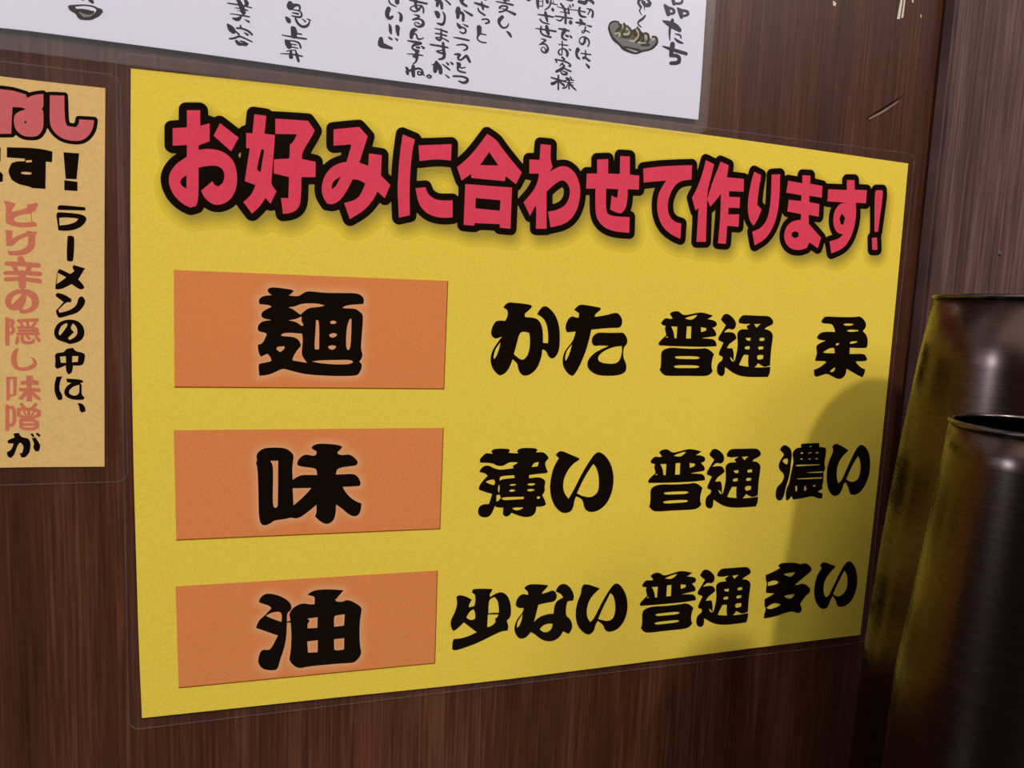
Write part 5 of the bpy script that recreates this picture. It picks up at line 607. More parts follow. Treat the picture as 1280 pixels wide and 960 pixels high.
H -4607,7551 -4593,7535 -4583,7551 -4582,7871 -4653,7930 -4693,7991 -4873,8432 -4893,8494 -5153,8497 -5313,8489 -5593,8448 -5933,8377 -5973,8373 -6033,8379 -6040,8371 -6053,7946 -6033,7939 -5753,7988 -5693,7983 -5653,7970 -5593,7933 -5553,7890 -5530,7851 -5486,7731 -5462,7691 -5393,7638 -5313,7604 -5253,7592 -5153,7589 -4793,7624 -4753,7624 -4673,7600
H 10993,7171 11007,7156 11047,7193 11087,7217 11267,7273 11298,7291 11247,7346 11201,7411 11135,7531 11089,7651 11060,7771 11045,7911 11047,8051 11065,8191 11088,8291 11117,8371 11107,8380 10867,8381 10827,8391 10767,8418 10786,7951 10775,7891 10758,7851 10707,7786 10667,7758 10627,7739 10567,7727 10387,7740 10361,7731 10925,7291 10967,7235
H -1067,7571 -1053,7556 -1013,7568 -876,7631 -790,7691 -724,7771 -678,7871 -664,7931 -658,7991 -661,8071 -672,8111 -713,8174 -733,8177 -813,8125 -948,8011 -1073,7891 -1082,7871
H -2393,7631 -2385,7651 -2173,7904 -2076,8031 -1980,8191 -1928,8311 -1933,8318 -2033,8318 -2133,8346 -2297,8011 -2329,7971 -2381,7931 -2398,7911 -2397,7651
H -11759,8171 -11753,8161 -11733,8168 -11714,8291 -11718,8311 -11733,8326 -11753,8314 -11795,8231
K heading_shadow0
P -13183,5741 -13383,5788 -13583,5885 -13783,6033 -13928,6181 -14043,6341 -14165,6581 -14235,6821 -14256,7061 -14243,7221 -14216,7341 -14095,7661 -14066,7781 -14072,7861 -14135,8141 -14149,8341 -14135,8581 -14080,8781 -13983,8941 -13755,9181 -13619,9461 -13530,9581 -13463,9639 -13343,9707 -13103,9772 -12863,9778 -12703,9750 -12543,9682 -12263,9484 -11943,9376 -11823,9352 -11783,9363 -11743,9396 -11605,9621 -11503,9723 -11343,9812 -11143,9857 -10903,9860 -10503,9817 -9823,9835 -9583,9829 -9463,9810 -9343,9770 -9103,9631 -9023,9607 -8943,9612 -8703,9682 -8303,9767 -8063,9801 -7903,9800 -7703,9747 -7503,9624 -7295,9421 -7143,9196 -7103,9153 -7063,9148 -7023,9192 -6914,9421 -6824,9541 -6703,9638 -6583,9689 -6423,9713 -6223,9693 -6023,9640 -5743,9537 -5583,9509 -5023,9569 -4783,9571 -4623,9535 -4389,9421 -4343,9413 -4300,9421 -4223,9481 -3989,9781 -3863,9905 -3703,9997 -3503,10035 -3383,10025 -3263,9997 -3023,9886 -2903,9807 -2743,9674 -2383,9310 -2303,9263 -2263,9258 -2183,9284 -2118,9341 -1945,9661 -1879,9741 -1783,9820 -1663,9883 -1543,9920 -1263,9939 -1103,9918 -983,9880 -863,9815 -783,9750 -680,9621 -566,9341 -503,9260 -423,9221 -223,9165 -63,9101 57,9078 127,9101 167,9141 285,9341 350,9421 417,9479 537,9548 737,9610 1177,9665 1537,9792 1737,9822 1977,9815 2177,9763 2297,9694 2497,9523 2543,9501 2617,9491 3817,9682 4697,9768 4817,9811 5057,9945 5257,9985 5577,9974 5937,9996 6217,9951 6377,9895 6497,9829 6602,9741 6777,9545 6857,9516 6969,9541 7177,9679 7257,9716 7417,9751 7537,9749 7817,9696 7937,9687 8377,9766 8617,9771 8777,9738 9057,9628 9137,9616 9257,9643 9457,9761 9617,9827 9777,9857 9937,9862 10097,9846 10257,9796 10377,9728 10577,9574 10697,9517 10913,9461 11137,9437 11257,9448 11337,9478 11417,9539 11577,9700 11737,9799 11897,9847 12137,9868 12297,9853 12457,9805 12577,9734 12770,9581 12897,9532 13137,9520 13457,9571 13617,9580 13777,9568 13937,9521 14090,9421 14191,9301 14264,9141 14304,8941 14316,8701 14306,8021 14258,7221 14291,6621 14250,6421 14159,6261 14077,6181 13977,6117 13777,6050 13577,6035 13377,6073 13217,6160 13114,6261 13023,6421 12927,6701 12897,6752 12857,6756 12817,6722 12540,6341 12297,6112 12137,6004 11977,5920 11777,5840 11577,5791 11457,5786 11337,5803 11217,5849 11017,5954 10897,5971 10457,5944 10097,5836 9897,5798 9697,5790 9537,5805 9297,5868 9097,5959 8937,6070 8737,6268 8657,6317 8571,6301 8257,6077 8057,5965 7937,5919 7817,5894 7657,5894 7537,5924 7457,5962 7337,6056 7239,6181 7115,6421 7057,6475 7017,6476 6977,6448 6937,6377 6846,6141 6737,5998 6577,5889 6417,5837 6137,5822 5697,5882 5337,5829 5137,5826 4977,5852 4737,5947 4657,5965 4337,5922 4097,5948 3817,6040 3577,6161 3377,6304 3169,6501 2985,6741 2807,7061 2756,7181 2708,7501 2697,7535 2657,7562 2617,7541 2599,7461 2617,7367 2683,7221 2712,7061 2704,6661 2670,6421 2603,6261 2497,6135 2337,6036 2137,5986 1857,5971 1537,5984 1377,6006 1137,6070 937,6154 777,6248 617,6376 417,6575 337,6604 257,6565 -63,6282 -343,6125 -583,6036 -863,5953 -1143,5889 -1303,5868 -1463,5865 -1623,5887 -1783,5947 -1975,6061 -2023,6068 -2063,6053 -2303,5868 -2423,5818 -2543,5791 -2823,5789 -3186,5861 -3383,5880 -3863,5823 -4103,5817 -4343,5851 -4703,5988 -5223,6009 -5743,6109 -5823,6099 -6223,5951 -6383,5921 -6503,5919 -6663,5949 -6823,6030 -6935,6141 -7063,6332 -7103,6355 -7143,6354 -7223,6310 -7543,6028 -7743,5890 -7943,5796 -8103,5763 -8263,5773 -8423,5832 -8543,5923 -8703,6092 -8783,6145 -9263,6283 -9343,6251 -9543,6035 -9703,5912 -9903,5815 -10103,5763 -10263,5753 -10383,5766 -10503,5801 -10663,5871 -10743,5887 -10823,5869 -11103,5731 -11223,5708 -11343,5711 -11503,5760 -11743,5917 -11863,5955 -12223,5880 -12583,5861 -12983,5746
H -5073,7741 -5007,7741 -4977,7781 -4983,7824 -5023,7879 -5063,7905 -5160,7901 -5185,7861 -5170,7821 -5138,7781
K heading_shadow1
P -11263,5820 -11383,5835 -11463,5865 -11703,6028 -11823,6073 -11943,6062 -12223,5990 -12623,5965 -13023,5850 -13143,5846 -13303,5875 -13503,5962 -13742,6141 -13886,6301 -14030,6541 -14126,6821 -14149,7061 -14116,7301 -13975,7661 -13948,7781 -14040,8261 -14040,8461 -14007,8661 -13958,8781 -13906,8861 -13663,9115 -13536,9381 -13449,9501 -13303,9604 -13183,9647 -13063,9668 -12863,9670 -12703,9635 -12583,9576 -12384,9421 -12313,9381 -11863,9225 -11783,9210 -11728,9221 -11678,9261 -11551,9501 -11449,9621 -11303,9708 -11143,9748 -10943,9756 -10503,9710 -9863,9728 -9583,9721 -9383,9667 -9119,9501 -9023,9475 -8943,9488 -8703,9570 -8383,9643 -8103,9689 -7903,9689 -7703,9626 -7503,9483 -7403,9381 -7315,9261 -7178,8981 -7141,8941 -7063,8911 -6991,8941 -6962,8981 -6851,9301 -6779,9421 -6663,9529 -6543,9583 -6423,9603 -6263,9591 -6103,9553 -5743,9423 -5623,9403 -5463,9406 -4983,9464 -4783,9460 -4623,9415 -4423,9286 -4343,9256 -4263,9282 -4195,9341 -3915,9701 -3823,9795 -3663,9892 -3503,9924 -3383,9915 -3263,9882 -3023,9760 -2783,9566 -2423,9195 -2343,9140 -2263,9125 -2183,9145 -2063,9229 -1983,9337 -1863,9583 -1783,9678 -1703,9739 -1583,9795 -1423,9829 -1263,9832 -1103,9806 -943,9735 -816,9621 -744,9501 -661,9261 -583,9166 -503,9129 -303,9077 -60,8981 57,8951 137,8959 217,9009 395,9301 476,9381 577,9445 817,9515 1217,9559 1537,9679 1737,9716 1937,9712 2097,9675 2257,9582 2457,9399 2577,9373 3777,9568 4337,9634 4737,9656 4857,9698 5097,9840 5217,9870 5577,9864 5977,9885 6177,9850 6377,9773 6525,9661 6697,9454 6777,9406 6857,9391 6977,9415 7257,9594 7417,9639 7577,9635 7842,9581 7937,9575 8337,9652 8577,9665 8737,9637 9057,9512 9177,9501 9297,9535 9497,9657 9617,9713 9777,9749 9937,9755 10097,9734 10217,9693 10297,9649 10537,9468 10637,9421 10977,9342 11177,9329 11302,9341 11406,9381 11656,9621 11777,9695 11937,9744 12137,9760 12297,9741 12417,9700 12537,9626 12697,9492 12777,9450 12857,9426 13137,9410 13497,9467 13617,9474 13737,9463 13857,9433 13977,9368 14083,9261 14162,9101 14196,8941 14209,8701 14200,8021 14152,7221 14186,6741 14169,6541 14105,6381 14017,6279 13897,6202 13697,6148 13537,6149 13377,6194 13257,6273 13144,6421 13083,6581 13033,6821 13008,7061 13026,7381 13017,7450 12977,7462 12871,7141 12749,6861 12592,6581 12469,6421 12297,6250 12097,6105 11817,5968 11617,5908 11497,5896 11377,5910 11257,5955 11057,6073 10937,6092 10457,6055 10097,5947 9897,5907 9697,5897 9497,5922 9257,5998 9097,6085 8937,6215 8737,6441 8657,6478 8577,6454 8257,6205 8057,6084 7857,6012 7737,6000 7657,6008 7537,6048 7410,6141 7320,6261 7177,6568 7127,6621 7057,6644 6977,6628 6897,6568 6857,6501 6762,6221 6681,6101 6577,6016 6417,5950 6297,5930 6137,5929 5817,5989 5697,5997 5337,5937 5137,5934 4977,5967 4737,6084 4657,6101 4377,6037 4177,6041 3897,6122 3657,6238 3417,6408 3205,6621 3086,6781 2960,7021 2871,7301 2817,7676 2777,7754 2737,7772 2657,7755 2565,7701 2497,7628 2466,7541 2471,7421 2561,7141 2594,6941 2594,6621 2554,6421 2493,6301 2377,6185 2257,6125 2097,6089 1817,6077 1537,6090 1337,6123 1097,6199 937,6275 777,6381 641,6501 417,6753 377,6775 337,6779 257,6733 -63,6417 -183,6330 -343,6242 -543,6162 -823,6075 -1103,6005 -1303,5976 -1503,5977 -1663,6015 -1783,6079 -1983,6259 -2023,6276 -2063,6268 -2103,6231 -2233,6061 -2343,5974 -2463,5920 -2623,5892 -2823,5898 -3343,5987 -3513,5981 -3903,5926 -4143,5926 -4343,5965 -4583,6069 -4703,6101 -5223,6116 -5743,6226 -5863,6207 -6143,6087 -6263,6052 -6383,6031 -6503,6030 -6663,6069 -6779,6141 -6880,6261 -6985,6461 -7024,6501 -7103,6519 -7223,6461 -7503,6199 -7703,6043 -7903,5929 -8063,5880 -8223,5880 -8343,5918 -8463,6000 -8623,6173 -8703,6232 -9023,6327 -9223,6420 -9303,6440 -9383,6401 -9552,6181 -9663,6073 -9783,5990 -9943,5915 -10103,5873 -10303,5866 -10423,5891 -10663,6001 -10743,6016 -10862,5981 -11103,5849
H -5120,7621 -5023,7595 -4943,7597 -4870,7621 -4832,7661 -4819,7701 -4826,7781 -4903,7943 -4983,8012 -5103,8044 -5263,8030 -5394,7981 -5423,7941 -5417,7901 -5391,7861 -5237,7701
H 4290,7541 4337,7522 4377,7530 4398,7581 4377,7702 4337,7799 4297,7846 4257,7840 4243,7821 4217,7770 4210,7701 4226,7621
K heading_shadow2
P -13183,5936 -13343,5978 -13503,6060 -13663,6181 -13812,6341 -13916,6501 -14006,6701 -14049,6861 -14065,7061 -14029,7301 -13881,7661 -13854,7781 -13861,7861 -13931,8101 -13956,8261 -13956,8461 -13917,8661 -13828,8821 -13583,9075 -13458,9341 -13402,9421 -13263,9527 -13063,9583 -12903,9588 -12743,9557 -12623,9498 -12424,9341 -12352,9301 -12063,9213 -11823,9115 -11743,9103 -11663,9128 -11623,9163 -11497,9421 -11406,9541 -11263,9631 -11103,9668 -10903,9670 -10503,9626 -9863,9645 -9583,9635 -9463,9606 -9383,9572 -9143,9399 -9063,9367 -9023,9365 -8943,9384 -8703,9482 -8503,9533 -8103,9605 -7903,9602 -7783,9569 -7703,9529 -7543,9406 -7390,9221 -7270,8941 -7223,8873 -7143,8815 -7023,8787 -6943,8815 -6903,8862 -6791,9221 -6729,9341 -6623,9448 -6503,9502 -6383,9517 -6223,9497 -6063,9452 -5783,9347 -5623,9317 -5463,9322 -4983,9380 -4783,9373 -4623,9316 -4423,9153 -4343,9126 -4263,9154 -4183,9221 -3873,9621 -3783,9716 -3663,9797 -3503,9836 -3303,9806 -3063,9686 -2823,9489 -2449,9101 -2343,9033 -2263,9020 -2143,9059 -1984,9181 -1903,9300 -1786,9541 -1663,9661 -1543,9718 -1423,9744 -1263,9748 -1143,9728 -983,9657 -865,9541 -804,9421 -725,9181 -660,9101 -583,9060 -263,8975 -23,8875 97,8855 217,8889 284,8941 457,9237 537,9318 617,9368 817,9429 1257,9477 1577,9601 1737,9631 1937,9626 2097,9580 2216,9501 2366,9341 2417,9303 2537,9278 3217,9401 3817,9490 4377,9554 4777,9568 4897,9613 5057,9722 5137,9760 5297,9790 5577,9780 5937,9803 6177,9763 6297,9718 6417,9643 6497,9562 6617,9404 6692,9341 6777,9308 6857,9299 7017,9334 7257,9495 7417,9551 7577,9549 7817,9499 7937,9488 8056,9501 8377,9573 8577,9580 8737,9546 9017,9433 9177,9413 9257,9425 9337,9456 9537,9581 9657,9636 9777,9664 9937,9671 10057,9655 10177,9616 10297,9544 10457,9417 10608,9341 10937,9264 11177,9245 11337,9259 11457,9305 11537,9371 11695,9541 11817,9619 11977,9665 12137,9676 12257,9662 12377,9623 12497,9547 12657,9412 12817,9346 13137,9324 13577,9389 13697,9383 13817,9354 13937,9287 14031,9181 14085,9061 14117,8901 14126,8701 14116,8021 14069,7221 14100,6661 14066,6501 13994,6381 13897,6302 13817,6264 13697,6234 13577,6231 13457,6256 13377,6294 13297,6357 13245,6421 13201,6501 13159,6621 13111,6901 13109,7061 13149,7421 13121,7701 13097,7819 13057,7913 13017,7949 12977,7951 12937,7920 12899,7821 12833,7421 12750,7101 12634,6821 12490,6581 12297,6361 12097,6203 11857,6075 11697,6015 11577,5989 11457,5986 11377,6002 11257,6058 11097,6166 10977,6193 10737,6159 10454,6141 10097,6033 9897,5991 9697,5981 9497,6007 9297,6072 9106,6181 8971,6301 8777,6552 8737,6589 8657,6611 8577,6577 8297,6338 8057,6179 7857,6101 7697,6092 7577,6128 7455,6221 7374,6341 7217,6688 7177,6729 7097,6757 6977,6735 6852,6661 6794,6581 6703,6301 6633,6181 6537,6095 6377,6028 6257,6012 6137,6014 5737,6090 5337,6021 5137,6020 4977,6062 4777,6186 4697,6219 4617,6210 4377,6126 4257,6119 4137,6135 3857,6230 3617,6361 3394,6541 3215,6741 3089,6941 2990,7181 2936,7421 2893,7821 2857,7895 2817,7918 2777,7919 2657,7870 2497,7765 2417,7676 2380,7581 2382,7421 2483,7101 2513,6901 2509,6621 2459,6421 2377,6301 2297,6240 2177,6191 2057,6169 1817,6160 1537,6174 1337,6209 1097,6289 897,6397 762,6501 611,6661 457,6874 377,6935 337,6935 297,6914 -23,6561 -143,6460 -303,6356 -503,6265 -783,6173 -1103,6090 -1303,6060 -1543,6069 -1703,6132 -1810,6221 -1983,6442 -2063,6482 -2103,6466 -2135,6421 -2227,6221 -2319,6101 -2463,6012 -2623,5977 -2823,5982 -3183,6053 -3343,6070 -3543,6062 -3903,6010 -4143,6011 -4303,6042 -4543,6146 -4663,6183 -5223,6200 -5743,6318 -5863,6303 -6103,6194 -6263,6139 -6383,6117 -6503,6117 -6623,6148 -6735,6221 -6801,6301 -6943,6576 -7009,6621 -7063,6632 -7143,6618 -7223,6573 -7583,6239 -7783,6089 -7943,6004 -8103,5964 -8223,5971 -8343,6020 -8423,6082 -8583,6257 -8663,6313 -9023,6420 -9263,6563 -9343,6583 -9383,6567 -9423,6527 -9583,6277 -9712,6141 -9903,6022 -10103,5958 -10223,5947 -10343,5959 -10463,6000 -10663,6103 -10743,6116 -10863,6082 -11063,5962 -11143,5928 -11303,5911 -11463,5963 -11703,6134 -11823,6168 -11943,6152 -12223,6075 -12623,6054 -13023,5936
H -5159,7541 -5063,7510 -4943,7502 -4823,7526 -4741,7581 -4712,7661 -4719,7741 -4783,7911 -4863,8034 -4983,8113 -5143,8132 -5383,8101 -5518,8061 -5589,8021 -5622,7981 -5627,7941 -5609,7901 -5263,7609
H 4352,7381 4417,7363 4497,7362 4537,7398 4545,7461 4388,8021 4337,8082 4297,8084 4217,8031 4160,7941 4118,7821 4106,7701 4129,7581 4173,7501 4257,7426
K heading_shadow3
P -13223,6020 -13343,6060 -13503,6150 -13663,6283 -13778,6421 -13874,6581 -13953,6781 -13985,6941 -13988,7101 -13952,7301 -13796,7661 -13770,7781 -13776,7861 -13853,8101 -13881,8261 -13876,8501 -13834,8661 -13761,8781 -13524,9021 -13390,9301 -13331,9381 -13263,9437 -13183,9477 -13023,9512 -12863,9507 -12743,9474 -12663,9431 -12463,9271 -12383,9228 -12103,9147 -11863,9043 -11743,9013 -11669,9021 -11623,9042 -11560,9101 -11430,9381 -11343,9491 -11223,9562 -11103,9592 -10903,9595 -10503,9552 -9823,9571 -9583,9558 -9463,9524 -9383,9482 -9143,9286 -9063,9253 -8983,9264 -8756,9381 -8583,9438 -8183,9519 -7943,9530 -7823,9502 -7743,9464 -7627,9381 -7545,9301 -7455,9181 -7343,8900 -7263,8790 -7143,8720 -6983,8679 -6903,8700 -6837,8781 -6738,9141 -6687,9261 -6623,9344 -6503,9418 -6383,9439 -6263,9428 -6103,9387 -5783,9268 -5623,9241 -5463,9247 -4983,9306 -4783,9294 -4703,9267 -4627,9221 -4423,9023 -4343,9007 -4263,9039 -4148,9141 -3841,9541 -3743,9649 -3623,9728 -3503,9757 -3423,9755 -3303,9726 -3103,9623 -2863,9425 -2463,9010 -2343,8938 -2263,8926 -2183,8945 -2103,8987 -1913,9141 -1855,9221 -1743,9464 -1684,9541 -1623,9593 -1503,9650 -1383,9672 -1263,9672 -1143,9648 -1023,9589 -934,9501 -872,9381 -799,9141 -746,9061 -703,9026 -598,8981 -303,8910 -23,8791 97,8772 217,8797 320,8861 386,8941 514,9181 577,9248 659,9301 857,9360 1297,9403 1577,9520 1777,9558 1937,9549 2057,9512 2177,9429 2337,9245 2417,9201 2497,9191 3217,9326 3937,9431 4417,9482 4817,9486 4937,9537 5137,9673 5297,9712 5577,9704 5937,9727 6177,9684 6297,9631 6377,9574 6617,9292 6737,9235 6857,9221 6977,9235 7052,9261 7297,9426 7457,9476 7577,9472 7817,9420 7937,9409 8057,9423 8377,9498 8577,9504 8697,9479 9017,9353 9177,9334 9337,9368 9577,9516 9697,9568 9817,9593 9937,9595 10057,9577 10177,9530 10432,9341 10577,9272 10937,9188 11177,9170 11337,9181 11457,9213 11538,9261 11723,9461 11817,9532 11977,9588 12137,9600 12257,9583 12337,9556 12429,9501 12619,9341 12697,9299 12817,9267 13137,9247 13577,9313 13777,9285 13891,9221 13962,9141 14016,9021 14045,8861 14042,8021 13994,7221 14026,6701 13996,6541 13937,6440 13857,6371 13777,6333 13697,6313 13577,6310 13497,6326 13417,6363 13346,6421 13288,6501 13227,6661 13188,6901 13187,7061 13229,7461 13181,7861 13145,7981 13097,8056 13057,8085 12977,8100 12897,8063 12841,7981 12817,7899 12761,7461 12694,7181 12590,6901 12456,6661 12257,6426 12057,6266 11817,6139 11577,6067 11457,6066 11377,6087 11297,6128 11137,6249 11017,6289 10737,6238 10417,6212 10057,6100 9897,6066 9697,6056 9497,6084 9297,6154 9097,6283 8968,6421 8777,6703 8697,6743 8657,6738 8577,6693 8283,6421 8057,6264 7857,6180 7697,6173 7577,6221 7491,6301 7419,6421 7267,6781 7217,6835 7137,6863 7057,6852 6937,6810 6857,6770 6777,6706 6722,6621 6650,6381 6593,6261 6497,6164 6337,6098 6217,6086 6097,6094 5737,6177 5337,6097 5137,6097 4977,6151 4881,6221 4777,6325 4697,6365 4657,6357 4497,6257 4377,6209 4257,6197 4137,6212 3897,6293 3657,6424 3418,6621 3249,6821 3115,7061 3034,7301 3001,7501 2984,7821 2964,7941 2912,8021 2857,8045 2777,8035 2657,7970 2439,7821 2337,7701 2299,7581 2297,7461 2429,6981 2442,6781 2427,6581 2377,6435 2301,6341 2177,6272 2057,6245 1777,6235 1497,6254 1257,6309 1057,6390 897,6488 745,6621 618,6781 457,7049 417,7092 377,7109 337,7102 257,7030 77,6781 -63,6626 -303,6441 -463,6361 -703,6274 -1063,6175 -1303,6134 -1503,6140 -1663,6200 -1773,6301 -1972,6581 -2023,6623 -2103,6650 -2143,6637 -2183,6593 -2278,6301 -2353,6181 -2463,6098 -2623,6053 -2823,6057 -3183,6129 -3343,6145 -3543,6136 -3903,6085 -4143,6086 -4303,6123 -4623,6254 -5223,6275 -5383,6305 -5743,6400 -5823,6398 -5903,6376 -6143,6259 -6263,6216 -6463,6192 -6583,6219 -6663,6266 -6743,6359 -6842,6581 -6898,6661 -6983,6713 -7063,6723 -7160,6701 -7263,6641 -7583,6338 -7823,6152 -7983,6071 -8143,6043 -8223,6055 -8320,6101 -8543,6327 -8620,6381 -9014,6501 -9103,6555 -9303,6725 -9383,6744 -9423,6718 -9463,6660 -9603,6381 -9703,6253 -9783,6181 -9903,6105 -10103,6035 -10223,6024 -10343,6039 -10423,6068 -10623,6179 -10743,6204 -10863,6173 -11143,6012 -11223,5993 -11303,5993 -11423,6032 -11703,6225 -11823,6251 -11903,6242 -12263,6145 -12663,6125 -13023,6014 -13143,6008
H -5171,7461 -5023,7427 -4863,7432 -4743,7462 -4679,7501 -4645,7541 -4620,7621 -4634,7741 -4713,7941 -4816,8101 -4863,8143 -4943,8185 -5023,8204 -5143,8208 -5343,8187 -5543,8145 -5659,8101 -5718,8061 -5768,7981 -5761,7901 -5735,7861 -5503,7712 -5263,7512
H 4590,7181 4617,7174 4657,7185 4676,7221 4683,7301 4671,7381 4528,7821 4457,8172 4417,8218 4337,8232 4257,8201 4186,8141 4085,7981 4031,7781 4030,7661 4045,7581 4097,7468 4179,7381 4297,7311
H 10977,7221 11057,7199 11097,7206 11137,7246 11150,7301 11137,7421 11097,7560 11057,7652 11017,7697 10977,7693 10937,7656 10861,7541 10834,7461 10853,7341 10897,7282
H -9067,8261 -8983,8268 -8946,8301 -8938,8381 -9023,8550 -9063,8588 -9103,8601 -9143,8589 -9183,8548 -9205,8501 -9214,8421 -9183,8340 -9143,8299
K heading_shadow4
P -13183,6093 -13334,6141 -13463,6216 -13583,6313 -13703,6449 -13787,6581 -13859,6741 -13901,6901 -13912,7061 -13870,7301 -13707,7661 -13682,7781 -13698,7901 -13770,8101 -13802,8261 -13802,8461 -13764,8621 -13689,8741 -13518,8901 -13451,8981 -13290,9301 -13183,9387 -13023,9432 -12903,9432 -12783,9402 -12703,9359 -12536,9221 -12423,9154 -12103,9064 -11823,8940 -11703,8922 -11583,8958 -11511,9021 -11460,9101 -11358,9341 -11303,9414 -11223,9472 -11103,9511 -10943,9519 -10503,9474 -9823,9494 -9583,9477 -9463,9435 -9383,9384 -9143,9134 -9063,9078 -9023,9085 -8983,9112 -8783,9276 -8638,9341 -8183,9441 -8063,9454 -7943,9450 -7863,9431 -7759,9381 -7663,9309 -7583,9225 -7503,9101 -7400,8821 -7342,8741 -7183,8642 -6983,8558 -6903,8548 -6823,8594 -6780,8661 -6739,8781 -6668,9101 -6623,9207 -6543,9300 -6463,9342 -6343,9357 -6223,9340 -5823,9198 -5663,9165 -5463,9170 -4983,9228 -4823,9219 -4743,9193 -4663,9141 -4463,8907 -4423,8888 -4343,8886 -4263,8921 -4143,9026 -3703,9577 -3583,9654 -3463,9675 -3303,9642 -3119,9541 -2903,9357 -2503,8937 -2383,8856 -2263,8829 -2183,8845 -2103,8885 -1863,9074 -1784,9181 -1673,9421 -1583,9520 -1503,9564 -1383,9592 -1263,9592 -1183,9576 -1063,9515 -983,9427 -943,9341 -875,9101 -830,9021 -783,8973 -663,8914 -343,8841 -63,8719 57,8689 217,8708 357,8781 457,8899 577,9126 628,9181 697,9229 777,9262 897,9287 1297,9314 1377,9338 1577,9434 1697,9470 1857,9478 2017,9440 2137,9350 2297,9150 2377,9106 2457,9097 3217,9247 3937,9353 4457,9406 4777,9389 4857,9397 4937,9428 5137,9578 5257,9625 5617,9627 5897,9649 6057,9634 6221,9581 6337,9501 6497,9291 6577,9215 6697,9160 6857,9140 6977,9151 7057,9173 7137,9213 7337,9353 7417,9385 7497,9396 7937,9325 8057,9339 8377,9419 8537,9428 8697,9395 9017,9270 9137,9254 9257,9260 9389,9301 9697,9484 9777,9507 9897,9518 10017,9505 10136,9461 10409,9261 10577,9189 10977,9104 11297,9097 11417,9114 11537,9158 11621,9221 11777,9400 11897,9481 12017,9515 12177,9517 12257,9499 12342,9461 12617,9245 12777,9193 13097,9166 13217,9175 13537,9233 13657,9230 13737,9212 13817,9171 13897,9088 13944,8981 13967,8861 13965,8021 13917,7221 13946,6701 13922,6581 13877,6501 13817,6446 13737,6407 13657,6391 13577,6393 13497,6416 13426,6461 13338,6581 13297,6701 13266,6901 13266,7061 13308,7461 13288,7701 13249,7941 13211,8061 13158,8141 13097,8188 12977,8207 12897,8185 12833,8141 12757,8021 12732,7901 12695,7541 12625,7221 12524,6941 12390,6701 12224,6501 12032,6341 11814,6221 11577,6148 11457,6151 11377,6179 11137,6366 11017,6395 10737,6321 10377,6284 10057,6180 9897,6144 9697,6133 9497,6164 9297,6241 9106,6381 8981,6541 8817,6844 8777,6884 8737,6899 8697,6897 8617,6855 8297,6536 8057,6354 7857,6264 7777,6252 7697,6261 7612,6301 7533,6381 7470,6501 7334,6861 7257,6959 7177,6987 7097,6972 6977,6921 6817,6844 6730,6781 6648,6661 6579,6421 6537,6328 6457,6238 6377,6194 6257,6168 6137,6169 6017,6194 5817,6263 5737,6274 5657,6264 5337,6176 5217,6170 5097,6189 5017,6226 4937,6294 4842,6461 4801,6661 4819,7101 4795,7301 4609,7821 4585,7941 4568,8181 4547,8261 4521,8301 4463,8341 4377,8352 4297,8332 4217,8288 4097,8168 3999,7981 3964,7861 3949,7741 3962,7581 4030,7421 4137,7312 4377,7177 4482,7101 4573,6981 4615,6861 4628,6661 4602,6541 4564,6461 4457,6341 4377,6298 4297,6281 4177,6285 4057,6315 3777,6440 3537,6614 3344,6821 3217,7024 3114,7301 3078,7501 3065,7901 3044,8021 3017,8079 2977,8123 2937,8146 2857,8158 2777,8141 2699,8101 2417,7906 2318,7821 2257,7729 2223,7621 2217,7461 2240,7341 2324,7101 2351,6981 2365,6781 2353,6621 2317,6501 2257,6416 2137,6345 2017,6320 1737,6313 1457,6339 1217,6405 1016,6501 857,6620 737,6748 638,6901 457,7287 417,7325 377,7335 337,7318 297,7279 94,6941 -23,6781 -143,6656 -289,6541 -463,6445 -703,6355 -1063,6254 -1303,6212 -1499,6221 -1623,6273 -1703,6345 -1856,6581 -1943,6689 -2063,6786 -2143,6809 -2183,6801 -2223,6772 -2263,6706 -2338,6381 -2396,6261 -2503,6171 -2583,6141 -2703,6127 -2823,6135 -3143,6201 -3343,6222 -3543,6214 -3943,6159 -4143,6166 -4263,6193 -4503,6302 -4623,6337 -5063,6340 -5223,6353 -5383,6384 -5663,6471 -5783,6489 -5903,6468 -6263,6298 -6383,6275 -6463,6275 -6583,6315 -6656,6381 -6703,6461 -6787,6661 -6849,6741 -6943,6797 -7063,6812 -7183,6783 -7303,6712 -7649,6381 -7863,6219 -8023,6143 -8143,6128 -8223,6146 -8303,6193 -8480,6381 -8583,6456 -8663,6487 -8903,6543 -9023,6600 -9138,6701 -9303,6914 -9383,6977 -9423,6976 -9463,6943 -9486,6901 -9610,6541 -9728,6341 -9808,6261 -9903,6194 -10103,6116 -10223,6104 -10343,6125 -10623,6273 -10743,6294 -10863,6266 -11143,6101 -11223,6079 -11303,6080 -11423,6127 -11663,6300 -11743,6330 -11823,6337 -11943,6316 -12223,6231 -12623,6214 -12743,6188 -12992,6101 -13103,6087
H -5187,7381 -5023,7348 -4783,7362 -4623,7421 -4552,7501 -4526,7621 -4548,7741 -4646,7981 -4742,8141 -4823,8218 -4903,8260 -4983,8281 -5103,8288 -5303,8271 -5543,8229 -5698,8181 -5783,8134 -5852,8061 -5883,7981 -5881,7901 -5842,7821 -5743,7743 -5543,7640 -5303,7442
H 10981,7101 11097,7066 11177,7081 11240,7141 11263,7221 11252,7341 11188,7621 11137,7931 11097,7997 11057,8023 11017,8026 10943,7981 10897,7903 10839,7741 10744,7541 10719,7421 10736,7341 10784,7261 10862,7181
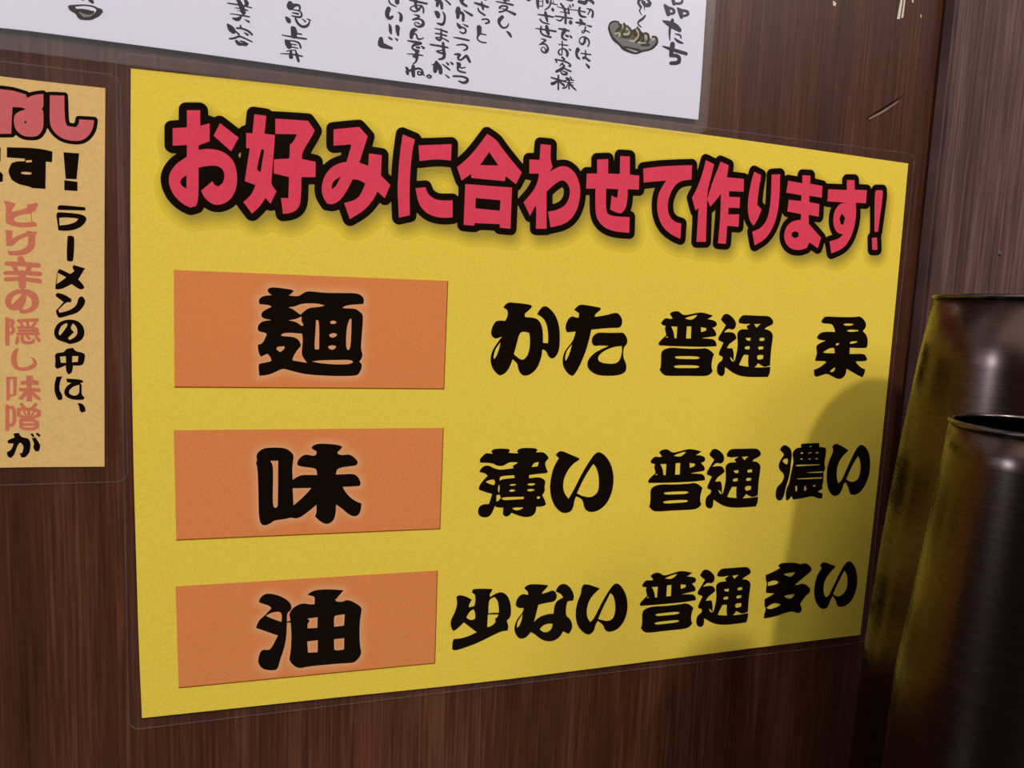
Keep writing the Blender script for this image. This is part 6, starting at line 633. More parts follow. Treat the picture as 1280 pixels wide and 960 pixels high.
H -9065,8141 -8943,8140 -8863,8177 -8820,8221 -8791,8301 -8822,8421 -8983,8738 -9023,8805 -9063,8838 -9103,8834 -9143,8805 -9253,8661 -9309,8541 -9326,8421 -9308,8341 -9257,8261 -9159,8181
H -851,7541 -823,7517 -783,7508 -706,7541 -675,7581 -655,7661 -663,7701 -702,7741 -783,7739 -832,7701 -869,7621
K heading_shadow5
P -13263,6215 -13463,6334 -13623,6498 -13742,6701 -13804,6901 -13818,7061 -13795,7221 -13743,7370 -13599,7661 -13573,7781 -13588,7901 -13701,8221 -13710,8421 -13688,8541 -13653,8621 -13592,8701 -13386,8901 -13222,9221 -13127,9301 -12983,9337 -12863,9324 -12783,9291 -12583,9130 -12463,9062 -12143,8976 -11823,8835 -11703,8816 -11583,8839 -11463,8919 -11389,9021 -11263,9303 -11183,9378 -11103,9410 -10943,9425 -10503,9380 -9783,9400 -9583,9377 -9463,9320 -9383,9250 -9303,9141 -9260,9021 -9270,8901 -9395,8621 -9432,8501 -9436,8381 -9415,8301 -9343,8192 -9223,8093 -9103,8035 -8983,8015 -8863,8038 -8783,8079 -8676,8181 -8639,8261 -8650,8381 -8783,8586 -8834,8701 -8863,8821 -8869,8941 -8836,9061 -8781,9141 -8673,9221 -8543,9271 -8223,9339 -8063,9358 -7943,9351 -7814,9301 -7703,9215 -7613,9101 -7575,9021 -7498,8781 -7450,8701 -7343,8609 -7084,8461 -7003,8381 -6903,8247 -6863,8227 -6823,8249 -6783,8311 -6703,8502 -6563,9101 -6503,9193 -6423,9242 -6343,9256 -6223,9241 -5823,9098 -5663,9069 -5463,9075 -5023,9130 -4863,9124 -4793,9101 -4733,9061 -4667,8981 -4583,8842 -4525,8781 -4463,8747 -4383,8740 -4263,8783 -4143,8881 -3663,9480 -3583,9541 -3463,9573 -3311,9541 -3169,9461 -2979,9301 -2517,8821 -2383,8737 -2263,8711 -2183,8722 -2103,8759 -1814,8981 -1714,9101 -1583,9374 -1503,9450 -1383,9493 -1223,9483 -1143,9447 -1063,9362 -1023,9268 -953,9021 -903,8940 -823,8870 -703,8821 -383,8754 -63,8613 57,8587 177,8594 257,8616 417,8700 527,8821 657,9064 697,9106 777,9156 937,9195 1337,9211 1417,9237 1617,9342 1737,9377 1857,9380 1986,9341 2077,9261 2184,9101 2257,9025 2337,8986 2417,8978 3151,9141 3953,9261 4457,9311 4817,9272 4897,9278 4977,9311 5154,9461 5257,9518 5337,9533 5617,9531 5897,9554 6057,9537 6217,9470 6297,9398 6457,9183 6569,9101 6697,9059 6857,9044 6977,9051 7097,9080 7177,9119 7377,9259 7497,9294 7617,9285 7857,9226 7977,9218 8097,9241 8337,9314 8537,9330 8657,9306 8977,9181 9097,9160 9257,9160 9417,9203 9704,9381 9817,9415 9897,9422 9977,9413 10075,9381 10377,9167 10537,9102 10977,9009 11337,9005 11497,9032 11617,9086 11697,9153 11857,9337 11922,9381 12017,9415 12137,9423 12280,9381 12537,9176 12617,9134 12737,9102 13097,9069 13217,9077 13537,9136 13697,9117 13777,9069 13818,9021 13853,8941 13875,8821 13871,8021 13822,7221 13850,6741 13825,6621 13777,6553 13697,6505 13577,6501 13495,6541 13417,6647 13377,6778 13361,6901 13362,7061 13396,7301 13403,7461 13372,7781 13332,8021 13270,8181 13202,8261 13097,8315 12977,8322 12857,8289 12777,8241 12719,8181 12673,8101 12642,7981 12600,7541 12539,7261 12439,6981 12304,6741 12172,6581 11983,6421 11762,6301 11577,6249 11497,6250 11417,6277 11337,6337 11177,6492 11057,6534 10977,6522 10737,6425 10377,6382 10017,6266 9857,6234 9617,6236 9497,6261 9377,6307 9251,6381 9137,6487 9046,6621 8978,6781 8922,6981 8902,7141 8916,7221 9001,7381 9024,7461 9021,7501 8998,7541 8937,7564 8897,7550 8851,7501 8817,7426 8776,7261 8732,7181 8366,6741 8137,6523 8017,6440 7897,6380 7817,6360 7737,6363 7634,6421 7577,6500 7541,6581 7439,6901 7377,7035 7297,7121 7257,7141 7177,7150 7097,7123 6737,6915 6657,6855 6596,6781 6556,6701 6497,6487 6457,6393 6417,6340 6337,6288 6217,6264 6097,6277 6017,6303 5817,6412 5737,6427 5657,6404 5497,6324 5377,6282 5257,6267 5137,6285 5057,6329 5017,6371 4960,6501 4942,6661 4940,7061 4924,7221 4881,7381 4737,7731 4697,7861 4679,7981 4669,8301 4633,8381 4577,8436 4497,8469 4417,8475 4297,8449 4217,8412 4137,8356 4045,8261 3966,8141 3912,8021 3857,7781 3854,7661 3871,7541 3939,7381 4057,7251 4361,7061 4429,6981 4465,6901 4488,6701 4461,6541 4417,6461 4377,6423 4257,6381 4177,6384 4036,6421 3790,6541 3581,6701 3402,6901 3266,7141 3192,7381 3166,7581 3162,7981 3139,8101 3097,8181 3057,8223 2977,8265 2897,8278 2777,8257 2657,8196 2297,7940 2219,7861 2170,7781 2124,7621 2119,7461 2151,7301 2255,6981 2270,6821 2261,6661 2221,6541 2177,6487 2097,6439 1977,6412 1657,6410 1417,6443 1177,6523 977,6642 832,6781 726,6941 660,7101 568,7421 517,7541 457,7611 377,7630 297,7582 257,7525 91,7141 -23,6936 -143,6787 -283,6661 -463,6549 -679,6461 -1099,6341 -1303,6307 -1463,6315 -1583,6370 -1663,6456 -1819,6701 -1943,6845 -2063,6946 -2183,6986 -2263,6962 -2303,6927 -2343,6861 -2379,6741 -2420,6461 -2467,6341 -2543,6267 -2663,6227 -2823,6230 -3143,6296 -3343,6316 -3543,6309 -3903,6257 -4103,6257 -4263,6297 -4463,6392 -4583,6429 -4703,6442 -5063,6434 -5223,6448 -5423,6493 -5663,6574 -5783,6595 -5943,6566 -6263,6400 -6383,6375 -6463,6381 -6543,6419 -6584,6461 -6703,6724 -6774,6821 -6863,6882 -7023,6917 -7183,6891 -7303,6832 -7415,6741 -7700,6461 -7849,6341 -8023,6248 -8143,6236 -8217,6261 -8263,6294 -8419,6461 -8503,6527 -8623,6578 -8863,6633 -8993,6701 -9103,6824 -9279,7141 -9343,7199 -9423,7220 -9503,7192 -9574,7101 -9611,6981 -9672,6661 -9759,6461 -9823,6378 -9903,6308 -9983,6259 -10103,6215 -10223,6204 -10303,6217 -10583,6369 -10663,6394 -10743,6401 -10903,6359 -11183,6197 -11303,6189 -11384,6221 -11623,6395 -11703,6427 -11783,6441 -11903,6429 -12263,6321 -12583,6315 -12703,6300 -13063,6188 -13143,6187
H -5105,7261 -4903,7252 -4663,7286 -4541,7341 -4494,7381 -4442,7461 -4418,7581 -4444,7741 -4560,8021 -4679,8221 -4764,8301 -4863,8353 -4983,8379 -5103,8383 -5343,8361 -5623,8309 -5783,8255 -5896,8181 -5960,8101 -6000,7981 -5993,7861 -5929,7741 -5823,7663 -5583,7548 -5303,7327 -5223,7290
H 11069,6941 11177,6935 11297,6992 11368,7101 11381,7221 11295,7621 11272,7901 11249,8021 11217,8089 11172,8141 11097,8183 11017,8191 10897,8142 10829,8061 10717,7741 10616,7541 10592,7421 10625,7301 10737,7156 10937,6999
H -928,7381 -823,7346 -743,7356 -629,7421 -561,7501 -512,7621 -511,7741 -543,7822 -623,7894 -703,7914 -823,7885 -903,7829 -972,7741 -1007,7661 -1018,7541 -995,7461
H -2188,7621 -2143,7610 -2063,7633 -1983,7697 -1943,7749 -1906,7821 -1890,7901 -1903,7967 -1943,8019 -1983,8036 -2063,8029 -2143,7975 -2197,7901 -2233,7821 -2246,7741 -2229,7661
K men_glow0
P -11257,865 -11357,932 -11418,1022 -11441,1112 -11460,1322 -11461,1532 -11400,1712 -11471,1922 -11492,2192 -11462,2312 -11380,2432 -11430,2492 -11473,2582 -11494,2672 -11497,2762 -11463,2912 -11376,3062 -11385,3182 -11363,3302 -11437,3446 -11464,3632 -11442,3752 -11383,3872 -11305,3962 -11182,4052 -11136,4172 -11065,4262 -10987,4320 -10897,4360 -10777,4386 -10687,4390 -10147,4345 -10027,4316 -9847,4241 -9727,4290 -9577,4312 -9007,4290 -8077,4314 -7897,4291 -7777,4247 -7657,4172 -7567,4082 -7486,3932 -7461,3812 -7486,3602 -7538,3482 -7539,3452 -7494,3302 -7482,3152 -7528,2252 -7523,2132 -7487,2012 -7476,1922 -7481,1832 -7519,1682 -7494,1562 -7494,1472 -7523,1322 -7572,1202 -7646,1082 -7731,992 -7837,927 -8047,882 -8497,865 -9037,873 -9457,896 -9727,927 -9967,972 -10357,1079 -10627,949 -10807,889 -11137,842
K men_glow1
P -11197,898 -11287,938 -11362,1022 -11391,1112 -11410,1322 -11410,1532 -11343,1712 -11397,1832 -11420,1922 -11442,2192 -11405,2312 -11307,2402 -11305,2432 -11406,2552 -11447,2702 -11443,2792 -11420,2882 -11319,3062 -11335,3182 -11307,3332 -11360,3392 -11387,3452 -11414,3632 -11399,3722 -11342,3842 -11263,3932 -11137,4020 -11096,4142 -11023,4232 -10957,4279 -10867,4317 -10687,4340 -10147,4294 -9967,4240 -9877,4180 -9727,4238 -9577,4262 -9007,4240 -8107,4266 -7867,4231 -7717,4154 -7627,4075 -7552,3962 -7511,3812 -7537,3602 -7560,3542 -7604,3482 -7545,3302 -7532,3152 -7578,2252 -7574,2132 -7526,1922 -7532,1832 -7573,1682 -7548,1592 -7542,1502 -7559,1382 -7599,1262 -7665,1142 -7747,1044 -7837,981 -8047,932 -8497,915 -9037,923 -9457,947 -9727,978 -9967,1024 -10357,1131 -10657,991 -10807,941 -11107,894
K men_glow2
P -11227,961 -11302,1022 -11340,1112 -11364,1502 -11344,1592 -11283,1682 -11369,1922 -11392,2192 -11379,2252 -11343,2312 -11287,2356 -11184,2402 -11204,2432 -11287,2482 -11347,2549 -11392,2672 -11397,2762 -11378,2852 -11338,2942 -11267,3032 -11282,3212 -11242,3332 -11334,3452 -11364,3632 -11346,3722 -11302,3812 -11227,3897 -11107,3968 -11089,3992 -11055,4112 -10987,4197 -10897,4253 -10777,4286 -10387,4273 -10057,4220 -9945,4172 -9877,4103 -9757,4173 -9607,4211 -9007,4190 -8107,4216 -7987,4206 -7867,4177 -7747,4115 -7657,4033 -7594,3932 -7562,3812 -7565,3722 -7597,3580 -7627,3531 -7687,3482 -7622,3392 -7596,3302 -7582,3152 -7628,2252 -7624,2132 -7576,1922 -7583,1832 -7627,1682 -7599,1592 -7592,1502 -7610,1382 -7657,1256 -7726,1142 -7807,1058 -7867,1023 -7957,996 -8197,971 -8677,965 -9187,979 -9727,1028 -10387,1180 -10657,1045 -10837,985 -11137,942
K men_glow3
P -11227,1018 -11263,1052 -11290,1112 -11316,1442 -11289,1592 -11209,1682 -11277,1802 -11310,1892 -11342,2192 -11302,2282 -11257,2316 -11167,2345 -11113,2432 -11134,2462 -11227,2501 -11287,2553 -11323,2612 -11347,2702 -11342,2792 -11313,2882 -11257,2969 -11196,3032 -11231,3122 -11235,3182 -11215,3272 -11164,3362 -11227,3397 -11279,3452 -11314,3632 -11292,3722 -11241,3812 -11167,3879 -11047,3940 -11028,4052 -10957,4157 -10867,4212 -10747,4238 -10507,4232 -10237,4206 -10087,4178 -9992,4142 -9937,4095 -9907,4021 -9757,4119 -9607,4160 -9007,4140 -8107,4166 -7987,4155 -7867,4123 -7777,4074 -7687,3992 -7624,3872 -7615,3722 -7657,3574 -7687,3542 -7753,3512 -7767,3482 -7700,3422 -7665,3362 -7641,3272 -7632,3152 -7678,2192 -7627,1892 -7642,1802 -7683,1682 -7650,1592 -7642,1502 -7661,1382 -7710,1262 -7766,1172 -7837,1098 -7957,1047 -8197,1021 -8677,1015 -9187,1029 -9727,1079 -10387,1232 -10687,1087 -10837,1037 -11137,992
K men_glow4
P -11167,1045 -11222,1082 -11238,1112 -11263,1502 -11227,1595 -11108,1682 -11169,1712 -11257,1888 -11280,2012 -11292,2192 -11257,2256 -11127,2312 -11077,2391 -11040,2492 -11167,2525 -11246,2582 -11290,2672 -11296,2762 -11256,2882 -11136,3032 -11180,3122 -11180,3212 -11145,3302 -11064,3392 -11077,3415 -11167,3426 -11227,3465 -11254,3542 -11264,3632 -11238,3722 -11172,3812 -11077,3872 -10984,3902 -10984,4022 -10927,4117 -10837,4169 -10747,4188 -10507,4182 -10177,4147 -9997,4087 -9960,4022 -9967,3951 -9937,3943 -9727,4078 -9607,4110 -9007,4090 -8107,4116 -7897,4081 -7807,4034 -7728,3962 -7690,3902 -7662,3812 -7687,3625 -7747,3565 -7929,3542 -7897,3530 -7718,3362 -7692,3272 -7682,3152 -7728,2192 -7677,1892 -7694,1802 -7746,1682 -7701,1592 -7695,1472 -7751,1292 -7806,1202 -7867,1138 -7987,1093 -8197,1071 -8677,1065 -9217,1081 -9577,1109 -9787,1140 -10327,1278 -10387,1282 -10777,1106 -10957,1064
H -9859,3362 -9707,3482 -9727,3494 -9787,3483 -9936,3422 -9914,3392
H -9961,1772 -9937,1754 -9877,1743 -9852,1772 -9907,1886
K men_glow5
P -11167,1099 -11193,1142 -11212,1352 -11215,1472 -11197,1549 -11137,1599 -10897,1653 -10827,1682 -10840,1742 -10897,1820 -11077,1735 -11107,1732 -11137,1754 -11215,1922 -11241,2162 -11227,2214 -11107,2264 -11077,2293 -10972,2522 -11167,2582 -11206,2612 -11239,2672 -11245,2762 -11216,2852 -11145,2942 -11047,3002 -11055,3032 -11094,3062 -11128,3122 -11129,3212 -11105,3272 -11057,3332 -10883,3452 -11167,3478 -11196,3512 -11213,3632 -11181,3722 -11107,3799 -11017,3840 -10888,3872 -10927,3932 -10938,3992 -10891,4082 -10807,4126 -10687,4140 -10357,4119 -10117,4083 -10037,4052 -10011,4022 -10011,3992 -10084,3902 -10057,3883 -9907,3901 -9726,4022 -9577,4062 -9007,4040 -8077,4064 -7897,4027 -7834,3992 -7768,3932 -7719,3842 -7711,3782 -7729,3662 -7747,3623 -7777,3609 -8128,3572 -8137,3555 -8167,3550 -8301,3542 -8077,3537 -7957,3500 -7777,3358 -7743,3272 -7734,3002 -7778,2192 -7727,1892 -7747,1801 -7811,1682 -7752,1592 -7742,1502 -7757,1412 -7792,1322 -7847,1232 -7897,1178 -7987,1143 -8077,1130 -8347,1117 -8857,1118 -9337,1138 -9787,1190 -10357,1333 -10447,1319 -10807,1149 -10987,1111
H -9873,3302 -9847,3290 -9727,3403 -9607,3485 -9517,3516 -9353,3542 -9487,3563 -9637,3555 -9787,3534 -9907,3493 -10039,3422
H -9815,1682 -9743,1682 -9833,1862 -9847,2056 -9945,1922 -10024,1742 -9997,1715
H -8266,2162 -8257,2142 -8250,2162 -8228,2372 -8216,2792 -8227,2981 -8263,2822 -8280,2642 -8286,2312
H -8816,1622 -8377,1621 -8185,1652 -8227,1669 -8347,1677 -8977,1655 -9035,1652
H -9864,2402 -9847,2381 -9820,2402 -9831,2522 -9847,2539 -10221,2552 -9990,2492 -9932,2462
H -9320,2132 -9307,2118 -9279,2132 -9285,2492 -9307,2594
H -9890,2972 -9849,2972 -9877,3068 -9962,3032 -9942,3002
H -10526,2042 -10477,2018 -10415,2072 -10447,2090 -10537,2077
K aji_glow0
P -9051,-4331 -9171,-4279 -9291,-4201 -9531,-3966 -9711,-4063 -9831,-4099 -9981,-4108 -10101,-4084 -10521,-4140 -10731,-4257 -10911,-4302 -11001,-4302 -11121,-4272 -11211,-4223 -11314,-4118 -11397,-3938 -11442,-3668 -11487,-2228 -11505,-2018 -11535,-1898 -11541,-1808 -11522,-1688 -11524,-1538 -11482,-1388 -11391,-1248 -11271,-1137 -11121,-1056 -10941,-1013 -10731,-1001 -10431,-1011 -10221,-1053 -10101,-1103 -9991,-1178 -9831,-1317 -9741,-1269 -9688,-1148 -9577,-1028 -9485,-968 -9381,-926 -9261,-901 -9111,-894 -8631,-931 -8451,-968 -8239,-1058 -8149,-1148 -8091,-1310 -7971,-1355 -7866,-1418 -7761,-1510 -7664,-1628 -7597,-1748 -7569,-1898 -7591,-2018 -7670,-2168 -7597,-2258 -7513,-2408 -7472,-2528 -7458,-2648 -7478,-2768 -7531,-2888 -7611,-2973 -7733,-3038 -7581,-3100 -7521,-3140 -7461,-3209 -7429,-3278 -7415,-3368 -7429,-3608 -7456,-3728 -7502,-3848 -7611,-3998 -7701,-4067 -7791,-4107 -7941,-4129 -8091,-4107 -8211,-4058 -8361,-3968 -8463,-4148 -8541,-4227 -8661,-4304 -8841,-4357 -8931,-4357
K aji_glow1
P -8961,-4302 -9081,-4267 -9201,-4204 -9321,-4110 -9531,-3904 -9681,-3994 -9801,-4041 -9951,-4059 -10101,-4031 -10521,-4089 -10761,-4215 -10911,-4252 -11001,-4251 -11121,-4217 -11211,-4158 -11274,-4088 -11324,-3998 -11354,-3908 -11391,-3668 -11437,-2228 -11454,-2018 -11491,-1808 -11471,-1688 -11478,-1568 -11440,-1418 -11361,-1290 -11241,-1177 -11091,-1098 -10911,-1060 -10641,-1052 -10341,-1074 -10221,-1105 -10101,-1161 -9962,-1268 -9861,-1382 -9708,-1328 -9667,-1208 -9591,-1110 -9471,-1017 -9351,-968 -9261,-951 -9081,-945 -8631,-982 -8421,-1030 -8241,-1118 -8173,-1208 -8151,-1332 -7910,-1448 -7803,-1538 -7705,-1658 -7630,-1808 -7621,-1928 -7659,-2048 -7744,-2168 -7641,-2282 -7555,-2438 -7511,-2588 -7514,-2708 -7556,-2828 -7623,-2918 -7701,-2964 -7851,-2991 -7868,-3008 -7761,-3080 -7580,-3158 -7521,-3211 -7482,-3278 -7465,-3368 -7480,-3608 -7543,-3818 -7611,-3924 -7701,-4006 -7804,-4058 -7911,-4079 -8001,-4075 -8121,-4043 -8241,-3983 -8361,-3894 -8391,-3895 -8428,-3998 -8480,-4088 -8601,-4209 -8691,-4263 -8781,-4295 -8871,-4308
K aji_glow2
P -8991,-4245 -9111,-4198 -9261,-4096 -9448,-3908 -9501,-3822 -9681,-3938 -9831,-3997 -9981,-4007 -10101,-3981 -10551,-4043 -10761,-4161 -10911,-4202 -11001,-4201 -11091,-4176 -11181,-4118 -11234,-4058 -11302,-3908 -11341,-3668 -11387,-2228 -11404,-2018 -11441,-1808 -11421,-1718 -11427,-1568 -11398,-1448 -11327,-1328 -11211,-1217 -11061,-1141 -10911,-1110 -10641,-1102 -10341,-1125 -10221,-1158 -10120,-1208 -10003,-1298 -9861,-1450 -9771,-1400 -9651,-1367 -9638,-1268 -9591,-1187 -9501,-1095 -9381,-1031 -9261,-1002 -9111,-994 -8661,-1028 -8481,-1063 -8285,-1148 -8230,-1208 -8206,-1268 -8216,-1388 -8061,-1425 -7956,-1478 -7844,-1568 -7761,-1666 -7682,-1808 -7671,-1928 -7717,-2048 -7828,-2168 -7699,-2288 -7610,-2438 -7561,-2588 -7565,-2708 -7612,-2828 -7701,-2910 -7761,-2927 -8002,-2948 -7873,-3068 -7761,-3136 -7611,-3198 -7536,-3278 -7515,-3368 -7521,-3518 -7543,-3668 -7585,-3788 -7637,-3878 -7701,-3944 -7821,-4011 -7911,-4029 -8001,-4025 -8151,-3977 -8271,-3901 -8391,-3801 -8421,-3805 -8483,-3998 -8541,-4086 -8603,-4148 -8691,-4206 -8781,-4244 -8871,-4258
K aji_glow3
P -9021,-4183 -9149,-4118 -9293,-3998 -9431,-3848 -9453,-3758 -9471,-3735 -9651,-3863 -9831,-3946 -9951,-3959 -10131,-3933 -10551,-3993 -10611,-4013 -10789,-4118 -10911,-4151 -11061,-4135 -11121,-4103 -11194,-4028 -11258,-3878 -11291,-3668 -11337,-2228 -11357,-1988 -11391,-1808 -11366,-1718 -11379,-1598 -11356,-1478 -11287,-1358 -11181,-1257 -11061,-1194 -10911,-1161 -10641,-1152 -10341,-1176 -10191,-1226 -10071,-1306 -9958,-1418 -9891,-1538 -9814,-1478 -9741,-1443 -9579,-1418 -9596,-1328 -9568,-1238 -9471,-1135 -9381,-1085 -9261,-1053 -9111,-1044 -8661,-1079 -8451,-1126 -8301,-1199 -8270,-1238 -8252,-1298 -8260,-1358 -8294,-1418 -8271,-1444 -8151,-1450 -8031,-1493 -7911,-1574 -7791,-1709 -7725,-1838 -7729,-1958 -7757,-2018 -7807,-2078 -7925,-2138 -7946,-2168 -7821,-2234 -7698,-2378 -7619,-2558 -7608,-2618 -7616,-2708 -7671,-2825 -7731,-2868 -8061,-2896 -8094,-2918 -7911,-3102 -7791,-3177 -7641,-3238 -7577,-3308 -7565,-3368 -7577,-3578 -7640,-3788 -7704,-3878 -7780,-3938 -7851,-3968 -7971,-3978 -8061,-3959 -8181,-3903 -8451,-3687 -8512,-3938 -8560,-4028 -8631,-4106 -8721,-4166 -8841,-4205 -8931,-4206
H -9888,-2978 -9861,-3003 -9773,-2918 -9801,-2895 -9861,-2893 -9891,-2913
H -9900,-2168 -9765,-2138 -9891,-2102 -9909,-2108 -9917,-2138
K aji_glow4
P -8961,-4150 -9051,-4116 -9171,-4041 -9381,-3832 -9403,-3758 -9359,-3638 -9359,-3608 -9381,-3597 -9674,-3818 -9861,-3901 -9951,-3909 -10131,-3882 -10581,-3948 -10791,-4064 -10941,-4103 -11061,-4080 -11151,-4002 -11206,-3878 -11241,-3668 -11287,-2228 -11307,-1988 -11341,-1838 -11312,-1718 -11329,-1598 -11314,-1508 -11247,-1388 -11153,-1298 -11031,-1236 -10821,-1204 -10461,-1209 -10281,-1244 -10166,-1298 -10024,-1418 -9960,-1508 -9921,-1646 -9831,-1552 -9711,-1485 -9621,-1471 -9471,-1491 -9441,-1482 -9531,-1378 -9542,-1298 -9445,-1178 -9351,-1127 -9261,-1103 -9111,-1094 -8661,-1129 -8451,-1178 -8331,-1239 -8311,-1268 -8303,-1328 -8402,-1478 -8391,-1504 -8211,-1493 -8091,-1521 -7960,-1598 -7847,-1718 -7789,-1808 -7769,-1898 -7791,-1977 -7851,-2050 -7971,-2098 -8301,-2136 -8455,-2168 -8451,-2185 -8421,-2194 -8061,-2195 -7927,-2228 -7804,-2318 -7706,-2468 -7670,-2558 -7659,-2648 -7694,-2768 -7731,-2812 -7881,-2838 -8181,-2846 -8199,-2858 -8083,-3008 -7958,-3128 -7851,-3202 -7671,-3279 -7635,-3308 -7615,-3368 -7621,-3518 -7639,-3638 -7681,-3758 -7744,-3848 -7821,-3903 -7911,-3928 -8001,-3923 -8091,-3894 -8181,-3843 -8481,-3584 -8497,-3608 -8542,-3878 -8624,-4028 -8691,-4089 -8781,-4138 -8871,-4158
H -9963,-2228 -9951,-2251 -9771,-2189 -9381,-2188 -9363,-2168 -9381,-2151 -9441,-2136 -9801,-2077 -9888,-2048 -9951,-2009 -9967,-2048
H -9933,-3098 -9921,-3127 -9647,-2858 -9681,-2846 -9921,-2842 -9943,-2858
K aji_glow5
P -8961,-4098 -9051,-4060 -9141,-4001 -9350,-3788 -9352,-3758 -9304,-3608 -9302,-3518 -9321,-3479 -9651,-3744 -9771,-3815 -9861,-3850 -9951,-3859 -10131,-3832 -10581,-3896 -10641,-3912 -10791,-4010 -10911,-4050 -11001,-4048 -11091,-3998 -11154,-3878 -11190,-3668 -11237,-2228 -11256,-1988 -11291,-1838 -11262,-1718 -11279,-1598 -11271,-1538 -11229,-1448 -11148,-1358 -11061,-1302 -10971,-1272 -10641,-1252 -10341,-1279 -10221,-1322 -10128,-1388 -10017,-1508 -9981,-1623 -10017,-2078 -10009,-2288 -10004,-2318 -9981,-2331 -9861,-2266 -9771,-2240 -9621,-2231 -9321,-2243 -9304,-2228 -9321,-2138 -9351,-2108 -9771,-2033 -9861,-2006 -9928,-1958 -9957,-1868 -9937,-1778 -9889,-1688 -9831,-1619 -9741,-1552 -9621,-1521 -9381,-1560 -9331,-1538 -9320,-1508 -9339,-1478 -9433,-1418 -9496,-1328 -9487,-1298 -9411,-1215 -9291,-1160 -9111,-1144 -8841,-1159 -8601,-1190 -8451,-1233 -8361,-1284 -8355,-1328 -8498,-1508 -8493,-1538 -8361,-1558 -8211,-1543 -8121,-1563 -8001,-1630 -7887,-1748 -7831,-1838 -7819,-1898 -7838,-1958 -7881,-2009 -7971,-2048 -8451,-2114 -8511,-2142 -8549,-2228 -8511,-2247 -8121,-2241 -8001,-2256 -7881,-2314 -7778,-2438 -7708,-2618 -7712,-2678 -7761,-2772 -7971,-2794 -8279,-2798 -8277,-2828 -8211,-2931 -8031,-3132 -7881,-3242 -7676,-3338 -7665,-3368 -7678,-3578 -7722,-3728 -7785,-3818 -7851,-3862 -7941,-3879 -8031,-3864 -8181,-3781 -8451,-3543 -8511,-3496 -8541,-3488 -8571,-3788 -8595,-3878 -8640,-3968 -8693,-4028 -8781,-4084 -8871,-4108
H -9959,-3218 -9880,-3158 -9651,-2936 -9557,-2828 -9561,-2798 -9992,-2798 -9978,-3188
H -10619,-3338 -10602,-3338 -10592,-3308 -10587,-3218 -10582,-1838 -10611,-1809 -10641,-1809 -10671,-1812 -10680,-1838 -10654,-1958 -10645,-2108 -10647,-3128
K abura_glow0
P -10742,-9572 -10862,-9553 -11012,-9509 -11192,-9410 -11275,-9332 -11342,-9242 -11406,-9122 -11452,-8972 -11458,-8822 -11436,-8672 -11384,-8492 -11320,-8372 -11239,-8282 -11162,-8232 -11072,-8199 -10952,-8187 -10914,-8162 -10947,-8132 -11402,-7911 -11475,-7832 -11513,-7742 -11515,-7562 -11457,-7382 -11342,-7189 -11197,-7052 -11312,-6990 -11372,-6939 -11417,-6872 -11445,-6782 -11444,-6692 -11413,-6572 -11372,-6472 -11297,-6362 -11192,-6264 -11042,-6185 -10892,-6156 -10712,-6166 -10472,-6234 -10232,-6351 -10082,-6453 -9902,-6631 -9872,-6641 -9842,-6630 -9804,-6482 -9722,-6376 -9542,-6243 -9332,-6167 -9032,-6147 -8642,-6174 -8222,-6244 -8097,-6302 -8039,-6362 -7994,-6452 -7981,-6542 -7996,-6632 -7742,-6766 -7532,-6928 -7419,-7052 -7372,-7142 -7348,-7232 -7339,-7382 -7389,-7802 -7395,-8192 -7381,-8522 -7328,-8852 -7325,-8972 -7365,-9152 -7472,-9334 -7582,-9452 -7682,-9527 -7802,-9580 -7922,-9599 -9272,-9573 -9752,-9600 -9902,-9569 -10022,-9515 -10112,-9452 -10232,-9333 -10322,-9458 -10442,-9539 -10562,-9572
K abura_glow1
P -9782,-9546 -9902,-9517 -10022,-9455 -10137,-9362 -10232,-9252 -10262,-9268 -10309,-9362 -10356,-9422 -10472,-9498 -10652,-9527 -10862,-9502 -11012,-9455 -11162,-9370 -11259,-9272 -11336,-9152 -11394,-9002 -11409,-8852 -11371,-8612 -11316,-8462 -11258,-8372 -11192,-8308 -11072,-8250 -10892,-8228 -10846,-8132 -11342,-7890 -11413,-7832 -11461,-7742 -11465,-7562 -11388,-7352 -11288,-7202 -11125,-7052 -11133,-7022 -11312,-6928 -11376,-6842 -11397,-6722 -11336,-6512 -11222,-6355 -11072,-6251 -10922,-6209 -10742,-6213 -10502,-6276 -10262,-6392 -10052,-6542 -9902,-6704 -9777,-6662 -9780,-6572 -9763,-6512 -9722,-6446 -9632,-6364 -9482,-6268 -9332,-6218 -9122,-6197 -8762,-6212 -8462,-6252 -8222,-6296 -8162,-6319 -8079,-6392 -8038,-6482 -8033,-6572 -8063,-6662 -7832,-6770 -7622,-6916 -7480,-7052 -7406,-7202 -7389,-7382 -7439,-7802 -7445,-8192 -7423,-8612 -7373,-8942 -7388,-9062 -7432,-9182 -7510,-9302 -7623,-9422 -7742,-9503 -7862,-9542 -8042,-9551 -9272,-9523 -9662,-9550
K abura_glow2
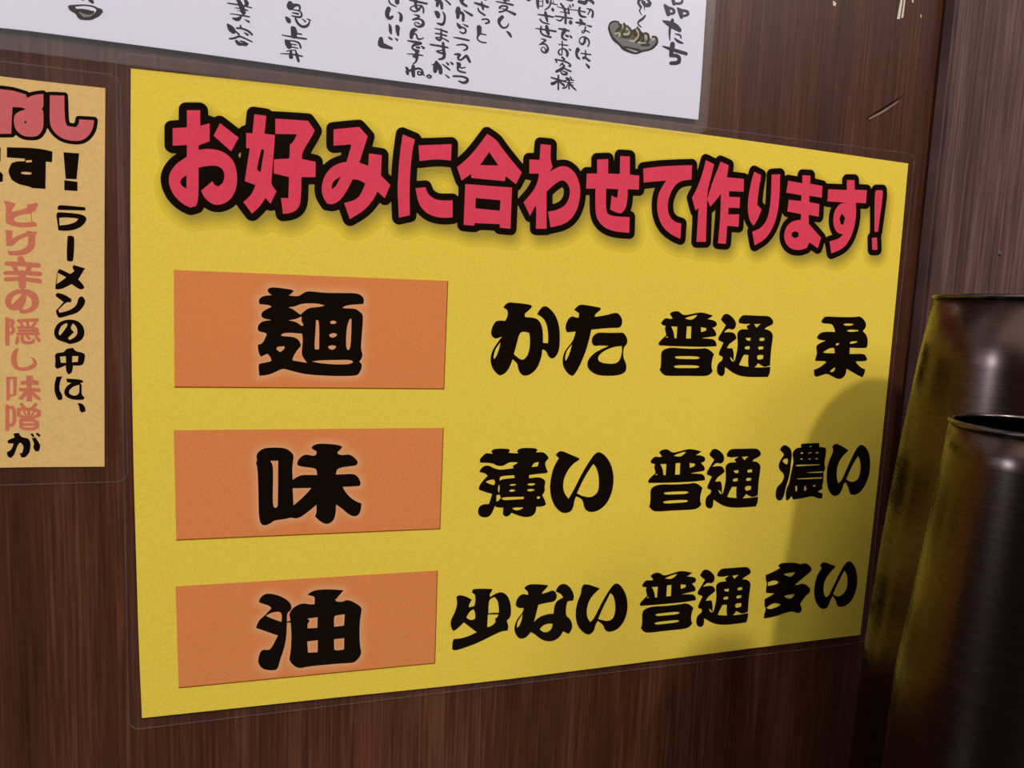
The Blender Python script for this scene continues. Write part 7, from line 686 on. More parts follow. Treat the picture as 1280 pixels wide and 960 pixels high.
P -9842,-9483 -9962,-9434 -10052,-9371 -10172,-9248 -10262,-9115 -10332,-9302 -10397,-9392 -10502,-9455 -10652,-9477 -10862,-9451 -11072,-9370 -11195,-9272 -11295,-9122 -11343,-9002 -11359,-8852 -11334,-8672 -11275,-8492 -11218,-8402 -11132,-8329 -11042,-8295 -10892,-8293 -10866,-8282 -10781,-8102 -11312,-7849 -11372,-7803 -11409,-7742 -11421,-7682 -11414,-7562 -11331,-7352 -11248,-7232 -11027,-7022 -11252,-6910 -11319,-6842 -11343,-6782 -11347,-6722 -11282,-6516 -11162,-6367 -11042,-6292 -10892,-6256 -10712,-6268 -10502,-6330 -10232,-6469 -10052,-6612 -9932,-6765 -9722,-6703 -9729,-6572 -9687,-6482 -9512,-6340 -9332,-6270 -9122,-6247 -8762,-6262 -8492,-6297 -8192,-6360 -8119,-6422 -8083,-6512 -8091,-6602 -8150,-6692 -8132,-6710 -8042,-6731 -7917,-6782 -7712,-6909 -7520,-7082 -7458,-7202 -7440,-7292 -7440,-7382 -7489,-7802 -7495,-8192 -7470,-8642 -7423,-8942 -7432,-9032 -7473,-9152 -7550,-9272 -7652,-9380 -7772,-9462 -7862,-9491 -8042,-9501 -9272,-9473 -9722,-9502
K abura_glow3
P -10712,-9425 -10922,-9381 -11102,-9290 -11162,-9233 -11239,-9122 -11305,-8942 -11307,-8822 -11282,-8672 -11247,-8552 -11192,-8450 -11132,-8388 -11042,-8346 -10952,-8338 -10862,-8352 -10845,-8342 -10719,-8102 -10728,-8072 -11294,-7802 -11342,-7760 -11366,-7712 -11363,-7562 -11291,-7382 -11207,-7262 -10958,-7022 -10953,-6992 -11222,-6869 -11282,-6806 -11297,-6722 -11274,-6632 -11239,-6542 -11176,-6452 -11042,-6347 -10922,-6309 -10772,-6310 -10592,-6350 -10382,-6440 -10202,-6551 -10072,-6662 -9962,-6820 -9932,-6826 -9782,-6770 -9578,-6752 -9632,-6722 -9673,-6662 -9682,-6602 -9662,-6534 -9500,-6392 -9302,-6314 -9122,-6297 -8762,-6312 -8252,-6391 -8187,-6422 -8142,-6482 -8135,-6572 -8164,-6632 -8271,-6752 -8252,-6772 -8132,-6764 -8042,-6784 -7809,-6902 -7652,-7021 -7562,-7110 -7510,-7202 -7495,-7262 -7490,-7382 -7540,-7802 -7545,-8192 -7520,-8642 -7473,-8942 -7502,-9092 -7592,-9244 -7749,-9392 -7832,-9432 -7922,-9448 -9272,-9423 -9752,-9449 -9902,-9408 -10055,-9302 -10200,-9122 -10262,-8973 -10292,-8998 -10359,-9242 -10438,-9362 -10562,-9420
H -8430,-8612 -8402,-8622 -8389,-8612 -8386,-8522 -8402,-8486 -8437,-8492
H -8438,-7712 -8400,-7712 -8390,-7622 -8402,-7593 -8432,-7595 -8450,-7622
K abura_glow4
P -9782,-9394 -9872,-9367 -9992,-9291 -10097,-9182 -10191,-9032 -10215,-8912 -10172,-8532 -10172,-8385 -10180,-8492 -10202,-8522 -10401,-9212 -10429,-9272 -10481,-9332 -10562,-9368 -10652,-9377 -10892,-9339 -11012,-9290 -11072,-9249 -11139,-9182 -11198,-9092 -11247,-8972 -11259,-8852 -11224,-8642 -11178,-8522 -11107,-8432 -11042,-8397 -10982,-8387 -10828,-8402 -10766,-8312 -10650,-8072 -10673,-8042 -11252,-7767 -11313,-7712 -11322,-7622 -11312,-7562 -11222,-7363 -11166,-7292 -10863,-6992 -10899,-6962 -11222,-6806 -11247,-6752 -11247,-6722 -11198,-6572 -11102,-6448 -10982,-6376 -10862,-6354 -10682,-6376 -10472,-6451 -10232,-6591 -10086,-6722 -9992,-6874 -9962,-6897 -9812,-6832 -9692,-6809 -9572,-6820 -9392,-6862 -9376,-6842 -9378,-6782 -9392,-6760 -9587,-6692 -9617,-6662 -9632,-6602 -9606,-6542 -9512,-6460 -9422,-6406 -9302,-6365 -9122,-6347 -8792,-6360 -8522,-6394 -8233,-6452 -8185,-6512 -8187,-6572 -8412,-6842 -8342,-6853 -8192,-6813 -8132,-6814 -7982,-6862 -7832,-6947 -7682,-7061 -7600,-7142 -7553,-7232 -7539,-7352 -7590,-7802 -7595,-8192 -7570,-8642 -7523,-8942 -7536,-9032 -7570,-9122 -7630,-9212 -7715,-9302 -7802,-9365 -7892,-9394 -8042,-9401 -9272,-9373 -9662,-9400
H -8412,-8672 -8342,-8662 -8336,-8462 -8342,-8444 -8372,-8436 -8462,-8436 -8488,-8462 -8480,-8642 -8462,-8666
H -8498,-7742 -8492,-7760 -8462,-7766 -8372,-7762 -8347,-7742 -8342,-7552 -8402,-7542 -8498,-7562
H -9393,-8642 -9302,-8661 -9272,-8661 -9256,-8642 -9255,-8462 -9272,-8421 -9403,-8432
H -9401,-7742 -9276,-7742 -9272,-7592 -9302,-7568 -9332,-7576 -9395,-7682 -9407,-7712
H -10513,-7352 -10492,-7352 -10484,-7322 -10502,-7250 -10592,-7238 -10692,-7262
K abura_glow5
P -9812,-9335 -9932,-9274 -10031,-9182 -10120,-9062 -10165,-8942 -10125,-8582 -10109,-8162 -10116,-7832 -10142,-7622 -10158,-7652 -10187,-8162 -10226,-8402 -10434,-9152 -10491,-9272 -10532,-9304 -10622,-9326 -10742,-9321 -10892,-9286 -11042,-9210 -11122,-9122 -11172,-9032 -11207,-8912 -11207,-8822 -11172,-8642 -11132,-8542 -11072,-8468 -11012,-8442 -10832,-8455 -10784,-8432 -10712,-8316 -10580,-8042 -10618,-8012 -11250,-7712 -11270,-7682 -11259,-7562 -11174,-7382 -10795,-6992 -10862,-6925 -11162,-6788 -11192,-6760 -11195,-6722 -11141,-6572 -11065,-6482 -10952,-6418 -10802,-6407 -10622,-6446 -10412,-6537 -10202,-6677 -10102,-6782 -10013,-6962 -9992,-6975 -9842,-6895 -9692,-6859 -9572,-6871 -9392,-6914 -9332,-6909 -9327,-6782 -9351,-6722 -9542,-6658 -9577,-6632 -9582,-6602 -9566,-6572 -9452,-6479 -9302,-6417 -9122,-6397 -8792,-6410 -8522,-6444 -8252,-6499 -8231,-6542 -8244,-6572 -8501,-6872 -8462,-6892 -8342,-6903 -8192,-6864 -8132,-6864 -8014,-6902 -7862,-6987 -7712,-7102 -7641,-7172 -7598,-7262 -7589,-7352 -7638,-7772 -7646,-8042 -7629,-8552 -7573,-8942 -7611,-9092 -7670,-9182 -7772,-9285 -7832,-9324 -7922,-9348 -9152,-9323 -9452,-9326 -9722,-9352
H -8526,-8702 -8402,-8722 -8312,-8717 -8289,-8702 -8288,-8402 -8312,-8386 -8522,-8387 -8540,-8402
H -9426,-8702 -9242,-8715 -9206,-8702 -9212,-8370 -9452,-8381 -9461,-8402 -9440,-8672
H -8545,-7802 -8522,-7819 -8302,-7802 -8288,-7502 -8312,-7488 -8462,-7496 -8522,-7506 -8544,-7532
H -9260,-7802 -9240,-7802 -9223,-7772 -9223,-7532 -9242,-7516 -9392,-7522 -9404,-7532 -9389,-7562 -9393,-7592 -9451,-7682 -9461,-7772 -9452,-7788 -9422,-7795
H -10504,-7412 -10442,-7438 -10435,-7412 -10441,-7262 -10472,-7206 -10532,-7189 -10652,-7194 -10773,-7232 -10793,-7262
K nashi_edge
P -18524,8095 -18564,8112 -18584,8130 -18601,8158 -18609,8198 -18565,9498 -18554,9538 -18541,9558 -18518,9578 -18484,9592 -18044,9587 -17944,9579 -17644,9516 -17604,9499 -17584,9479 -17564,9482 -17444,9533 -17224,9585 -17184,9582 -17164,9573 -17124,9536 -17064,9567 -16644,9599 -16604,9582 -16584,9563 -16562,9518 -16561,8918 -16553,8798 -16538,8738 -16524,8728 -16444,8723 -16424,8731 -16402,8778 -16382,8898 -16351,8938 -16304,8958 -15884,8979 -15844,8969 -15824,8958 -15804,8938 -15785,8898 -15784,8858 -15814,8658 -15853,8538 -15913,8418 -15986,8318 -16064,8238 -16164,8170 -16244,8137 -16364,8111 -16524,8106 -16684,8126 -16804,8167 -16884,8211 -16989,8298 -17069,8398 -17124,8504 -17144,8489 -17165,8418 -17190,8358 -17264,8244 -17287,8218 -17344,8171 -17384,8148 -17444,8126 -17604,8105 -17724,8108 -17784,8121 -17844,8145 -17899,8178 -17964,8228 -17989,8178 -18011,8158 -18044,8142 -18484,8094
K futsu2
P 3935,-1773 4016,-1684 4233,-1637 4369,-1679 4557,-1810 4975,-1716 5262,-1654 5513,-1677 5862,-1764 5777,-1834 5624,-1911 5900,-1942 6044,-2017 6085,-2116 6014,-2211 5879,-2243 6029,-2379 6096,-2517 6046,-2587 5683,-2629 5436,-2676 5779,-2687 6012,-2721 6125,-2859 6126,-2980 5533,-3026 4184,-3025 3565,-3008 3524,-2922 3596,-2822 3843,-2600 3758,-2347 3794,-2240 3639,-2213 3581,-2137 3667,-1997 3793,-1927 3927,-1961 4080,-1944 4007,-1849
H 4610,-1914 4848,-1819 5149,-1761 5098,-1850 4949,-1954 4770,-1960
H 4037,-2248 4302,-2251 4302,-2713 4213,-2708 4164,-2472
H 4724,-2231 4925,-2224 4941,-2701 4730,-2702
H 5355,-2239 5608,-2271 5593,-2371 5385,-2437
H 3805,-2687 3912,-2645 3929,-2692
P 3664,-3274 3795,-3152 4099,-3075 4726,-3112 5448,-3096 5627,-3064 5863,-3148 6047,-3305 6002,-3428 5957,-3712 5997,-3914 6048,-3975 5966,-4098 5767,-4202 4855,-4191 3962,-4213 3778,-4124 3648,-3967 3694,-3867 3687,-3590
H 4282,-3440 4391,-3410 5290,-3401 5409,-3459 5323,-3521 4803,-3522 4332,-3518
H 4266,-3819 4396,-3769 5274,-3763 5414,-3809 5351,-3875 4831,-3882 4338,-3889
P 6242,-1910 6340,-1707 6498,-1661 6690,-1734 6892,-1909 6966,-2068 6942,-2210 6833,-2307 6595,-2249 6424,-2415 6841,-2387 6993,-2521 7028,-2654 6897,-2759 6698,-2886 6619,-3050 6875,-3044 6963,-3246 6965,-3532 7121,-3694 7459,-3771 8182,-3822 8749,-3772 8756,-4002 8677,-4191 8363,-4207 7738,-4213 7305,-4164 6964,-4045 6689,-3864 6593,-3824 6610,-4029 6553,-4173 6415,-4195 6266,-4094 6214,-3911 6253,-3667 6452,-3541 6449,-3399 6272,-3341 6249,-3240 6437,-2831 6197,-2736 6187,-2616 6310,-2431 6492,-2123 6318,-1988
H 6791,-3413 6888,-3452 6980,-3593 6875,-3575
P 7055,-1903 7137,-1779 7270,-1685 7744,-1697 8460,-1684 8613,-1769 8723,-1909 8687,-2033 8408,-2145 8320,-2230 8564,-2264 8749,-2423 8749,-2671 8716,-3086 8728,-3710 8564,-3775 8419,-3777 8140,-3636 8014,-3824 7701,-3808 7650,-3520 7655,-3306 7440,-3298 7338,-3485 7223,-3774 6982,-3716 7068,-3367 7122,-2916 7032,-2431 7138,-2306 7275,-2261 7535,-2261 7453,-2142 7632,-2026 7304,-2057 7088,-2015
H 7799,-2041 8108,-2023 7932,-2180
H 7449,-2614 7684,-2596 7686,-2719 7530,-2723
H 8107,-2626 8208,-2574 8355,-2599 8341,-2702 8150,-2719
H 7447,-3011 7503,-2948 7678,-2944 7680,-3067 7491,-3080
H 8080,-2997 8146,-2934 8340,-2950 8326,-3053 8136,-3078
H 8065,-3348 8155,-3284 8364,-3301 8363,-3446 8151,-3499 8089,-3451
K futsu3
P 3922,-6905 4004,-6816 4221,-6769 4357,-6811 4545,-6942 4962,-6848 5250,-6786 5501,-6808 5850,-6896 5764,-6966 5611,-7043 5888,-7074 6031,-7149 6072,-7248 6002,-7342 5867,-7375 6016,-7511 6083,-7649 6034,-7719 5670,-7761 5424,-7808 5767,-7819 5999,-7853 6112,-7991 6113,-8112 5521,-8158 4171,-8157 3553,-8140 3512,-8054 3583,-7954 3830,-7732 3745,-7479 3781,-7372 3626,-7345 3568,-7269 3654,-7129 3780,-7059 3915,-7093 4067,-7076 3994,-6981
H 4597,-7046 4836,-6951 5137,-6893 5085,-6982 4936,-7086 4757,-7092
H 4024,-7380 4290,-7383 4290,-7845 4200,-7840 4152,-7604
H 4711,-7362 4913,-7356 4928,-7833 4717,-7834
H 5343,-7371 5595,-7403 5581,-7503 5372,-7569
H 3793,-7819 3899,-7777 3916,-7824
P 3651,-8406 3783,-8284 4086,-8207 4713,-8244 5435,-8228 5615,-8196 5851,-8279 6034,-8437 5989,-8560 5944,-8844 5984,-9046 6035,-9107 5953,-9230 5755,-9334 4843,-9323 3950,-9345 3766,-9256 3636,-9099 3681,-8999 3674,-8721
H 4269,-8572 4378,-8542 5278,-8533 5396,-8591 5310,-8653 4790,-8654 4320,-8650
H 4253,-8950 4383,-8901 5262,-8895 5402,-8941 5339,-9007 4818,-9014 4326,-9021
P 6229,-7042 6327,-6839 6485,-6793 6677,-6866 6879,-7041 6954,-7200 6929,-7342 6821,-7439 6583,-7381 6412,-7547 6828,-7519 6980,-7653 7016,-7786 6884,-7891 6685,-8018 6606,-8182 6863,-8176 6951,-8378 6953,-8664 7108,-8826 7447,-8903 8169,-8954 8736,-8904 8744,-9134 8665,-9323 8350,-9339 7725,-9345 7292,-9296 6951,-9177 6677,-8996 6580,-8956 6598,-9161 6540,-9305 6402,-9326 6254,-9226 6201,-9043 6241,-8799 6439,-8673 6436,-8531 6259,-8473 6237,-8372 6424,-7963 6185,-7868 6174,-7748 6297,-7563 6479,-7255 6305,-7120
H 6778,-8545 6875,-8584 6968,-8725 6863,-8707
P 7042,-7035 7125,-6911 7257,-6817 7731,-6829 8447,-6816 8600,-6901 8711,-7041 8674,-7165 8395,-7277 8307,-7362 8551,-7396 8737,-7555 8736,-7803 8704,-8218 8716,-8842 8552,-8907 8406,-8909 8128,-8768 8001,-8956 7688,-8940 7638,-8652 7642,-8438 7428,-8430 7326,-8617 7210,-8906 6969,-8848 7056,-8499 7110,-8048 7019,-7563 7125,-7438 7263,-7393 7522,-7393 7440,-7274 7619,-7158 7291,-7189 7076,-7147
H 7787,-7173 8095,-7155 7919,-7312
H 7436,-7746 7672,-7728 7674,-7851 7517,-7855
H 8095,-7758 8196,-7706 8342,-7731 8328,-7834 8137,-7851
H 7435,-8143 7490,-8080 7666,-8076 7668,-8199 7479,-8212
H 8067,-8129 8134,-8065 8328,-8082 8313,-8185 8123,-8210
H 8052,-8480 8143,-8416 8351,-8433 8351,-8578 8139,-8631 8077,-8583
"""
SHAPES = {}
for row in DATA.strip().split('\n'):
    tag_, _, rest = row.partition(' ')
    if tag_ == 'K':
        cur = SHAPES.setdefault(rest, [])
    else:
        cur.append((tag_, [tuple(float(v) * 1e-5 for v in q.split(',')) for q in rest.split(' ')]))

def soften(pts, limit, rounds=2):
    """corner cutting that keeps true corners"""
    P = [Vector(p) for p in pts]
    n = len(P)
    keep = []
    for i in range(n):
        a, b = P[i] - P[i - 1], P[(i + 1) % n] - P[i]
        keep.append(a.length < 1e-9 or b.length < 1e-9 or abs(a.angle_signed(b)) > math.radians(limit))
    for _ in range(rounds):
        Q, F = [], []
        n = len(P)
        for i in range(n):
            if keep[i]:
                Q.append(P[i]); F.append(True)
            else:
                Q += [P[i] * .75 + P[i - 1] * .25, P[i] * .75 + P[(i + 1) % n] * .25]
                F += [False, False]
        P, keep = Q, F
    return P

def flat_faces(verts, faces, loops, y):
    """fill an outline with holes as triangles facing the room"""
    base = len(verts)
    pts = [p for lp in loops for p in lp]
    verts += [(p.x, y, p.y + ZC) for p in pts]
    for t in tessellate_polygon([[Vector((p.x, p.y, 0)) for p in lp] for lp in loops]):
        a, b, c = (pts[i] for i in t)
        if (b - a).cross(c - a) > 0:
            faces.append((base + t[0], base + t[1], base + t[2]))
        else:
            faces.append((base + t[0], base + t[2], base + t[1]))

def print_mesh(name, keys, y, mat, parent, limit=62, rounds=2, label=None):
    verts, faces = [], []
    for key in ([keys] if isinstance(keys, str) else keys):
        loops = []
        n = 0
        for t, pts in SHAPES[key] + [('P', None)]:
            if t == 'P' and loops:
                flat_faces(verts, faces, loops, y - 1e-6 * (n % 3))
                n += 1
            if pts is None:
                break
            if t == 'P':
                loops = [soften(pts, limit, rounds)]
            else:
                loops.append(soften(pts, limit, rounds))
    me = bpy.data.meshes.new(name)
    me.from_pydata(verts, [], faces)
    o = link(name, me, mat, parent)
    if label:
        o['label'] = label
    return o

def slab(name, loop, y_back, y_front, mat, parent, holes=()):
    """an outline (wall plane) given a thickness"""
    verts, faces = [], []
    loops = [loop] + list(holes)
    flat_faces(verts, faces, loops, y_front)
    n = len(verts)
    back, bf = [], []
    flat_faces(back, bf, loops, y_back)
    verts += back
    faces += [(a + n, c + n, b + n) for a, b, c in bf]
    s = 0
    for lp in loops:
        m = len(lp)
        for i in range(m):
            j = (i + 1) % m
            faces.append((s + i, s + j, n + s + j, n + s + i))
        s += m
    me = bpy.data.meshes.new(name)
    me.from_pydata(verts, [], faces)
    bm = bmesh.new()
    bm.from_mesh(me)
    bmesh.ops.recalc_face_normals(bm, faces=bm.faces)
    bm.to_mesh(me)
    bm.free()
    return link(name, me, mat, parent)

def rounded(x0, x1, z0, z1, r):
    out = []
    for cx, cz, a0 in ((x1 - r, z1 - r, 0), (x0 + r, z1 - r, 90), (x0 + r, z0 + r, 180), (x1 - r, z0 + r, 270)):
        for k in range(7):
            a = math.radians(a0 + 15 * k)
            out.append(Vector((cx + r * math.cos(a), cz + r * math.sin(a))))
    return out

# ------------------------------------------------------------------ materials
M_WALL = wood('dark_stained_wall_timber', (53, 26, 14), (80, 43, 26), (110, 69, 48), 0.40, tilt=math.radians(3))
M_POST = wood('greyed_post_timber', (64, 40, 36), (92, 66, 61), (130, 100, 92), 0.45, tilt=math.radians(5), seed=3.7)
M_FLOOR = plain('dark_floor', (40, 30, 26), 0.5)
M_COUNTER = plain('black_counter', (22, 17, 18), 0.35, 0.4)
M_YELLOW = plain('yellow_paper', (250, 220, 82), 0.6, 0.0, 0.05, 900)
M_PALE = plain('pale_orange_paper', (240, 200, 128), 0.6, 0.0, 0.05, 900)
M_WHITE = plain('white_paper', (240, 239, 252), 0.6, 0.0)
M_ORANGE = plain('orange_print', (238, 146, 84), 0.6, 0.0, 0.05, 900)
M_EDGE = plain('brown_rule_print', (150, 92, 12), 0.6, 0.0)
M_BLACK = plain('black_print', (22, 14, 8), 0.6, 0.0)
M_PINK = plain('pink_red_print', (240, 76, 100), 0.6, 0.0, 0.06, 700)
M_ROSE = plain('rose_print', (222, 110, 112), 0.6, 0.0, 0.04, 700)
M_SALMON = plain('salmon_print', (222, 128, 100), 0.6, 0.0, 0.04, 700)
M_INK = plain('dark_grey_ink', (62, 58, 74), 0.6, 0.2)
M_GREY = plain('grey_wash', (128, 126, 128), 0.6, 0.2)
M_PALEGREY = plain('pale_grey_wash', (196, 194, 200), 0.6, 0.2)
M_OLIVE = plain('olive_wash', (104, 98, 62), 0.6, 0.2)
M_CURL = plain('pale_noodle_wash', (190, 184, 158), 0.6, 0.2)
M_FILM = film('clear_laminate', 0.0)
M_SEAL = film('sealed_laminate_edge', 0.004, 0.16)
M_SEAL_GLARE = film('glare_sealed_edge', 0.075, 0.25)  # lamp glare on the white sign's border, put in as diffuse haze
M_RIM = film('cut_laminate_edge', 0.035, 0.3)

# ------------------------------------------------------------------ setting
wall = box('wall_back', -2.2, 2.2, 0.0, 0.12, 0.0, 3.0, M_WALL)
wall['kind'] = 'structure'
post = box('trim_1', 0.1593, 0.292, -0.007, 0.0, 0.0, 3.0, M_POST, bevel=0.0012)
post['kind'] = 'structure'
for nm, ext in (('wall_left', (-2.32, -2.2, -3.2, 0.12)), ('wall_right', (2.2, 2.32, -3.2, 0.12)), ('wall_front', (-2.32, 2.32, -3.32, -3.2))):
    w = box(nm, *ext, 0.0, 3.0, M_WALL)
    w['kind'] = 'structure'
fl = box('floor', -2.32, 2.32, -3.32, 0.12, -0.05, 0.0, M_FLOOR)
fl['kind'] = 'structure'
CT = ZC - 0.235
counter = box('counter', -1.4, 1.4, -0.60, -0.007, CT - 0.04, CT, M_COUNTER, bevel=0.003)
counter['label'] = 'dark counter ledge along the timber wall under the signs, carrying the steel canisters'
counter['category'] = 'counter'

M_CHIP = plain('bare_pale_chip', (226, 208, 190), 0.7, 0.2)
M_GOUGE = plain('dark_gouge', (34, 18, 14), 0.8, 0.1)
M_GOUGE_LIP = plain('raw_gouge_lip', (150, 116, 100), 0.7, 0.2)
for t, pts in SHAPES['chips']:
    slab('paint_chip', [Vector(p) for p in pts], 0.0, -0.0002, M_CHIP, wall)
print_mesh('scratch', 'scratch', -0.0002, M_GOUGE, wall)
print_mesh('scratch_lip', 'scratchhi', -0.0003, M_GOUGE_LIP, wall)

# ------------------------------------------------------------------ the three laminated signs
def sheet(root, key, y, paper_mat, ext, corner=0.0035, seal=None):
    """paper outline inside a clear pouch; y = back of the pouch"""
    outline = soften(SHAPES[key][0][1], 25, 2)
    paper = slab('paper', outline, y - 0.00012, y - 0.00030, paper_mat, root)
    ring = rounded(*ext, corner)
    inner = rounded(ext[0] + 0.0004, ext[1] - 0.0004, ext[2] + 0.0004, ext[3] - 0.0004, corner)
    for nm, loops, yy_, mt in (('laminate_border', [inner, outline], y - 0.00050, seal or M_SEAL),
                               ('laminate_edge', [ring, inner], y - 0.00052, M_RIM)):
        verts, faces = [], []
        flat_faces(verts, faces, loops, yy_)
        if nm == 'laminate_edge':                       # the cut side of the pouch
            k = len(verts)
            n = len(ring)
            verts += [(p.x, yy_, p.y + ZC) for p in ring] + [(p.x, y, p.y + ZC) for p in ring]
            faces += [(k + i, k + (i + 1) % n, k + n + (i + 1) % n, k + n + i) for i in range(n)]
        me = bpy.data.meshes.new(nm)
        me.from_pydata(verts, [], faces)
        link(nm, me, mt, root)
    # clear face over the print
    verts, faces = [], []
    flat_faces(verts, faces, [outline], y - 0.00050)
    me = bpy.data.meshes.new('laminate_film')
    me.from_pydata(verts, [], faces)
    link('laminate_film', me, M_FILM, root)
    return y - 0.00030

# left sign (pale orange, cut by the frame)
left = empty('spice_sign', (-0.26, 0, ZC - 0.0195),
             'pale orange laminated sign at the left edge with pink outlined and black vertical writing', 'sign')
yl = sheet(left, 'left', -0.0001, M_PALE, (-0.371, -0.1513, -0.0236, 0.1028))
print_mesh('heading_outline', 'nashi_edge', yl - 0.00003, M_BLACK, left, 60, 1)
print_mesh('heading_lettering', 'nashi', yl - 0.00005, M_ROSE, left, 42, 2, 'rose pink heading lettering ending in なし')
print_mesh('lettering', 'masu', yl - 0.00003, M_BLACK, left, 30, 2, 'heavy black lettering ending in ます!')
print_mesh('lettering', 'ramen', yl - 0.00003, M_BLACK, left, 62, 2, 'black vertical lettering ラーメンの中に、')
print_mesh('lettering', 'piri', yl - 0.00003, M_SALMON, left, 62, 2, 'salmon red vertical lettering ピリ辛の隠し味噌')
print_mesh('lettering', 'ga', yl - 0.00003, M_BLACK, left, 62, 2, 'black character が')

# main yellow sign
sign = empty('order_sign', (0, 0, ZC - 0.105),
             'large yellow laminated menu sign with pink headline and three orange boxes', 'sign')
yy = sheet(sign, 'yellow', -0.0007, M_YELLOW, (-0.1527, 0.1517, -0.1088, 0.1093))
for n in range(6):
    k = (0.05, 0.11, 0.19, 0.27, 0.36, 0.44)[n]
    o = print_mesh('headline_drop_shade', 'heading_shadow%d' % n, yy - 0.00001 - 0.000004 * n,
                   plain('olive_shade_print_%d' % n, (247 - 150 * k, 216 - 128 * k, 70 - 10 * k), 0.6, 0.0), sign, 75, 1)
print_mesh('headline_outline', 'heading_edge', yy - 0.00004, M_BLACK, sign, 60, 1)
print_mesh('headline_lettering', 'heading', yy - 0.00006, M_PINK, sign, 42, 2, 'pink red headline お好みに合わせて作ります!')
WORDS = ('men', 'aji', 'abura')
READ = ('麺', '味', '油')
for i in range(3):
    pts = [Vector(p) for p in SHAPES['panel%d' % (i + 1)][0][1]]
    p = slab('orange_box', pts, yy - 0.00001, yy - 0.00005, M_ORANGE, sign)
    p['label'] = 'flat orange box printed behind %s' % READ[i]
    tl, tr, br, bl = pts
    w = 0.00032
    verts, faces = [], []
    flat_faces(verts, faces, [[bl, br, br + Vector((0, w * 1.25)), bl + Vector((0, w * 1.25))]], yy - 0.000055)
    flat_faces(verts, faces, [[br + Vector((-w, 0)), br, tr, tr + Vector((-w, 0))]], yy - 0.000057)
    me = bpy.data.meshes.new('box_rule')
    me.from_pydata(verts, [], faces)
    r = link('box_rule', me, M_EDGE, None)
    r.parent = p
    for n in range(6):
        k = (0.03, 0.08, 0.13, 0.19, 0.26, 0.34)[n]
        g = print_mesh('lettering_glow', '%s_glow%d' % (WORDS[i], n), yy - 0.000058 - 0.0000015 * n,
                       plain('peach_glow_print', (238 + 8 * k, 146 + 76 * k, 84 + 100 * k), 0.6, 0.0), None, 75, 1)
        g.parent = p
    c = print_mesh('lettering', WORDS[i], yy - 0.00007, M_BLACK, None, 62, 2, 'black brush character %s' % READ[i])
    c.parent = p
for key, txt in (('kata', 'かた'), ('futsu', '普通'), ('yawa', '柔'), ('usui', '薄い'), ('futsu2', '普通'), ('koi', '濃い'),
                 ('sukunai', '少ない'), ('futsu3', '普通'), ('ooi', '多い')):
    print_mesh('lettering', key, yy - 0.00003, M_BLACK, sign, 62, 2, 'black brush word %s on yellow' % txt)

# upper white sign
white = empty('noodle_sign', (-0.07, 0, ZC + 0.11),
              'white laminated sign along the top with brush handwriting and little dish drawings', 'sign')
yw = sheet(white, 'white', -0.0013, M_WHITE, (-0.1990, 0.0503, 0.1056, 0.3300), 0.005, M_SEAL_GLARE)
for n in range(1, 13):
    print_mesh('handwriting', 'hand%d' % n, yw - 0.00003, M_INK, white)
print_mesh('handwriting', 'mark', yw - 0.00003, M_INK, white)
print_mesh('dish_drawing', 'plategrey', yw - 0.00002, M_GREY, white)
print_mesh('dish_foot', 'platefoot', yw - 0.00003, M_PALEGREY, white)
print_mesh('noodle_drawing', 'noodle', yw - 0.00003, M_OLIVE, white)
print_mesh('noodle_curls', 'curl', yw - 0.00004, M_CURL, white)
print_mesh('dish_outline', 'plateline', yw - 0.00005, plain('dish_ink', (58, 54, 46), 0.6, 0.2), white)
print_mesh('steam_drawing', 'steam', yw - 0.00003, M_INK, white)
print_mesh('bowl_drawing', 'bowlgrey', yw - 0.00002, plain('bowl_grey_wash', (150, 148, 134), 0.6, 0.0), white)
print_mesh('bowl_outline', 'bowlline', yw - 0.00003, plain('bowl_ink', (66, 62, 62), 0.6, 0.2), white)

# ------------------------------------------------------------------ nail hole in the post
t, pts = SHAPES['nail'][0]
cx = sum(p[0] for p in pts) / 4 - 0.004
cz = sum(p[1] for p in pts) / 4 + ZC
bm = bmesh.new()
bmesh.ops.create_cone(bm, cap_ends=True, segments=14, radius1=0.0011, radius2=0.0008, depth=0.0008,
                      matrix=Matrix.Translation((cx, -0.0072, cz)) @ Matrix.Rotation(math.pi / 2, 4, 'X'))
link('nail_head', mesh_of(bm, 'nail_head'), plain('dull_nail', (92, 80, 74), 0.35, 0.6), post)

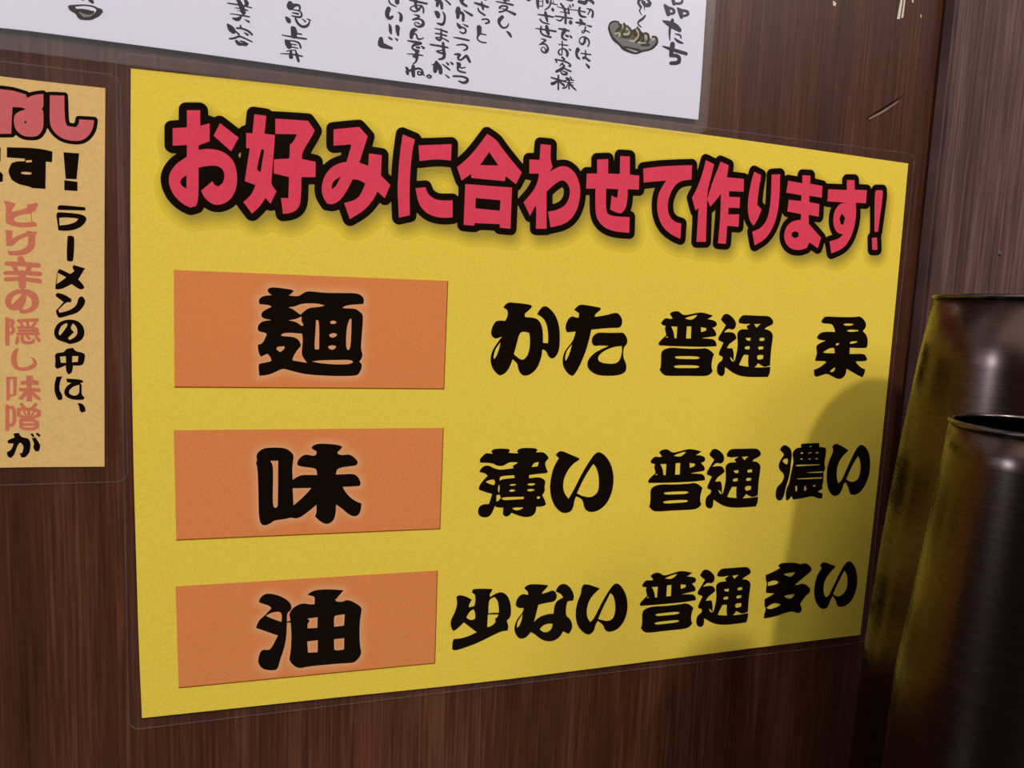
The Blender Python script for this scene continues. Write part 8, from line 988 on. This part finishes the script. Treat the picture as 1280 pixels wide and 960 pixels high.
# ------------------------------------------------------------------ the two steel canisters
def steel(name, base, rough):
    m = bpy.data.materials.new(name)
    m.use_nodes = True
    nt = m.node_tree
    L = nt.links.new
    b = nt.nodes['Principled BSDF']
    b.inputs['Metallic'].default_value = 1.0
    b.inputs['Anisotropic'].default_value = 0.45
    b.inputs['Anisotropic Rotation'].default_value = 0.25
    tan = nt.nodes.new('ShaderNodeTangent')
    tan.direction_type = 'RADIAL'
    tan.axis = 'Z'
    L(tan.outputs[0], b.inputs['Tangent'])
    tc = nt.nodes.new('ShaderNodeTexCoord')
    mp = nt.nodes.new('ShaderNodeMapping')
    mp.inputs['Scale'].default_value = (90, 90, 1400)
    n = nt.nodes.new('ShaderNodeTexNoise')
    n.inputs['Scale'].default_value = 1.0
    n.inputs['Detail'].default_value = 4
    L(tc.outputs['Object'], mp.inputs['Vector'])
    L(mp.outputs[0], n.inputs['Vector'])
    rr = nt.nodes.new('ShaderNodeMapRange')
    rr.inputs['To Min'].default_value = rough - 0.02
    rr.inputs['To Max'].default_value = rough + 0.03
    L(n.outputs['Fac'], rr.inputs['Value'])
    L(rr.outputs[0], b.inputs['Roughness'])
    cr = nt.nodes.new('ShaderNodeValToRGB')
    cr.color_ramp.elements[0].color = [v * 0.8 for v in base] + [1]
    cr.color_ramp.elements[1].color = [v * 1.15 for v in base] + [1]
    L(n.outputs['Fac'], cr.inputs['Fac'])
    L(cr.outputs[0], b.inputs['Base Color'])
    return m

def lathe(name, prof, mat, parent, x, y, seg=96):
    verts, faces = [], []
    for r, z in prof:
        for k in range(seg):
            a = 2 * math.pi * k / seg
            verts.append((x + r * math.cos(a), y + r * math.sin(a), z))
    for i in range(len(prof) - 1):
        for k in range(seg):
            k2 = (k + 1) % seg
            faces.append((i * seg + k, i * seg + k2, (i + 1) * seg + k2, (i + 1) * seg + k))
    me = bpy.data.meshes.new(name)
    me.from_pydata([(v[0] - x, v[1] - y, v[2] - CT) for v in verts], [], faces)
    bm = bmesh.new()
    bm.from_mesh(me)
    for ring in (0, len(prof) - 1):
        if prof[ring][0] < 0.002:
            bmesh.ops.holes_fill(bm, edges=[e for e in bm.edges if e.is_boundary], sides=0)
    bmesh.ops.recalc_face_normals(bm, faces=bm.faces)
    bm.to_mesh(me)
    bm.free()
    for p in me.polygons:
        p.use_smooth = True
    o = link(name, me, mat, None)
    o.parent = parent
    return o

def canister(x, y, prof, label, mat):
    """prof: (radius, height relative to the sign centre) from the rim down"""
    root = empty('steel_canister', (x, y, CT), label, 'canister')
    zt = prof[0][1] + ZC
    rt = prof[0][0]
    outer = [(r, z + ZC) for r, z in prof]
    rb = outer[-1][0]
    foot = [(rb, CT + 0.008), (rb - 0.0012, CT + 0.003), (rb - 0.005, CT + 0.0006), (rb - 0.012, CT + 0.0002), (0.001, CT + 0.0002)]
    wall_in = [(r - 0.0009, z) for r, z in reversed(outer[1:])]
    lathe('inner_wall', [(0.001, CT + 0.004), (rb - 0.006, CT + 0.004)] + wall_in + [(rt - 0.0009, zt - 0.0004)],
          M_INNER, root, x, y)
    lathe('body', [(rt - 0.0009, zt - 0.0004), (rt, zt - 0.0004)] + outer[1:] + foot, mat, root, x, y)
    rim = []
    for k in range(11):
        a = 2 * math.pi * k / 10
        rim.append((rt - 0.0003 + 0.0008 * math.cos(a), zt + 0.0003 + 0.0008 * math.sin(a)))
    lathe('rolled_rim', rim, M_RIMSTEEL, root, x, y)
    return root
M_STEEL = steel('dark_brushed_steel', (0.078, 0.050, 0.041), 0.27)
M_INNER = plain('shaded_inside', (30, 22, 18), 0.6, 0.3)  # shade inside the open top, put into the inner wall's colour
M_RIMSTEEL = steel('polished_rim_steel', (0.10, 0.085, 0.08), 0.24)
canister(0.146, -0.064, [(0.03027, 0.04763), (0.03282, 0.0245), (0.03505, 0.00136), (0.03697, -0.02177), (0.03859, -0.0449), (0.03989, -0.06803), (0.04088, -0.09117), (0.04156, -0.1143), (0.04193, -0.13743), (0.042530000000000005, -0.16743)], 'taller dark brushed-steel canister at the right edge, standing behind the shorter one', M_STEEL)
canister(0.09, -0.114, [(0.02135, 0.01165), (0.02206, 0.00242), (0.0228, -0.00681), (0.02358, -0.01604), (0.02439, -0.02527), (0.02524, -0.03449), (0.02612, -0.04372), (0.02704, -0.05295), (0.028, -0.06218), (0.0286, -0.09218)], 'shorter dark brushed-steel canister in front of the taller one, lower right corner', M_STEEL)
